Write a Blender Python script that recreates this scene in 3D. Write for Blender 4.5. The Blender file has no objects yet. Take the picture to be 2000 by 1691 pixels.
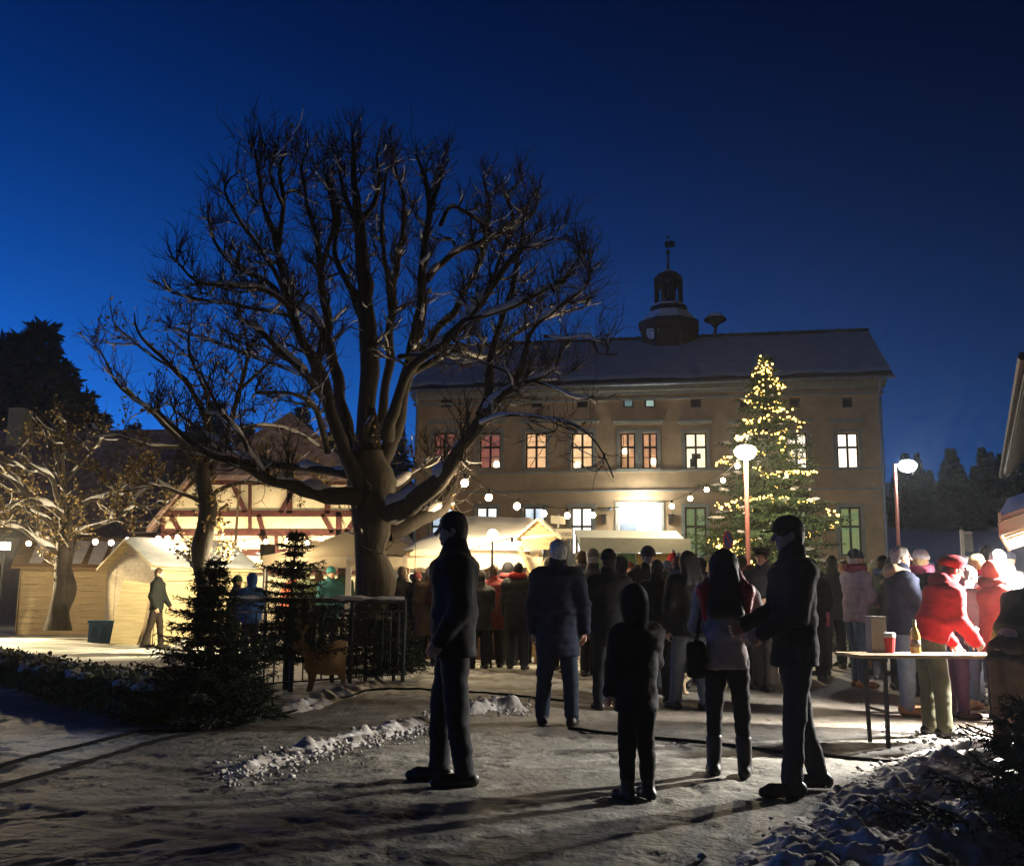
import bpy, bmesh, math, random
import numpy as np
from mathutils import Vector, Matrix

SC = bpy.context.scene
COL = SC.collection
R = math.radians
rnd = random.Random(7)
nrg = np.random.default_rng(11)

# ------------------------------------------------------------------ camera
CAMZ, PITCH, ROLL, FPX = 1.2, R(9.1), R(0.6), 2000.0
_F = np.array([0, math.cos(PITCH), math.sin(PITCH)])
_U0 = np.array([0, -math.sin(PITCH), math.cos(PITCH)])
_R0 = np.array([1.0, 0, 0])
_Rt = math.cos(ROLL) * _R0 + math.sin(ROLL) * _U0
_Up = math.cos(ROLL) * _U0 - math.sin(ROLL) * _R0
cam_data = bpy.data.cameras.new('camera')
cam = bpy.data.objects.new('camera', cam_data)
COL.objects.link(cam)
cam.matrix_world = Matrix(((_Rt[0], _Up[0], -_F[0], 0), (_Rt[1], _Up[1], -_F[1], 0),
                           (_Rt[2], _Up[2], -_F[2], CAMZ), (0, 0, 0, 1)))
cam_data.sensor_width = 36.0
cam_data.lens = 36.0
cam_data.clip_start, cam_data.clip_end = 0.05, 2000
SC.camera = cam

# ------------------------------------------------------------------ world: clear dusk sky, the last light behind the left
w = bpy.data.worlds.new('World'); SC.world = w; w.use_nodes = True
nt = w.node_tree
bg = nt.nodes['Background']
def _math(op, a, b=None):
    n_ = nt.nodes.new('ShaderNodeMath'); n_.operation = op
    for k_, q in enumerate((a, b)):
        if q is None: continue
        if isinstance(q, (int, float)): n_.inputs[k_].default_value = q
        else: nt.links.new(q, n_.inputs[k_])
    return n_.outputs[0]
# radiance of a clear sky half an hour after sunset: it falls off exponentially with height and with the angle from the afterglow
_geo = nt.nodes.new('ShaderNodeTexCoord'); _sep = nt.nodes.new('ShaderNodeSeparateXYZ')
nt.links.new(_geo.outputs['Generated'], _sep.inputs[0])
_z = _math('MAXIMUM', _sep.outputs['Z'], 0.0)
_glow = _math('ADD', _math('MULTIPLY', _sep.outputs['X'], math.sin(R(-60))), _math('MULTIPLY', _sep.outputs['Y'], math.cos(R(-60))))
_cmb = nt.nodes.new('ShaderNodeCombineColor')
for _i, (_a, _k, _c) in enumerate(((-4.0, 9.0, 1.0), (-2.38, 6.8, 2.05), (-1.22, 5.5, 2.22))):
    _e = _math('ADD', _math('ADD', _math('MULTIPLY', _z, -_k), _a), _math('MULTIPLY', _glow, _c))
    nt.links.new(_math('POWER', math.e, _e), _cmb.inputs[_i])
nt.links.new(_cmb.outputs[0], bg.inputs['Color'])
bg.inputs['Strength'].default_value = 1.0
fill_sun_data = bpy.data.lights.new('fill_sun', 'SUN'); fill_sun_data.energy = 0.025; fill_sun_data.angle = R(50)  # soft warm fill added to stand in for town glow behind the camera
fill_sun_data.color = (1.0, 0.87, 0.72)
fill_sun = bpy.data.objects.new('fill_sun', fill_sun_data); COL.objects.link(fill_sun)
fill_sun.rotation_euler = (R(48), 0, R(-25))

SC.view_settings.view_transform = 'Standard'
SC.view_settings.look = 'None'
SC.view_settings.exposure = 0.0
SC.view_settings.gamma = 1.0
SC.view_settings.use_curve_mapping = False
SC.render.engine = 'CYCLES'
cy = SC.cycles
cy.use_denoising = True
try:
    cy.denoiser = 'OPENIMAGEDENOISE'
    cy.denoising_input_passes = 'RGB_ALBEDO_NORMAL'
except Exception:
    pass
cy.use_adaptive_sampling = True; cy.adaptive_threshold = 0.035
cy.max_bounces = 4; cy.diffuse_bounces = 3; cy.glossy_bounces = 2; cy.transmission_bounces = 2
cy.transparent_max_bounces = 6
cy.sample_clamp_indirect = 4.0
cy.caustics_reflective = False; cy.caustics_refractive = False
cy.use_light_tree = True

# ------------------------------------------------------------------ pixel -> place helpers (photo pixels, 2000 x 1691)
def ray(px, py):
    return _F + (px - 1000.0) / FPX * _Rt + (845.5 - py) / FPX * _Up
def at(px, py, Y):
    d = ray(px, py); t = Y / d[1]
    return np.array([d[0] * t, Y, CAMZ + d[2] * t])
def gnd(px, py, z=0.0):
    d = ray(px, py); t = (z - CAMZ) / d[2]
    return np.array([d[0] * t, d[1] * t, z])
def onplane(px, py, p0, n):
    d = ray(px, py); c = np.array([0, 0, CAMZ])
    t = np.dot(np.asarray(p0) - c, n) / np.dot(d, n)
    return c + d * t

# ------------------------------------------------------------------ noise (numpy value noise)
def _hash(ix, iy, iz, s):
    h = (ix * 374761393 + iy * 668265263 + iz * 2147483647 + s * 1274126177) & 0xFFFFFFFF
    h = ((h ^ (h >> 13)) * 1274126177) & 0xFFFFFFFF
    h = (h ^ (h >> 16)) & 0xFFFFFFFF
    return h / 4294967295.0
def vnoise(p, s=0):
    p = np.asarray(p, float)
    i = np.floor(p).astype(np.int64); f = p - i; f = f * f * (3 - 2 * f)
    x, y, z = i[..., 0], i[..., 1], i[..., 2]
    u, v, ww = f[..., 0], f[..., 1], f[..., 2]
    def H(a, b, c): return _hash(x + a, y + b, z + c, s)
    x00 = H(0, 0, 0) * (1 - u) + H(1, 0, 0) * u; x10 = H(0, 1, 0) * (1 - u) + H(1, 1, 0) * u
    x01 = H(0, 0, 1) * (1 - u) + H(1, 0, 1) * u; x11 = H(0, 1, 1) * (1 - u) + H(1, 1, 1) * u
    return ((x00 * (1 - v) + x10 * v) * (1 - ww) + (x01 * (1 - v) + x11 * v) * ww) * 2 - 1
def fbm(p, oct=4, s=0):
    p = np.asarray(p, float); a = 1.0; o = 0; t = 0
    for k in range(oct):
        o = o + a * vnoise(p * (2 ** k), s + k); t += a; a *= 0.5
    return o / t

# ------------------------------------------------------------------ materials
MATS = {}
def mat(name, col, rough=0.8, var=0.15, scale=6.0, bump=0.0, bscale=30.0, metal=0.0, emit=None, estr=0.0,
        col2=None, stretch=None, spec=0.3, attr=None, sss=0.0, coat=0.0, nosample=False):
    if name in MATS: return MATS[name]
    m = bpy.data.materials.new(name); m.use_nodes = True; MATS[name] = m
    n = m.node_tree.nodes; l = m.node_tree.links
    b = n['Principled BSDF']
    b.inputs['Roughness'].default_value = rough
    b.inputs['Metallic'].default_value = metal
    b.inputs['Specular IOR Level'].default_value = spec
    tc = n.new('ShaderNodeTexCoord'); mp = n.new('ShaderNodeMapping')
    l.new(tc.outputs['Object'], mp.inputs['Vector'])
    if stretch: mp.inputs['Scale'].default_value = stretch
    nz = n.new('ShaderNodeTexNoise'); nz.inputs['Scale'].default_value = scale
    nz.inputs['Detail'].default_value = 5; nz.inputs['Roughness'].default_value = 0.6
    l.new(mp.outputs[0], nz.inputs['Vector'])
    c2 = col2 if col2 else tuple(max(0, c * (1 - var)) for c in col)
    c1 = col if col2 else tuple(min(1, c * (1 + var)) for c in col)
    mx = n.new('ShaderNodeMix'); mx.data_type = 'RGBA'
    rp = n.new('ShaderNodeMapRange'); rp.inputs[1].default_value = 0.36; rp.inputs[2].default_value = 0.64
    l.new(nz.outputs['Fac'], rp.inputs[0]); l.new(rp.outputs[0], mx.inputs[0])
    mx.inputs[6].default_value = (*c2, 1); mx.inputs[7].default_value = (*c1, 1)
    out = mx.outputs[2]
    if attr:
        at_ = n.new('ShaderNodeAttribute'); at_.attribute_name = attr
        mm = n.new('ShaderNodeMix'); mm.data_type = 'RGBA'; mm.blend_type = 'MULTIPLY'; mm.inputs[0].default_value = 1
        l.new(out, mm.inputs[6]); l.new(at_.outputs['Color'], mm.inputs[7]); out = mm.outputs[2]
    l.new(out, b.inputs['Base Color'])
    if bump:
        n2 = n.new('ShaderNodeTexNoise'); n2.inputs['Scale'].default_value = bscale; n2.inputs['Detail'].default_value = 6
        l.new(mp.outputs[0], n2.inputs['Vector'])
        bp = n.new('ShaderNodeBump'); bp.inputs['Strength'].default_value = bump; bp.inputs['Distance'].default_value = 0.02
        l.new(n2.outputs['Fac'], bp.inputs['Height']); l.new(bp.outputs[0], b.inputs['Normal'])
    if emit:
        b.inputs['Emission Color'].default_value = (*emit, 1); b.inputs['Emission Strength'].default_value = estr
        if nosample: m.cycles.emission_sampling = 'NONE'
    if coat: b.inputs['Coat Weight'].default_value = coat
    if sss:
        b.inputs['Subsurface Weight'].default_value = sss
    return m

# ------------------------------------------------------------------ mesh helpers
def mesh_obj(name, verts, faces, material, parent=None, smooth=False, matidx=None, bm=None):
    me = bpy.data.meshes.new(name)
    if bm is not None:
        bm.to_mesh(me); bm.free()
    else:
        verts = np.asarray(verts, np.float32)
        if isinstance(faces, np.ndarray):
            nf, k = faces.shape
            me.vertices.add(len(verts)); me.vertices.foreach_set('co', verts.ravel())
            me.loops.add(nf * k); me.loops.foreach_set('vertex_index', faces.astype(np.int32).ravel())
            me.polygons.add(nf)
            me.polygons.foreach_set('loop_start', np.arange(0, nf * k, k, dtype=np.int32))
            me.update(calc_edges=True)
        else:
            me.from_pydata([tuple(v) for v in verts], [], [tuple(f) for f in faces]); me.update()
    ms = material if isinstance(material, (list, tuple)) else [material]
    for m in ms: me.materials.append(m)
    if matidx is not None: me.polygons.foreach_set('material_index', np.asarray(matidx, np.int32))
    if smooth: me.polygons.foreach_set('use_smooth', np.ones(len(me.polygons), bool))
    o = bpy.data.objects.new(name, me); COL.objects.link(o)
    if parent is not None: o.parent = parent
    return o
def inst(src, parent=None, loc=None, rot=None, scale=None, name=None):
    o = src.copy(); COL.objects.link(o)
    if name: o.name = name
    if parent is not None: o.parent = parent
    if loc is not None: o.location = loc
    if rot is not None: o.rotation_euler = rot
    if scale is not None: o.scale = scale
    return o
def tag(o, label=None, cat=None, group=None, kind=None):
    if label: o['label'] = label
    if cat: o['category'] = cat
    if group: o['group'] = group
    if kind: o['kind'] = kind
    return o
def empty(name, loc=(0, 0, 0), rz=0.0, label=None, cat=None, group=None):
    o = bpy.data.objects.new(name, None); COL.objects.link(o)
    o.location = tuple(float(c) for c in loc); o.rotation_euler = (0, 0, rz)
    o.empty_display_size = 0.2
    return tag(o, label, cat, group)

class MB:
    """collects boxes, prisms and tubes into one mesh"""
    def __init__(s): s.v = []; s.f = []; s.n = 0; s.m = []; s.cm = 0
    def add(s, v, f):
        s.v.extend([tuple(map(float, a)) for a in v]); s.f.extend([tuple(int(i) + s.n for i in q) for q in f])
        s.m.extend([s.cm] * len(f)); s.n += len(v)
        return s
    def box(s, x0, x1, y0, y1, z0, z1):
        v = [(x0, y0, z0), (x1, y0, z0), (x1, y1, z0), (x0, y1, z0), (x0, y0, z1), (x1, y0, z1), (x1, y1, z1), (x0, y1, z1)]
        return s.add(v, [(0, 3, 2, 1), (4, 5, 6, 7), (0, 1, 5, 4), (1, 2, 6, 5), (2, 3, 7, 6), (3, 0, 4, 7)])
    def bar(s, a, b, w, h=None, up=(0, 0, 1)):
        a = np.array(a, float); b = np.array(b, float); h = h or w
        d = b - a; L = np.linalg.norm(d); d = d / max(L, 1e-9)
        u = np.array(up, float)
        if abs(np.dot(u, d)) > 0.97: u = np.array([0, 1.0, 0])
        sx = np.cross(d, u); sx /= np.linalg.norm(sx); uz = np.cross(sx, d)
        v = []
        for p in (a, b):
            for i, j in ((-1, -1), (1, -1), (1, 1), (-1, 1)): v.append(p + sx * i * w / 2 + uz * j * h / 2)
        return s.add(v, [(0, 1, 2, 3), (7, 6, 5, 4), (0, 4, 5, 1), (1, 5, 6, 2), (2, 6, 7, 3), (3, 7, 4, 0)])
    def tube(s, pts, rad, m=8, cap=True):
        v, f = tube_arrays(np.asarray(pts, float), rad, m, cap); return s.add(v, f)
    def prism(s, poly, y0, y1):
        """polygon in x,z extruded along y"""
        n = len(poly)
        v = [(p[0], y0, p[1]) for p in poly] + [(p[0], y1, p[1]) for p in poly]
        f = [tuple(range(n)), tuple(range(2 * n - 1, n - 1, -1))]
        f += [(i, i + n, (i + 1) % n + n, (i + 1) % n) for i in range(n)]
        return s.add(v, f)
    def prismz(s, poly, z0, z1):
        n = len(poly)
        v = [(p[0], p[1], z0) for p in poly] + [(p[0], p[1], z1) for p in poly]
        f = [tuple(range(n - 1, -1, -1)), tuple(range(n, 2 * n))]
        f += [(i, (i + 1) % n, (i + 1) % n + n, i + n) for i in range(n)]
        return s.add(v, f)
    def lathe(s, prof, c=(0, 0, 0), m=16, phase=0.0):
        """profile of (r,z), open ends closed"""
        k = len(prof); v = []
        for r_, z in prof:
            for i in range(m):
                a = 2 * math.pi * i / m + phase; v.append((c[0] + r_ * math.cos(a), c[1] + r_ * math.sin(a), c[2] + z))
        f = []
        for j in range(k - 1):
            for i in range(m):
                i2 = (i + 1) % m
                f.append((j * m + i, j * m + i2, (j + 1) * m + i2, (j + 1) * m + i))
        f.append(tuple(range(m - 1, -1, -1))); f.append(tuple(range((k - 1) * m, k * m)))
        return s.add(v, f)
    def sphere(s, c, r_, m=10, k=6):
        return s.lathe([(max(r_ * math.sin(math.pi * j / k), r_ * 0.02), -r_ * math.cos(math.pi * j / k)) for j in range(k + 1)], c, m)
    def build(s, name, material, parent=None, smooth=False):
        ms = material if isinstance(material, (list, tuple)) else [material]
        return mesh_obj(name, s.v, s.f, ms, parent, smooth, matidx=s.m if len(ms) > 1 else None)

def tube_arrays(p, rad, m=6, cap=True):
    n = len(p); rad = np.broadcast_to(np.asarray(rad, float), (n,))
    t = np.gradient(p, axis=0); t /= np.maximum(np.linalg.norm(t, axis=1, keepdims=True), 1e-9)
    ref = np.array([0.31, 0.2, 0.93]) if abs(t[0, 2]) < 0.9 else np.array([0.9, 0.3, 0.1])
    a = np.cross(t[0], ref); a /= np.linalg.norm(a)
    A = np.zeros((n, 3)); A[0] = a
    for i in range(1, n):
        a = A[i - 1] - t[i] * np.dot(A[i - 1], t[i]); A[i] = a / max(np.linalg.norm(a), 1e-9)
    B = np.cross(t, A)
    ang = 2 * np.pi * np.arange(m) / m
    V = (p[:, None, :] + rad[:, None, None] * (np.cos(ang)[None, :, None] * A[:, None, :] + np.sin(ang)[None, :, None] * B[:, None, :])).reshape(-1, 3)
    f = []
    for i in range(n - 1):
        for j in range(m):
            j2 = (j + 1) % m
            f.append((i * m + j, i * m + j2, (i + 1) * m + j2, (i + 1) * m + j))
    if cap and m > 2:
        f.append(tuple(range(m - 1, -1, -1))); f.append(tuple(range((n - 1) * m, n * m)))
    return V, f

class Tubes:
    """many polylines -> one quad mesh, vectorised"""
    def __init__(s): s.V = []; s.Fq = []; s.n = 0
    def add(s, p, rad, m=5):
        p = np.asarray(p, float); n = len(p)
        if n < 2: return
        V, _ = tube_arrays_v(p, rad, m)
        i = np.arange(n - 1)[:, None]; j = np.arange(m)[None, :]; j2 = (j + 1) % m
        q = np.stack([i * m + j, i * m + j2, (i + 1) * m + j2, (i + 1) * m + j], -1).reshape(-1, 4)
        s.V.append(V); s.Fq.append(q + s.n); s.n += len(V)
    def raw(s, V, q):
        s.V.append(np.asarray(V, float)); s.Fq.append(np.asarray(q) + s.n); s.n += len(V)
    def build(s, name, material, parent=None, smooth=True):
        return mesh_obj(name, np.concatenate(s.V), np.concatenate(s.Fq), material, parent, smooth)
def tube_arrays_v(p, rad, m):
    n = len(p); rad = np.broadcast_to(np.asarray(rad, float), (n,))
    t = np.gradient(p, axis=0); t /= np.maximum(np.linalg.norm(t, axis=1, keepdims=True), 1e-9)
    ref = np.array([0.31, 0.2, 0.93]) if abs(t[0, 2]) < 0.85 else np.array([0.9, 0.3, 0.1])
    A = np.cross(t, ref); A /= np.maximum(np.linalg.norm(A, axis=1, keepdims=True), 1e-9)
    B = np.cross(t, A)
    ang = 2 * np.pi * np.arange(m) / m
    V = (p[:, None, :] + rad[:, None, None] * (np.cos(ang)[None, :, None] * A[:, None, :] + np.sin(ang)[None, :, None] * B[:, None, :])).reshape(-1, 3)
    return V, None

def lamp_light(name, loc, power, color, radius=0.08, parent=None):
    d = bpy.data.lights.new(name, 'POINT'); d.energy = power; d.color = color; d.shadow_soft_size = radius
    o = bpy.data.objects.new(name, d); COL.objects.link(o)
    if parent is not None: o.parent = parent
    o.location = tuple(float(c) for c in loc)
    return o
def spot_light(name, loc, target, power, color, radius=0.1, size=120, blend=0.5):
    d = bpy.data.lights.new(name, 'SPOT'); d.energy = power; d.color = color; d.shadow_soft_size = radius
    d.spot_size = R(size); d.spot_blend = blend
    o = bpy.data.objects.new(name, d); COL.objects.link(o); o.location = tuple(float(c) for c in loc)
    v = Vector(target) - Vector(loc); o.rotation_euler = v.to_track_quat('-Z', 'Y').to_euler()
    return o
# ================================================================== GROUND
def snow_mat(name, c1, c2, scale=3.0, bump=0.35, bscale=18.0, attr=None):
    return mat(name, c1, rough=0.75, col2=c2, scale=scale, bump=bump, bscale=bscale, attr=attr, spec=0.35)
def axis(fine0, fine1, step, far0, far1, grow=1.07):
    a = list(np.arange(fine0, fine1, step)); s = step; x = a[-1]
    while x < far1: s *= grow; x += s; a.append(x)
    b = []; s = step; x = fine0
    while x > far0: s *= grow; x -= s; b.append(x)
    return np.array(b[::-1] + a)
def smooth(a, b, x): t = np.clip((x - a) / (b - a), 0, 1); return t * t * (3 - 2 * t)
def ground_h(X, Y):
    P = np.stack([X, Y, np.zeros_like(X)], -1)
    near = np.clip(1 - (np.hypot(X, Y - 6) - 6) / 30, 0.15, 1)
    h = 0.02 * fbm(P * 0.6, 3, 1) + 0.009 * fbm(P * 3.0, 3, 5) * near + 0.006 * fbm(P * np.array([9, 9, 1]), 2, 9) * near
    # trodden lawn and its rough snow on the left of the street
    lawn = smooth(0, 1.2, Y - (10.6 - 0.55 * X * (X < 0) * 0.2)) * smooth(-0.5, -1.5, X - 2.0)
    h += lawn * (0.05 + 0.035 * np.maximum(0, fbm(P * 2.4, 3, 21)))
    # far meadow rises gently behind the square
    h += 0.00045 * np.clip(Y - 55, 0, 1e9) ** 1.5
    return h
xs = axis(-3.6, 4.2, 0.03, -420, 420, 1.045)
ys = axis(3.6, 9.0, 0.03, -60, 600, 1.035)
GX, GY = np.meshgrid(xs, ys, indexing='xy')
GZ = ground_h(GX, GY)
# footprints trodden into the packed snow, and two wheel tracks
rgf = np.random.default_rng(2); PRESS = np.zeros_like(GX)
for k in range(950):
    fx, fy0, fa = rgf.uniform(-5.5, 5.0), 3.8 + 9.5 * rgf.random() ** 1.2, rgf.normal(0.2, 0.8)
    i0, i1 = np.searchsorted(ys, (fy0 - 0.25, fy0 + 0.25)); j0, j1 = np.searchsorted(xs, (fx - 0.25, fx + 0.25))
    if i1 - i0 < 2 or j1 - j0 < 2: continue
    dx, dy = GX[i0:i1, j0:j1] - fx, GY[i0:i1, j0:j1] - fy0; c_, s_ = math.cos(fa), math.sin(fa); u_, v_ = dx * c_ - dy * s_, dx * s_ + dy * c_
    wv = 0.052 + 0.012 * np.sin(v_ * 16); d_ = np.sqrt((u_ / wv) ** 2 + (v_ / 0.145) ** 2)
    PRESS[i0:i1, j0:j1] += -0.016 * smooth(1.15, 0.8, d_) + 0.007 * smooth(0.9, 1.15, d_) * smooth(1.7, 1.2, d_)
for off in (0.0, 1.45):
    c_ = GY - (6.05 + off - 0.42 * (GX + 3.0) * (GX < 6)); w_ = np.abs(c_ + 0.05 * np.sin(GX * 0.9))
    PRESS += (-0.014 * smooth(0.17, 0.12, w_) * (0.7 + 0.3 * np.sign(np.sin(GX * 70 + c_ * 40))) + 0.01 * smooth(0.13, 0.19, w_) * smooth(0.3, 0.2, w_)) * smooth(1.2, -1.0, GX) * smooth(12, 9, GY)
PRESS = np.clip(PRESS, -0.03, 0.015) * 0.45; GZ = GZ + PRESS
V = np.stack([GX, GY, GZ], -1).reshape(-1, 3)
ny, nx = GX.shape
ii, jj = np.meshgrid(np.arange(ny - 1), np.arange(nx - 1), indexing='ij')
q = np.stack([ii * nx + jj, ii * nx + jj + 1, (ii + 1) * nx + jj + 1, (ii + 1) * nx + jj], -1).reshape(-1, 4)
# surface colour: trampled grey snow on the street, cleaner snow with grass showing on the lawn
P3 = np.stack([GX, GY, np.zeros_like(GX)], -1)
n1 = fbm(P3 * 1.3, 4, 31); n2 = fbm(P3 * np.array([2.2, 4.5, 1]), 4, 41); n3 = fbm(P3 * 7.0, 3, 51)
street = np.stack([0.165 + 0.06 * n1 + 0.07 * n3, 0.155 + 0.057 * n1 + 0.066 * n3, 0.133 + 0.05 * n1 + 0.056 * n3], -1)
wet = smooth(0.12, 0.5, n2 + 0.3 * n3)[..., None]
street = street * (1 - 0.72 * wet) + np.array([0.06, 0.053, 0.043]) * 0.72 * wet
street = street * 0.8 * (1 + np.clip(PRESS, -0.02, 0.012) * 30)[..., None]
ice = smooth(0.2, 0.5, fbm(P3 * np.array([3.5, 6.5, 1]), 4, 61))[..., None]; street = street * (1 - 0.5 * ice) + np.array([0.34, 0.33, 0.30]) * 0.5 * ice
snow = np.stack([0.66 + 0.12 * n2, 0.66 + 0.12 * n2, 0.64 + 0.12 * n2], -1)
grass = np.array([0.085, 0.085, 0.04])
gmask = smooth(0.02, 0.22, n2 * 0.8 + n3 * 0.5 + 0.02)[..., None]
lawnc = snow * (1 - 0.8 * gmask) + grass * 0.8 * gmask
lawnm = (smooth(0, 0.8, GY - 11.6 - 0.4 * n1) * smooth(0.5, -0.5, GX - 2.2))[..., None]
mud = (smooth(-0.3, 0.5, GX + 0.5) * smooth(9.0, 10.5, GY) * smooth(19, 15, GY))[..., None] * 0.5
colr = street * (1 - lawnm) + lawnc * lawnm
path = smooth(0.9, 0.2, np.abs(GY - (9.6 - 0.75 * (GX + 3.5)) + 1.2) * 0.8) * smooth(-2.7, -3.6, GX)
colr = colr * (1 - 0.8 * path[..., None]) + np.array([0.72, 0.73, 0.75]) * 0.8 * path[..., None]
colr = colr * (1 - mud) + np.array([0.20, 0.16, 0.125]) * (1 + 0.4 * n1[..., None]) * mud
far = smooth(40, 60, np.hypot(GX, GY))[..., None]
colr = np.clip(colr * (1 - far) + np.array([0.7, 0.71, 0.73]) * far, 0.02, 0.85)
m_ground = mat('trampled snow', (1, 1, 1), rough=0.7, var=0.0, scale=25, bump=0.6, bscale=24, attr='surface', col2=(0.72, 0.72, 0.7), spec=0.4)
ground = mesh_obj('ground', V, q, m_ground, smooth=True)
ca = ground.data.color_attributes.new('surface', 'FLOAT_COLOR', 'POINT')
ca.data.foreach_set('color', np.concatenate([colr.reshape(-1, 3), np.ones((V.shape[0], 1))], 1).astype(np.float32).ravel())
tag(ground, 'trampled snow over the street and the lawn', kind='structure')
def gz(x, y): return float(ground_h(np.array([float(x)]), np.array([float(y)]))[0])

# hill behind the square on the right, snow meadow below a wood
hx = np.linspace(-130, 160, 60); hy = np.linspace(62, 260, 40)
HX, HY = np.meshgrid(hx, hy)
HH = -0.6 + 0.20 * np.clip(HY - 66, 0, 120) * smooth(-60, 30, HX) * 0.55 + 0.12 * np.clip(HY - 70, 0, 150) * 0.75 + 1.5 * fbm(np.stack([HX, HY, 0 * HX], -1) * 0.03, 3, 3)
def hill_h(x, y):
    X = np.array([float(x)]); Y = np.array([float(y)])
    return float((-0.6 + 0.20 * np.clip(Y - 66, 0, 120) * smooth(-60, 30, X) * 0.55 + 0.12 * np.clip(Y - 70, 0, 150) * 0.75 + 1.5 * fbm(np.stack([X, Y, 0 * X], -1) * 0.03, 3, 3))[0])
n_, m_ = HX.shape
ii, jj = np.meshgrid(np.arange(n_ - 1), np.arange(m_ - 1), indexing='ij')
qh = np.stack([ii * m_ + jj, ii * m_ + jj + 1, (ii + 1) * m_ + jj + 1, (ii + 1) * m_ + jj], -1).reshape(-1, 4)
M_snow = snow_mat('clean snow', (0.78, 0.79, 0.82), (0.62, 0.64, 0.67))
hill = mesh_obj('hill', np.stack([HX, HY, HH], -1).reshape(-1, 3), qh, M_snow, smooth=True)
tag(hill, 'snowy hillside meadow behind the square', kind='structure')
# ================================================================== TOWN HALL
M_wall = mat('ochre render', (0.62, 0.40, 0.205), rough=0.9, var=0.14, scale=1.3, bump=0.25, bscale=40)
M_wall2 = mat('grey stone trim', (0.40, 0.36, 0.27), rough=0.9, var=0.12, scale=3, bump=0.2, bscale=50)
M_frame = mat('dark brown window paint', (0.075, 0.045, 0.03), rough=0.5, var=0.1)
M_zinc = mat('weathered zinc', (0.25, 0.26, 0.27), rough=0.5, var=0.2, metal=0.6)
M_slate = mat('dark slate', (0.035, 0.035, 0.04), rough=0.7, var=0.3, scale=8, bump=0.3)
M_copper = mat('dark tower boarding', (0.03, 0.027, 0.03), rough=0.8, var=0.3, scale=5)
M_glassd = mat('dark pane', (0.02, 0.025, 0.035), rough=0.08, var=0.1, spec=0.6)
def glow(name, c, s, c2=None, scale=2.0):
    return mat(name, (0.6, 0.55, 0.5), rough=0.9, emit=c, estr=s)
def glow_tex(name, c1, c2, s, scale=2.5, stretch=(1, 1, 1)):
    """light from inside a room as seen through curtains: patches of two tones"""
    if name in MATS: return MATS[name]
    m = mat(name, (0.3, 0.28, 0.25), rough=0.9, emit=c1, estr=s)
    n = m.node_tree.nodes; l = m.node_tree.links; b = n['Principled BSDF']
    tc = n.new('ShaderNodeTexCoord'); mp = n.new('ShaderNodeMapping'); mp.inputs['Scale'].default_value = stretch
    l.new(tc.outputs['Object'], mp.inputs[0])
    nz = n.new('ShaderNodeTexNoise'); nz.inputs['Scale'].default_value = scale; nz.inputs['Detail'].default_value = 3
    l.new(mp.outputs[0], nz.inputs['Vector'])
    mr = n.new('ShaderNodeMapRange'); mr.inputs[1].default_value = 0.38; mr.inputs[2].default_value = 0.62
    l.new(nz.outputs['Fac'], mr.inputs[0])
    mx = n.new('ShaderNodeMix'); mx.data_type = 'RGBA'; mx.inputs[6].default_value = (*c1, 1); mx.inputs[7].default_value = (*c2, 1)
    l.new(mr.outputs[0], mx.inputs[0]); l.new(mx.outputs[2], b.inputs['Emission Color'])
    return m

HL = at(803, 1165, 50.0); HR = at(1740, 1165, 45.7); HL[2] = HR[2] = 0
eu = (HR - HL); HW = float(np.linalg.norm(eu)); eu /= HW
hn = np.array([eu[1], -eu[0], 0.0])          # towards the camera
h_yaw = math.atan2(eu[1], eu[0])
def hloc(px, py):
    p = onplane(px, py, HL, hn); return float(np.dot(p - HL, eu)), float(p[2])
hall = empty('town_hall', HL, h_yaw, 'long ochre town hall with lit windows, snowy roof and dark clock turret', 'building')
_, Z_EAVE = hloc(1250, 757); _, Z_SILL = hloc(1250, 919); _, Z_BAND = hloc(1250, 958)
DEP = 12.0

OPEN = []   # (u0,u1,z0,z1,kind)
def win(px, top, bot, hw, kind):
    u0, z1 = hloc(px - hw, top); u1, z0 = hloc(px + hw, bot); OPEN.append([u0, u1, z0, z1, kind])
for px, k in ((868, 'pink'), (957, 'pink2'), (1047, 'warm'), (1137, 'warm2'), (1226, 'amber'), (1269, 'amber2'), (1359, 'cream'),
              (1455, 'white'), (1556, 'white2'), (1656, 'white3')):
    hw = 15 if px in (1226, 1269) else 20 + 2.5 * (px - 860) / 800
    win(px, 845, 915, hw, k)
for px, k in ((871, 'a0'), (955, 'a0'), (1048, 'a0'), (1137, 'a0'), (1227, 'a1'), (1269, 'a2'), (1359, 'a0'), (1455, 'a0'), (1552, 'a0'), (1655, 'a0')):
    win(px, 778 + (px - 1250) * -0.004, 795, 10.5, k)
for px, k in ((862, 'cold'), (950, 'cold2'), (1043, 'cold3'), (1136, 'cold4'), (1359, 'green'), (1455, 'green4'), (1557, 'green2'), (1662, 'green3')):
    win(px, 990, 1085, 20 + 2.5 * (px - 860) / 800, k)
du0, dz1 = hloc(1208, 986); du1, dz0 = hloc(1292, 1084)
OPEN.append([du0, du1, dz0, dz1, 'door'])

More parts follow.
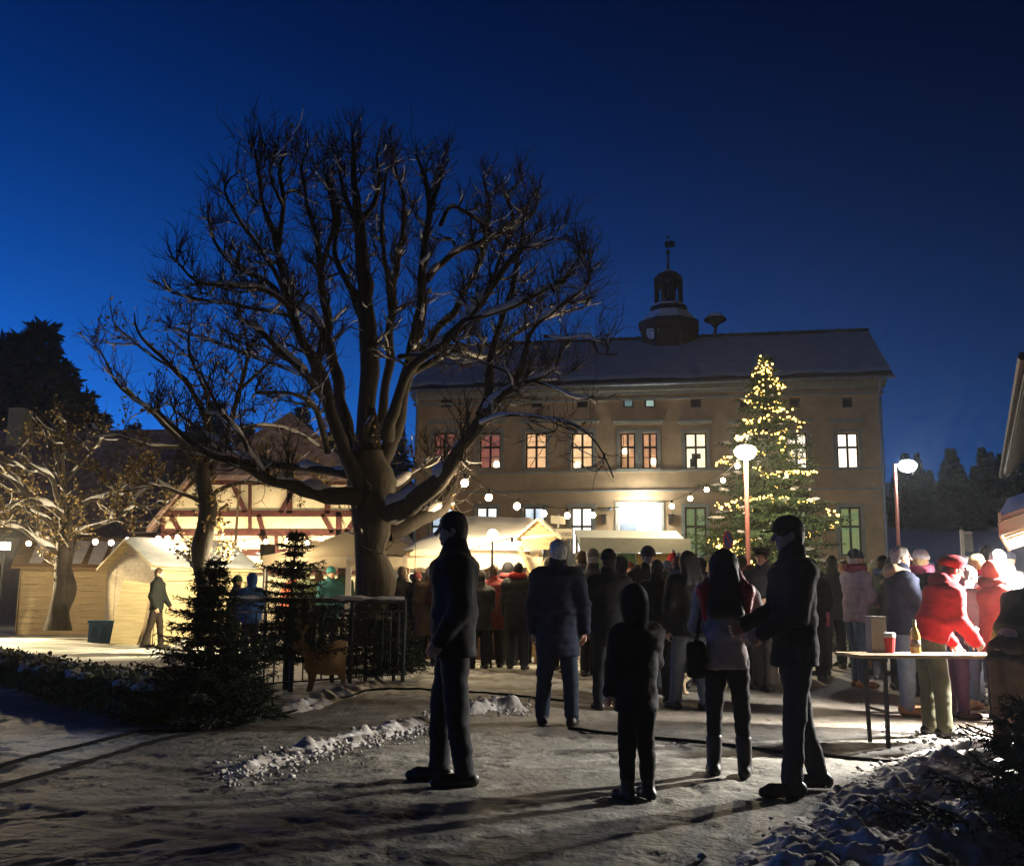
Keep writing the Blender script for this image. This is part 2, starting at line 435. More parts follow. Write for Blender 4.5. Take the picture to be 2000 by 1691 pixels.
def wall_with_openings(W, z0, z1, ops, depth):
    us = sorted({0.0, W, *[o[0] for o in ops], *[o[1] for o in ops]})
    zs = sorted({z0, z1, *[o[2] for o in ops], *[o[3] for o in ops]})
    mb = MB()
    for i in range(len(us) - 1):
        for j in range(len(zs) - 1):
            uc = (us[i] + us[i + 1]) / 2; zc = (zs[j] + zs[j + 1]) / 2
            if any(o[0] < uc < o[1] and o[2] < zc < o[3] for o in ops): continue
            mb.add([(us[i], 0, zs[j]), (us[i + 1], 0, zs[j]), (us[i + 1], 0, zs[j + 1]), (us[i], 0, zs[j + 1])], [(0, 1, 2, 3)])
    for o in ops:
        a, b, c, d = o[:4]
        mb.add([(a, 0, c), (a, 0, d), (a, depth, d), (a, depth, c)], [(0, 1, 2, 3)])
        mb.add([(b, 0, c), (b, depth, c), (b, depth, d), (b, 0, d)], [(0, 1, 2, 3)])
        mb.add([(a, 0, d), (b, 0, d), (b, depth, d), (a, depth, d)], [(0, 1, 2, 3)])
        mb.add([(a, 0, c), (a, depth, c), (b, depth, c), (b, 0, c)], [(0, 1, 2, 3)])
    return mb
mb = wall_with_openings(HW, -1.0, Z_EAVE, OPEN, 0.32)
mb.add([(HW, 0, -1), (HW, DEP, -1), (HW, DEP, Z_EAVE), (HW, 0, Z_EAVE), (0, 0, -1), (0, 0, Z_EAVE), (0, DEP, Z_EAVE), (0, DEP, -1)],
       [(0, 1, 2, 3), (4, 5, 6, 7), (1, 7, 6, 2)])
mb.build('wall', M_wall, hall)
# bands, plinth, corner trims
mb = MB(); mb.box(-0.05, HW + 0.05, -0.09, -0.002, Z_SILL - 0.06, Z_SILL + 0.03); mb.build('string_course', M_wall2, hall)
mb = MB(); mb.box(-0.05, HW + 0.05, -0.07, -0.002, Z_BAND - 0.05, Z_BAND + 0.04); mb.build('string_course', M_wall2, hall)
mb = MB(); mb.box(-0.06, HW + 0.06, -0.12, -0.002, -1, 2.3); mb.build('plinth', M_wall2, hall)
mb = MB(); mb.box(-0.1, HW + 0.1, -0.16, -0.002, Z_EAVE - 0.62, Z_EAVE - 0.5); mb.box(-0.2, HW + 0.2, -0.36, -0.002, Z_EAVE - 0.2, Z_EAVE)
mb.box(-0.14, HW + 0.14, -0.22, -0.002, Z_EAVE - 0.36, Z_EAVE - 0.2); mb.build('cornice', M_wall2, hall)
# roof: slabs under a blanket of snow
Z_RIDGE = float(onplane(1500, 662, HL + np.array([-hn[0], -hn[1], 0]) * 6.0, hn)[2])
def roof_mesh(y0, y1, z0, z1, x0, x1, t):
    mb = MB()
    prof = [(y0, z0), (y1 / 2 + 0, z1)]
    mb.add([(x0, y0, z0), (x1, y0, z0), (x1, DEP / 2, z1), (x0, DEP / 2, z1), (x0, y0, z0 + t), (x1, y0, z0 + t), (x1, DEP / 2, z1 + t), (x0, DEP / 2, z1 + t)],
           [(0, 3, 2, 1), (4, 5, 6, 7), (0, 1, 5, 4), (1, 2, 6, 5), (3, 0, 4, 7)])
    mb.add([(x0, y1, z0), (x1, y1, z0), (x1, DEP / 2, z1), (x0, DEP / 2, z1), (x0, y1, z0 + t), (x1, y1, z0 + t), (x1, DEP / 2, z1 + t), (x0, DEP / 2, z1 + t)],
           [(0, 1, 2, 3), (7, 6, 5, 4), (4, 5, 1, 0), (5, 6, 2, 1), (4, 0, 3, 7)])
    return mb
roof = roof_mesh(-0.62, DEP + 0.62, Z_EAVE + 0.02, Z_RIDGE, -0.35, HW + 0.45, 0.16).build('roof', M_slate, hall)
# snow: gridded, a little uneven, ending ragged above the gutter
gu = np.linspace(-0.33, HW + 0.43, 150); gv = np.linspace(0.0, 1, 36)
SU, SV = np.meshgrid(gu, gv, indexing='xy')
rag = 0.015 + 0.03 * (vnoise(np.stack([SU * 1.2, SU * 0, SU * 0], -1), 3) + 1) * (1 - SV)
SVr = rag + SV * (0.985 - rag)
Yv = -0.62 + SVr * (DEP / 2 + 0.62); Zv = Z_EAVE + 0.18 + SVr * (Z_RIDGE - Z_EAVE - 0.02) + 0.10 + 0.035 * fbm(np.stack([SU, Yv, 0 * SU], -1) * 0.9, 3, 8)
Zv[0] -= 0.09
nr, nc = SU.shape
ii, jj = np.meshgrid(np.arange(nr - 1), np.arange(nc - 1), indexing='ij')
qs = np.stack([ii * nc + jj, ii * nc + jj + 1, (ii + 1) * nc + jj + 1, (ii + 1) * nc + jj], -1).reshape(-1, 4)
mesh_obj('roof_snow', np.stack([SU, Yv, Zv], -1).reshape(-1, 3), qs, snow_mat('darkened roof snow', (0.50, 0.53, 0.58), (0.40, 0.43, 0.48), 1.5), roof, smooth=True)  # snow colour darkened to offset the fill light on the roof
mb = MB(); mb.box(-0.36, HW + 0.46, DEP / 2 - 0.16, DEP / 2 + 0.16, Z_RIDGE + 0.1, Z_RIDGE + 0.34)
for i in range(46):
    u = -0.3 + i * (HW + 0.7) / 46; mb.box(u, u + 0.08, DEP / 2 - 0.2, DEP / 2 + 0.2, Z_RIDGE + 0.14, Z_RIDGE + 0.37 + 0.04 * rnd.random())
mb.build('ridge_tiles', M_slate, roof)
# gables
for u in (0.004, HW - 0.004):
    MB().add([(u, 0, Z_EAVE), (u, DEP, Z_EAVE), (u, DEP / 2, Z_RIDGE - 0.2)], [(0, 1, 2)]).build('gable', M_wall, hall)
# gutter and downpipes
mb = MB(); mb.tube([(-0.4, -0.72, Z_EAVE + 0.03), (HW + 0.5, -0.72, Z_EAVE + 0.03)], 0.085, 8); mb.build('gutter', M_zinc, hall)
for u in (0.12, HW - 0.1):
    mb = MB(); mb.tube([(u, -0.62, Z_EAVE), (u, -0.35, Z_EAVE - 0.5), (u, -0.17, Z_EAVE - 0.75), (u, -0.17, 0)], 0.07, 8)
    for k in range(5): mb.tube([(u, -0.17, 1.2 + k * 2), (u, -0.17, 1.27 + k * 2)], 0.09, 8)
    mb.build('downpipe', M_zinc, hall)

GLOWS = {
 'pink': glow_tex('pink curtain light', (0.40, 0.10, 0.075), (0.26, 0.07, 0.06), 0.75),
 'pink2': glow_tex('rose curtain light', (0.42, 0.11, 0.075), (0.24, 0.06, 0.05), 0.75),
 'warm': glow_tex('warm room light', (1.0, 0.60, 0.30), (0.9, 0.48, 0.22), 1.15),
 'warm2': glow_tex('warm room light with shade', (1.0, 0.66, 0.34), (0.85, 0.5, 0.24), 1.35),
 'amber': glow_tex('amber room light', (0.85, 0.42, 0.18), (0.42, 0.2, 0.09), 1.0),
 'amber2': glow_tex('amber office light', (0.8, 0.38, 0.17), (0.5, 0.22, 0.1), 1.0),
 'cream': glow_tex('cream office light', (1.0, 0.9, 0.62), (0.95, 0.78, 0.48), 1.7),
 'white': glow_tex('white office light', (1.0, 0.88, 0.62), (0.95, 0.85, 0.6), 2.0),
 'white2': glow_tex('white office light two', (1.0, 0.9, 0.72), (1.0, 0.85, 0.62), 2.2),
 'white3': glow_tex('white office light three', (1.0, 0.9, 0.74), (1.0, 0.86, 0.66), 2.6),
 'a1': glow_tex('pale loft light', (0.22, 0.38, 0.40), (0.12, 0.22, 0.24), 0.8),
 'a2': glow_tex('green loft light', (0.42, 0.62, 0.54), (0.34, 0.5, 0.44), 1.0),
 'cold': glow_tex('cold window light', (0.75, 0.85, 0.9), (0.2, 0.32, 0.45), 1.5, 1.2),
 'cold2': glow_tex('cold window light two', (0.9, 0.95, 0.9), (0.8, 0.85, 0.85), 1.7),
 'cold3': glow_tex('cold window light three', (0.8, 0.9, 0.95), (0.3, 0.45, 0.6), 1.4, 1.2),
 'cold4': glow_tex('white hall window light', (1.0, 0.98, 0.9), (0.95, 0.95, 0.9), 2.4),
 'green': glow_tex('green curtain light', (0.16, 0.36, 0.14), (0.30, 0.34, 0.09), 0.55, 3.0, (0.15, 1, 3)),
 'green4': glow_tex('green curtain dim', (0.10, 0.22, 0.09), (0.15, 0.18, 0.05), 0.5, 3.0, (0.15, 1, 3)),
 'green2': glow_tex('green curtain light two', (0.18, 0.44, 0.18), (0.28, 0.36, 0.1), 0.7, 3.0, (0.15, 1, 3)),
 'green3': glow_tex('green curtain light three', (0.17, 0.34, 0.13), (0.36, 0.38, 0.09), 0.6, 3.0, (0.15, 1, 3)),
}
M_pane = mat('window pane', (0.9, 0.9, 0.9), rough=0.05, spec=0.5)
_b = M_pane.node_tree.nodes['Principled BSDF']; _b.inputs['Transmission Weight'].default_value = 0.0; _b.inputs['Alpha'].default_value = 0.12
M_lampglow = mat('room lamp shade', (0.8, 0.7, 0.5), emit=(1, 0.8, 0.5), estr=6)
M_dark = mat('dark furniture', (0.05, 0.045, 0.04), rough=0.7)
for o in OPEN:
    a, b, c, d, k = o
    if k == 'door': continue
    wn = MB(); t = 0.075; y0, y1 = 0.12, 0.2
    wn.box(a, a + t, y0, y1, c, d); wn.box(b - t, b, y0, y1, c, d); wn.box(a + t, b - t, y0, y1, c, c + t); wn.box(a + t, b - t, y0, y1, d - t, d)
    small = k.startswith('a') and len(k) == 2
    um = (a + b) / 2
    if small:
        cells = [(a + t, b - t, c + t, d - t)]
    else:
        zm = d - 0.40 * (d - c)
        wn.box(um - 0.05, um + 0.05, y0 - 0.01, y1 + 0.002, c + t, d - t)
        wn.box(a + t, um - 0.05, y0 - 0.012, y1 + 0.004, zm - 0.05, zm + 0.05); wn.box(um + 0.05, b - t, y0 - 0.012, y1 + 0.004, zm - 0.05, zm + 0.05)
        if k in ('pink', 'warm', 'warm2', 'amber', 'amber2', 'pink2', 'cold'):
            zl = c + 0.32 * (d - c); wn.box(a + t, um - 0.05, y0 + 0.01, y1 - 0.01, zl - 0.016, zl + 0.016); wn.box(um + 0.05, b - t, y0 + 0.01, y1 - 0.01, zl - 0.016, zl + 0.016)
        cells = [(a + t, um - 0.05, c + t, zm - 0.05), (um + 0.05, b - t, c + t, zm - 0.05), (a + t, um - 0.05, zm + 0.05, d - t), (um + 0.05, b - t, zm + 0.05, d - t)]
    W_ = wn.build('window', M_frame, hall)
    for (p, q_, r_, s_) in cells:
        pm = MB(); pm.box(p, q_, 0.155, 0.163, r_, s_); pm.build('pane', M_glassd if k == 'a0' else M_pane, W_)
    if k != 'a0':
        cu = MB()   # curtain / room wall seen behind the pane, softly pleated
        nn = 14
        for i in range(nn):
            x0 = a + (b - a) * i / nn; x1 = a + (b - a) * (i + 1) / nn
            f0 = 0.30 + 0.012 * math.sin(i * 1.9); f1 = 0.30 + 0.012 * math.sin((i + 1) * 1.9)
            cu.add([(x0, f0, c), (x1, f1, c), (x1, f1, d), (x0, f0, d)], [(0, 1, 2, 3)])
        cu.build('curtain', GLOWS[k], W_)
    if k in ('warm2', 'amber', 'amber2', 'pink2', 'pink'):
        l_ = MB(); ux = {'warm2': a + 0.25, 'amber': a + 0.22, 'amber2': b - 0.2, 'pink2': b - 0.24, 'pink': b - 0.26}[k]
        zc = {'warm2': c + 0.22, 'amber': c + 0.9, 'amber2': c + 0.38, 'pink2': c + 0.25, 'pink': c + 0.12}[k]
        l_.lathe([(0.06, -0.16), (0.13, -0.14), (0.15, 0.0), (0.1, 0.13), (0.04, 0.15)], (ux, 0.24, zc), 10); l_.build('lamp', M_lampglow, W_, True)
    if k == 'cream':
        l_ = MB(); l_.box(um - 0.28, um + 0.06, 0.22, 0.26, c + 0.1, c + 0.5); l_.box(um - 0.2, um + 0.22, 0.262, 0.28, c + 0.5, c + 0.75); l_.build('monitor', M_dark, W_)
    # surround, sill, hood
    if not small:
        sr = MB(); e = 0.16
        sr.box(a - e, a - 0.003, -0.045, -0.003, c, d + e); sr.box(b + 0.003, b + e, -0.045, -0.003, c, d + e); sr.box(a - 0.003, b + 0.003, -0.044, -0.003, d + 0.003, d + e)
        sr.build('surround', M_wall2, W_)
        if c > 5:
            hd = MB(); hd.box(a - 0.32, b + 0.32, -0.17, -0.003, d + 0.5, d + 0.6); hd.box(a - 0.26, b + 0.26, -0.1, -0.003, d + 0.42, d + 0.5); hd.build('hood', M_wall2, W_)
        sl = MB(); sl.box(a - 0.14, b + 0.14, -0.13, 0.1, c - 0.08, c - 0.004); sl.build('sill', M_wall2, W_)
# entrance
a, b, c, d, _k = OPEN[-1]
dm = MB(); dm.box(a - 0.15, a - 0.003, -0.06, -0.003, 2.3, d + 0.15); dm.box(b + 0.003, b + 0.15, -0.06, -0.003, 2.3, d + 0.15); dm.box(a - 0.003, b + 0.003, -0.06, -0.003, d + 0.003, d + 0.15)
door = dm.build('doorway', M_wall2, hall)
M_hall_light = mat('bright entrance hall', (0.8, 0.8, 0.78), emit=(0.92, 1.0, 1.0), estr=3.0)
lf = MB(); lf.box(a, b, 0.3, 0.31, c, d); lf.build('entrance_hall', M_hall_light, door)
lf = MB(); um = a + 0.42 * (b - a); zt = c + 0.62 * (d - c)
lf.box(a + 0.02, um, 0.14, 0.19, c, zt); lf.build('door_leaf', mat('grey door paint', (0.2, 0.22, 0.25), rough=0.4), door)
lf = MB(); lf.box(a, b, 0.12, 0.2, zt, zt + 0.08); lf.box(um, um + 0.06, 0.12, 0.2, c, zt); lf.build('transom', mat('white door frame', (0.7, 0.7, 0.68), rough=0.4), door)
lf = MB(); lf.box(b - 0.42, b - 0.26, 0.25, 0.27, zt - 0.35, zt - 0.2); lf.box(b - 0.42, b - 0.26, 0.25, 0.27, zt - 0.6, zt - 0.45); lf.build('notice', mat('blue notice', (0.2, 0.3, 0.4)), door)
lm = MB(); lm.lathe([(0.3, -0.1), (0.75, -0.07), (0.85, 0.0), (0.75, 0.07), (0.3, 0.1)], (0, 0, 0), 16)
M_white_lamp = mat('white lamp glass', (0.9, 0.9, 0.9), emit=(0.92, 1.0, 1.0), estr=30)
lo = lm.build('entrance_lamp', M_white_lamp, door, True); lo.location = ((a + b) / 2 - 0.02, -0.45, d - 0.32); lo.scale = (1.05, 0.35, 1.6)
lamp_light('entrance_light', ((a + b) / 2, -0.95, d - 0.3), 120, (0.82, 0.94, 1.0), 0.25, hall)
for px in (1180, 1310):
    u, z = hloc(px, 1014); wl = MB(); wl.box(u - 0.1, u + 0.1, -0.2, -0.003, z - 0.22, z + 0.18); wl.box(u - 0.13, u + 0.13, -0.24, -0.003, z + 0.18, z + 0.22); wl.build('wall_lantern', M_frame, hall)
u, z = hloc(1193, 997); wl = MB(); wl.bar((u - 0.45, -0.25, z), (u + 0.1, -0.25, z), 0.04); wl.bar((u - 0.2, -0.25, z), (u - 0.2, -0.003, z), 0.04); wl.sphere((u, -0.25, z + 0.07), 0.1, 8, 5); wl.build('bracket', M_zinc, hall)
# terrace wall with railing in front of the door (light band below the doorway)
tw = MB(); tu0, _ = hloc(1128, 1060); tu1, _ = hloc(1345, 1060); tw.box(tu0, tu1, -3.2, -0.13, -1, hloc(1250, 1084)[1] - 0.05)
tw.build('terrace', mat('pale terrace plaster', (0.55, 0.55, 0.5), rough=0.9, var=0.1), hall)

# ---------------------------------------------------------------- turret
tu = empty('clock_turret', (0, 0, 0)); tu.parent = hall
pr = HL - hn * 6.0                                        # ridge plane
def rloc(px, py):
    p = onplane(px, py, pr, hn); return float(np.dot(p - pr, eu)), float(p[2])
tu.location = (rloc(1306, 600)[0], DEP / 2, 0)
def TZ(py): return rloc(1306, py)[1]
def TR(w): return (rloc(1306 + w / 2, 600)[0] - rloc(1306 - w / 2, 600)[0]) / 2
PH = math.pi / 8
tb = MB(); tb.lathe([(TR(112), Z_RIDGE - 1.2), (TR(112), TZ(652)), (TR(121), TZ(649)), (TR(127), TZ(640)), (TR(123), TZ(633)), (TR(100), TZ(625)), (TR(84), TZ(617)), (TR(74), TZ(609))], m=8, phase=PH)
tb.lathe([(TR(76), TZ(609)), (TR(78), TZ(604)), (TR(70), TZ(600)), (TR(56), TZ(597))], m=8, phase=PH); tbo = tb.build('turret_body', M_copper, tu)
sn = MB(); sn.lathe([(TR(118), TZ(631.5)), (TR(98), TZ(622.5)), (TR(80), TZ(612)), (TR(72), TZ(610))], m=8, phase=PH); sn.build('turret_snow', M_snow, tbo); sn = MB(); sn.lathe([(TR(72), TZ(602)), (TR(66), TZ(597)), (TR(54), TZ(595.5))], m=8, phase=PH)
sn.build('turret_snow', M_snow, tbo); sn = MB(); sn.lathe([(TR(56), TZ(545.2)), (TR(40), TZ(536)), (TR(20), TZ(529)), (TR(4), TZ(526))], m=8, phase=PH); sn.build('turret_snow', M_snow, tbo)
for k in range(8):
    an = PH + k * math.pi / 4; r_ = TR(50)
    pb = MB(); pb.box(-0.1, 0.1, -0.09, 0.09, TZ(598), TZ(549)); po = pb.build('lantern_post', M_copper, tu); po.location = (r_ * math.cos(an), r_ * math.sin(an), 0); po.rotation_euler = (0, 0, an)
lt = MB(); lt.lathe([(TR(56), TZ(559)), (TR(54), TZ(550)), (TR(62), TZ(547)), (TR(56), TZ(543.5)), (TR(38), TZ(535)), (TR(14), TZ(529)), (TR(5), TZ(527))], m=8, phase=PH); lt.build('lantern_roof', M_copper, tu)
bl = MB(); bl.lathe([(0.05, TZ(554)), (0.15, TZ(558)), (0.18, TZ(568)), (0.24, TZ(580)), (0.27, TZ(583))][::-1], m=12); bl.tube([(0, 0, TZ(598)), (0, 0, TZ(549))], 0.09, 6); bl.build('bell', M_copper, tu)
vn = MB(); vn.tube([(0, 0, TZ(529)), (0, 0, TZ(500))], [0.10, 0.05], 8); vn.tube([(0, 0, TZ(500)), (0, 0, TZ(461))], 0.025, 6); vn.sphere((0, 0, TZ(493)), 0.13, 10, 6)
vz = TZ(477); fl = [(-0.16, vz - 0.16), (-0.05, vz - 0.22), (0.1, vz - 0.16), (0.2, vz - 0.23), (0.32, vz - 0.15), (0.4, vz - 0.2), (0.37, vz), (0.44, vz + 0.18), (0.3, vz + 0.14), (0.2, vz + 0.2), (-0.02, vz + 0.15), (-0.16, vz + 0.17)]
vn.prism(fl, -0.015, 0.015); vz = TZ(464); vn.prism([(-0.06, vz), (0.02, vz - 0.05), (0.12, vz - 0.02), (0.18, vz + 0.06), (0.06, vz + 0.03), (-0.05, vz + 0.1), (-0.09, vz + 0.06)], -0.012, 0.012)
vn.build('weathervane', M_slate, tu)
ck = MB(); cz = TZ(657); cr = 0.34
M_clock = mat('pale clock face', (0.55, 0.62, 0.62), rough=0.5); 
ck.lathe([(cr + 0.06, -0.04), (cr + 0.06, 0.03), (cr, 0.04)], m=24); ckf = ck.build('clock_face', M_clock, tu)
an = -math.pi / 2 - math.pi / 4 * 0.95 + 0.15
ckf.location = (TR(104) * math.cos(an), TR(104) * math.sin(an), cz); ckf.rotation_euler = (math.pi / 2, 0, an + math.pi / 2)
hd = MB(); hd.bar((0, 0, 0.05), (0.12, 0.12, 0.05), 0.04, 0.01); hd.bar((0, 0, 0.052), (-0.22, 0.1, 0.052), 0.03, 0.01)
for k in range(12):
    x, y = math.cos(k * math.pi / 6), math.sin(k * math.pi / 6); hd.bar((x * 0.26, y * 0.26, 0.047), (x * 0.32, y * 0.32, 0.047), 0.025, 0.01)
hd.build('clock_hands', M_slate, ckf)
# siren
su, _ = rloc(1397, 640); sr = MB(); c0 = (su, DEP / 2, 0)
sr.tube([(su, DEP / 2, Z_RIDGE), (su, DEP / 2, rloc(1397, 632)[1])], 0.09, 8)
zz = lambda py: rloc(1397, py)[1]
sr.lathe([(0.1, zz(640)), (0.16, zz(636)), (0.3, zz(632)), (0.58, zz(627)), (0.6, zz(624)), (0.45, zz(618)), (0.12, zz(614))], c0, 18); so = sr.build('siren', M_copper, hall, True)
sr = MB(); sr.lathe([(0.56, zz(623)), (0.46, zz(617)), (0.25, zz(613)), (0.03, zz(612))], c0, 18); sr.build('siren_snow', M_snow, so, True)
# ================================================================== TREES
M_bark = mat('dark wet bark', (0.032, 0.025, 0.02), rough=0.9, var=0.35, scale=12, bump=0.6, bscale=25, stretch=(1, 1, 0.25))
M_twig = mat('twig bark', (0.035, 0.026, 0.021), rough=0.9, var=0.3)
M_bsnow = snow_mat('snow on branches', (0.74, 0.72, 0.72), (0.6, 0.58, 0.58), 9, 0.5, 30)
def polyline(pts, step):
    """resample a control polyline as a Catmull-Rom curve; last column may be radius"""
    p = np.asarray(pts, float); out = []
    q_ = np.concatenate([2 * p[:1] - p[1:2], p, 2 * p[-1:] - p[-2:-1]])
    for i in range(len(p) - 1):
        a, b, c, d = q_[i], q_[i + 1], q_[i + 2], q_[i + 3]
        n = max(2, int(np.linalg.norm((c - b)[:3]) / step))
        t = np.linspace(0, 1, n, endpoint=False)[:, None]
        out.append(0.5 * ((2 * b) + (-a + c) * t + (2 * a - 5 * b + 4 * c - d) * t ** 2 + (-a + 3 * b - 3 * c + d) * t ** 3))
    out.append(p[-1:]); return np.concatenate(out)
def add_snow(T, P, rad, seed, amount=1.0, minr=0.008):
    P = np.asarray(P); n = len(P); rad = np.broadcast_to(rad, (n,))
    if n < 3: return
    t = np.gradient(P, axis=0); t /= np.maximum(np.linalg.norm(t, axis=1, keepdims=True), 1e-9)
    flat = np.clip((0.95 - np.abs(t[:, 2])) / 0.25, 0, 1)
    nz = vnoise(np.stack([np.arange(n) * 0.45 + seed * 7.3, 0 * rad, 0 * rad], -1), 77)
    r_ = (rad * 0.86 + 0.010) * flat * amount * np.clip(0.75 + 0.75 * nz, 0, 1.3)
    r_[0] = r_[-1] = 0.001
    if r_.max() < minr: return
    c = P.copy(); c[:, 2] += rad * 0.66; c[:, 1] -= rad * 0.12
    T.add(c, np.maximum(r_, 0.0008), 6)
def grow(start, d, length, r0, rg, bend_up=0.25, wob=0.25, n=6, r1=0.35):
    pts = [np.array(start, float)]; d = np.array(d, float); d /= np.linalg.norm(d); s = length / (n - 1)
    for i in range(n - 1):
        d = d + rg.normal(0, wob, 3) * 0.5 + np.array([0, 0, bend_up]) * 0.5; d /= np.linalg.norm(d); pts.append(pts[-1] + d * s)
    return np.array(pts), np.linspace(r0, r0 * r1, n)
def perp_dir(t, rg, ang):
    a = rg.normal(0, 1, 3); a -= t * np.dot(a, t); a /= max(np.linalg.norm(a), 1e-6)
    return t * math.cos(ang) + a * math.sin(ang)

def leafy_tree(name, label, limbs, rg, trunkY, px_r=True, sec_step=0.4, sec_len=(0.5, 1.3), ter=3, knob=7, twig_len=(0.25, 0.6), leaves=0, leafmat=None, leaf_filter=None,
               snow_amt=1.0, sec_bias=(0, 0, 0.25), crown_c=None, twig_r=0.006, thin=1.0):
    root = empty(name, at(*limbs[0][0][:2], trunkY + limbs[0][0][2]), 0, label, 'tree'); base = np.array(root.location); base[2] = 0; root.location = base
    Tb, Tt, Ts = Tubes(), Tubes(), Tubes(); tips = []
    sec_all = []
    for li, limb in enumerate(limbs):
        c = []
        for (px, py, dy, r_) in limb:
            Y = trunkY + dy; p = at(px, py, Y); c.append([*(p - base), r_ / FPX * Y * (thin if li else 1.0)])
        Q = polyline(c, 0.12)
        P, rd = Q[:, :3], np.maximum(Q[:, 3], 0.012)
        jit = np.stack([fbm(np.stack([np.arange(len(P)) * 0.25, 0 * rd + li * 3.1 + k, 0 * rd], -1), 2, 100 + k) for k in range(3)], -1)
        P = P + jit * np.minimum(rd * 1.1, 0.075)[:, None]
        rd = rd * (1 + 0.22 * jit[:, 0])
        Tb.add(P, rd, 10 if rd.max() > 0.06 else 7)
        add_snow(Ts, P, rd, li, snow_amt)
        if li == 0 and len(limb) < 6 and abs(limb[0][0] - limb[-1][0]) < 40 and limb[-1][3] > 20: continue   # bare trunk
        L = np.concatenate([[0], np.cumsum(np.linalg.norm(np.diff(P, axis=0), axis=1))])
        t = np.gradient(P, axis=0); t /= np.linalg.norm(t, axis=1, keepdims=True)
        fine = limb[-1][3] <= 2
        s = L[-1] * 0.3 + rg.random() * sec_step
        while s < L[-1]:
            i = min(int(np.searchsorted(L, s)), len(P) - 1)
            d = perp_dir(t[i], rg, rg.uniform(0.6, 1.2)); d = d + np.array(sec_bias); d[1] *= 0.8
            ln = rg.uniform(*sec_len) * (0.45 + 0.55 * (1 - s / L[-1]))
            sec_all.append((P[i], d, ln * (0.55 if fine else 1), min(rd[i] * 0.5, 0.028)))
            s += sec_step * rg.uniform(0.6, 1.5) * (2.6 if fine else 1)
        if not fine: sec_all.append((P[-1], t[-1] + rg.normal(0, 0.2, 3), rg.uniform(*sec_len) * 0.35, rd[-1] * 0.9))
    for k, (p, d, ln, r_) in enumerate(sec_all):
        kn = knob if ln > 0.3 else 2
        P, rd = grow(p, d, ln, max(r_, 0.012), rg, 0.16, 0.55, 8, 0.45)
        Tb.add(P, rd, 5); add_snow(Ts, P, rd, 500 + k, snow_amt * 0.95)
        for j in range(ter):
            i = rg.integers(2, len(P)); t = P[min(i, 7)] - P[i - 1]; t /= np.linalg.norm(t)
            P2, r2 = grow(P[i - 1], perp_dir(t, rg, rg.uniform(0.5, 1.1)) + np.array([0, 0, 0.15]), rg.uniform(*twig_len) * 1.3, rd[i - 1] * 0.55, rg, 0.25, 0.35, 6, 0.4)
            Tt.add(P2, np.maximum(r2, twig_r * 0.8), 4); tips.append((P2, r2))
            if rg.random() < 0.35: add_snow(Ts, P2, r2, 900 + k * 5 + j, snow_amt * 0.8, 0.006)
            for m in range(2):
                i3 = rg.integers(1, 6); P3, r3 = grow(P2[i3], perp_dir((P2[i3] - P2[i3 - 1]) / np.linalg.norm(P2[i3] - P2[i3 - 1]), rg, 0.7), rg.uniform(*twig_len) * 0.8, twig_r, rg, 0.15, 0.4, 5, 0.4)
                Tt.add(P3, r3, 3); tips.append((P3, r3))
        for j in range(kn):
            t = P[-1] - P[-2]; t /= np.linalg.norm(t)
            P2, r2 = grow(P[-1] - t * rg.random() * 0.1, perp_dir(t, rg, rg.uniform(0.15, 0.9)) + np.array([0, 0, 0.2]), rg.uniform(*twig_len), twig_r * 1.1, rg, 0.2, 0.3, 5, 0.45)
            Tt.add(P2, r2, 3); tips.append((P2, r2))
    Tb.build('trunk_and_limbs', M_bark, root); tw = Tt.build('twigs', M_twig, root); tag(tw, kind='stuff')
    if Ts.V: sn = Ts.build('branch_snow', M_bsnow, root); tag(sn, kind='stuff')
    if leaves:
        Vl = []; Fl = []
        for k in range(leaves):
            P, _ = tips[rg.integers(len(tips))]; p = P[rg.integers(1, len(P))] + rg.normal(0, 0.03, 3)
            if leaf_filter is not None and rg.random() > leaf_filter(p + base): continue
            u = rg.normal(0, 1, 3); u /= np.linalg.norm(u); v = np.cross(u, rg.normal(0, 1, 3)); v /= np.linalg.norm(v)
            s = rg.uniform(0.025, 0.06); n0 = len(Vl)
            Vl += [p, p + u * s + v * s * 0.55 + np.cross(u, v) * s * 0.2, p + u * s * 1.9, p + u * s - v * s * 0.55 + np.cross(u, v) * s * 0.2]; Fl.append((n0, n0 + 1, n0 + 2, n0 + 3))
        lo = mesh_obj('leaves', np.array(Vl), np.array(Fl), leafmat, root); tag(lo, kind='stuff')
    return root

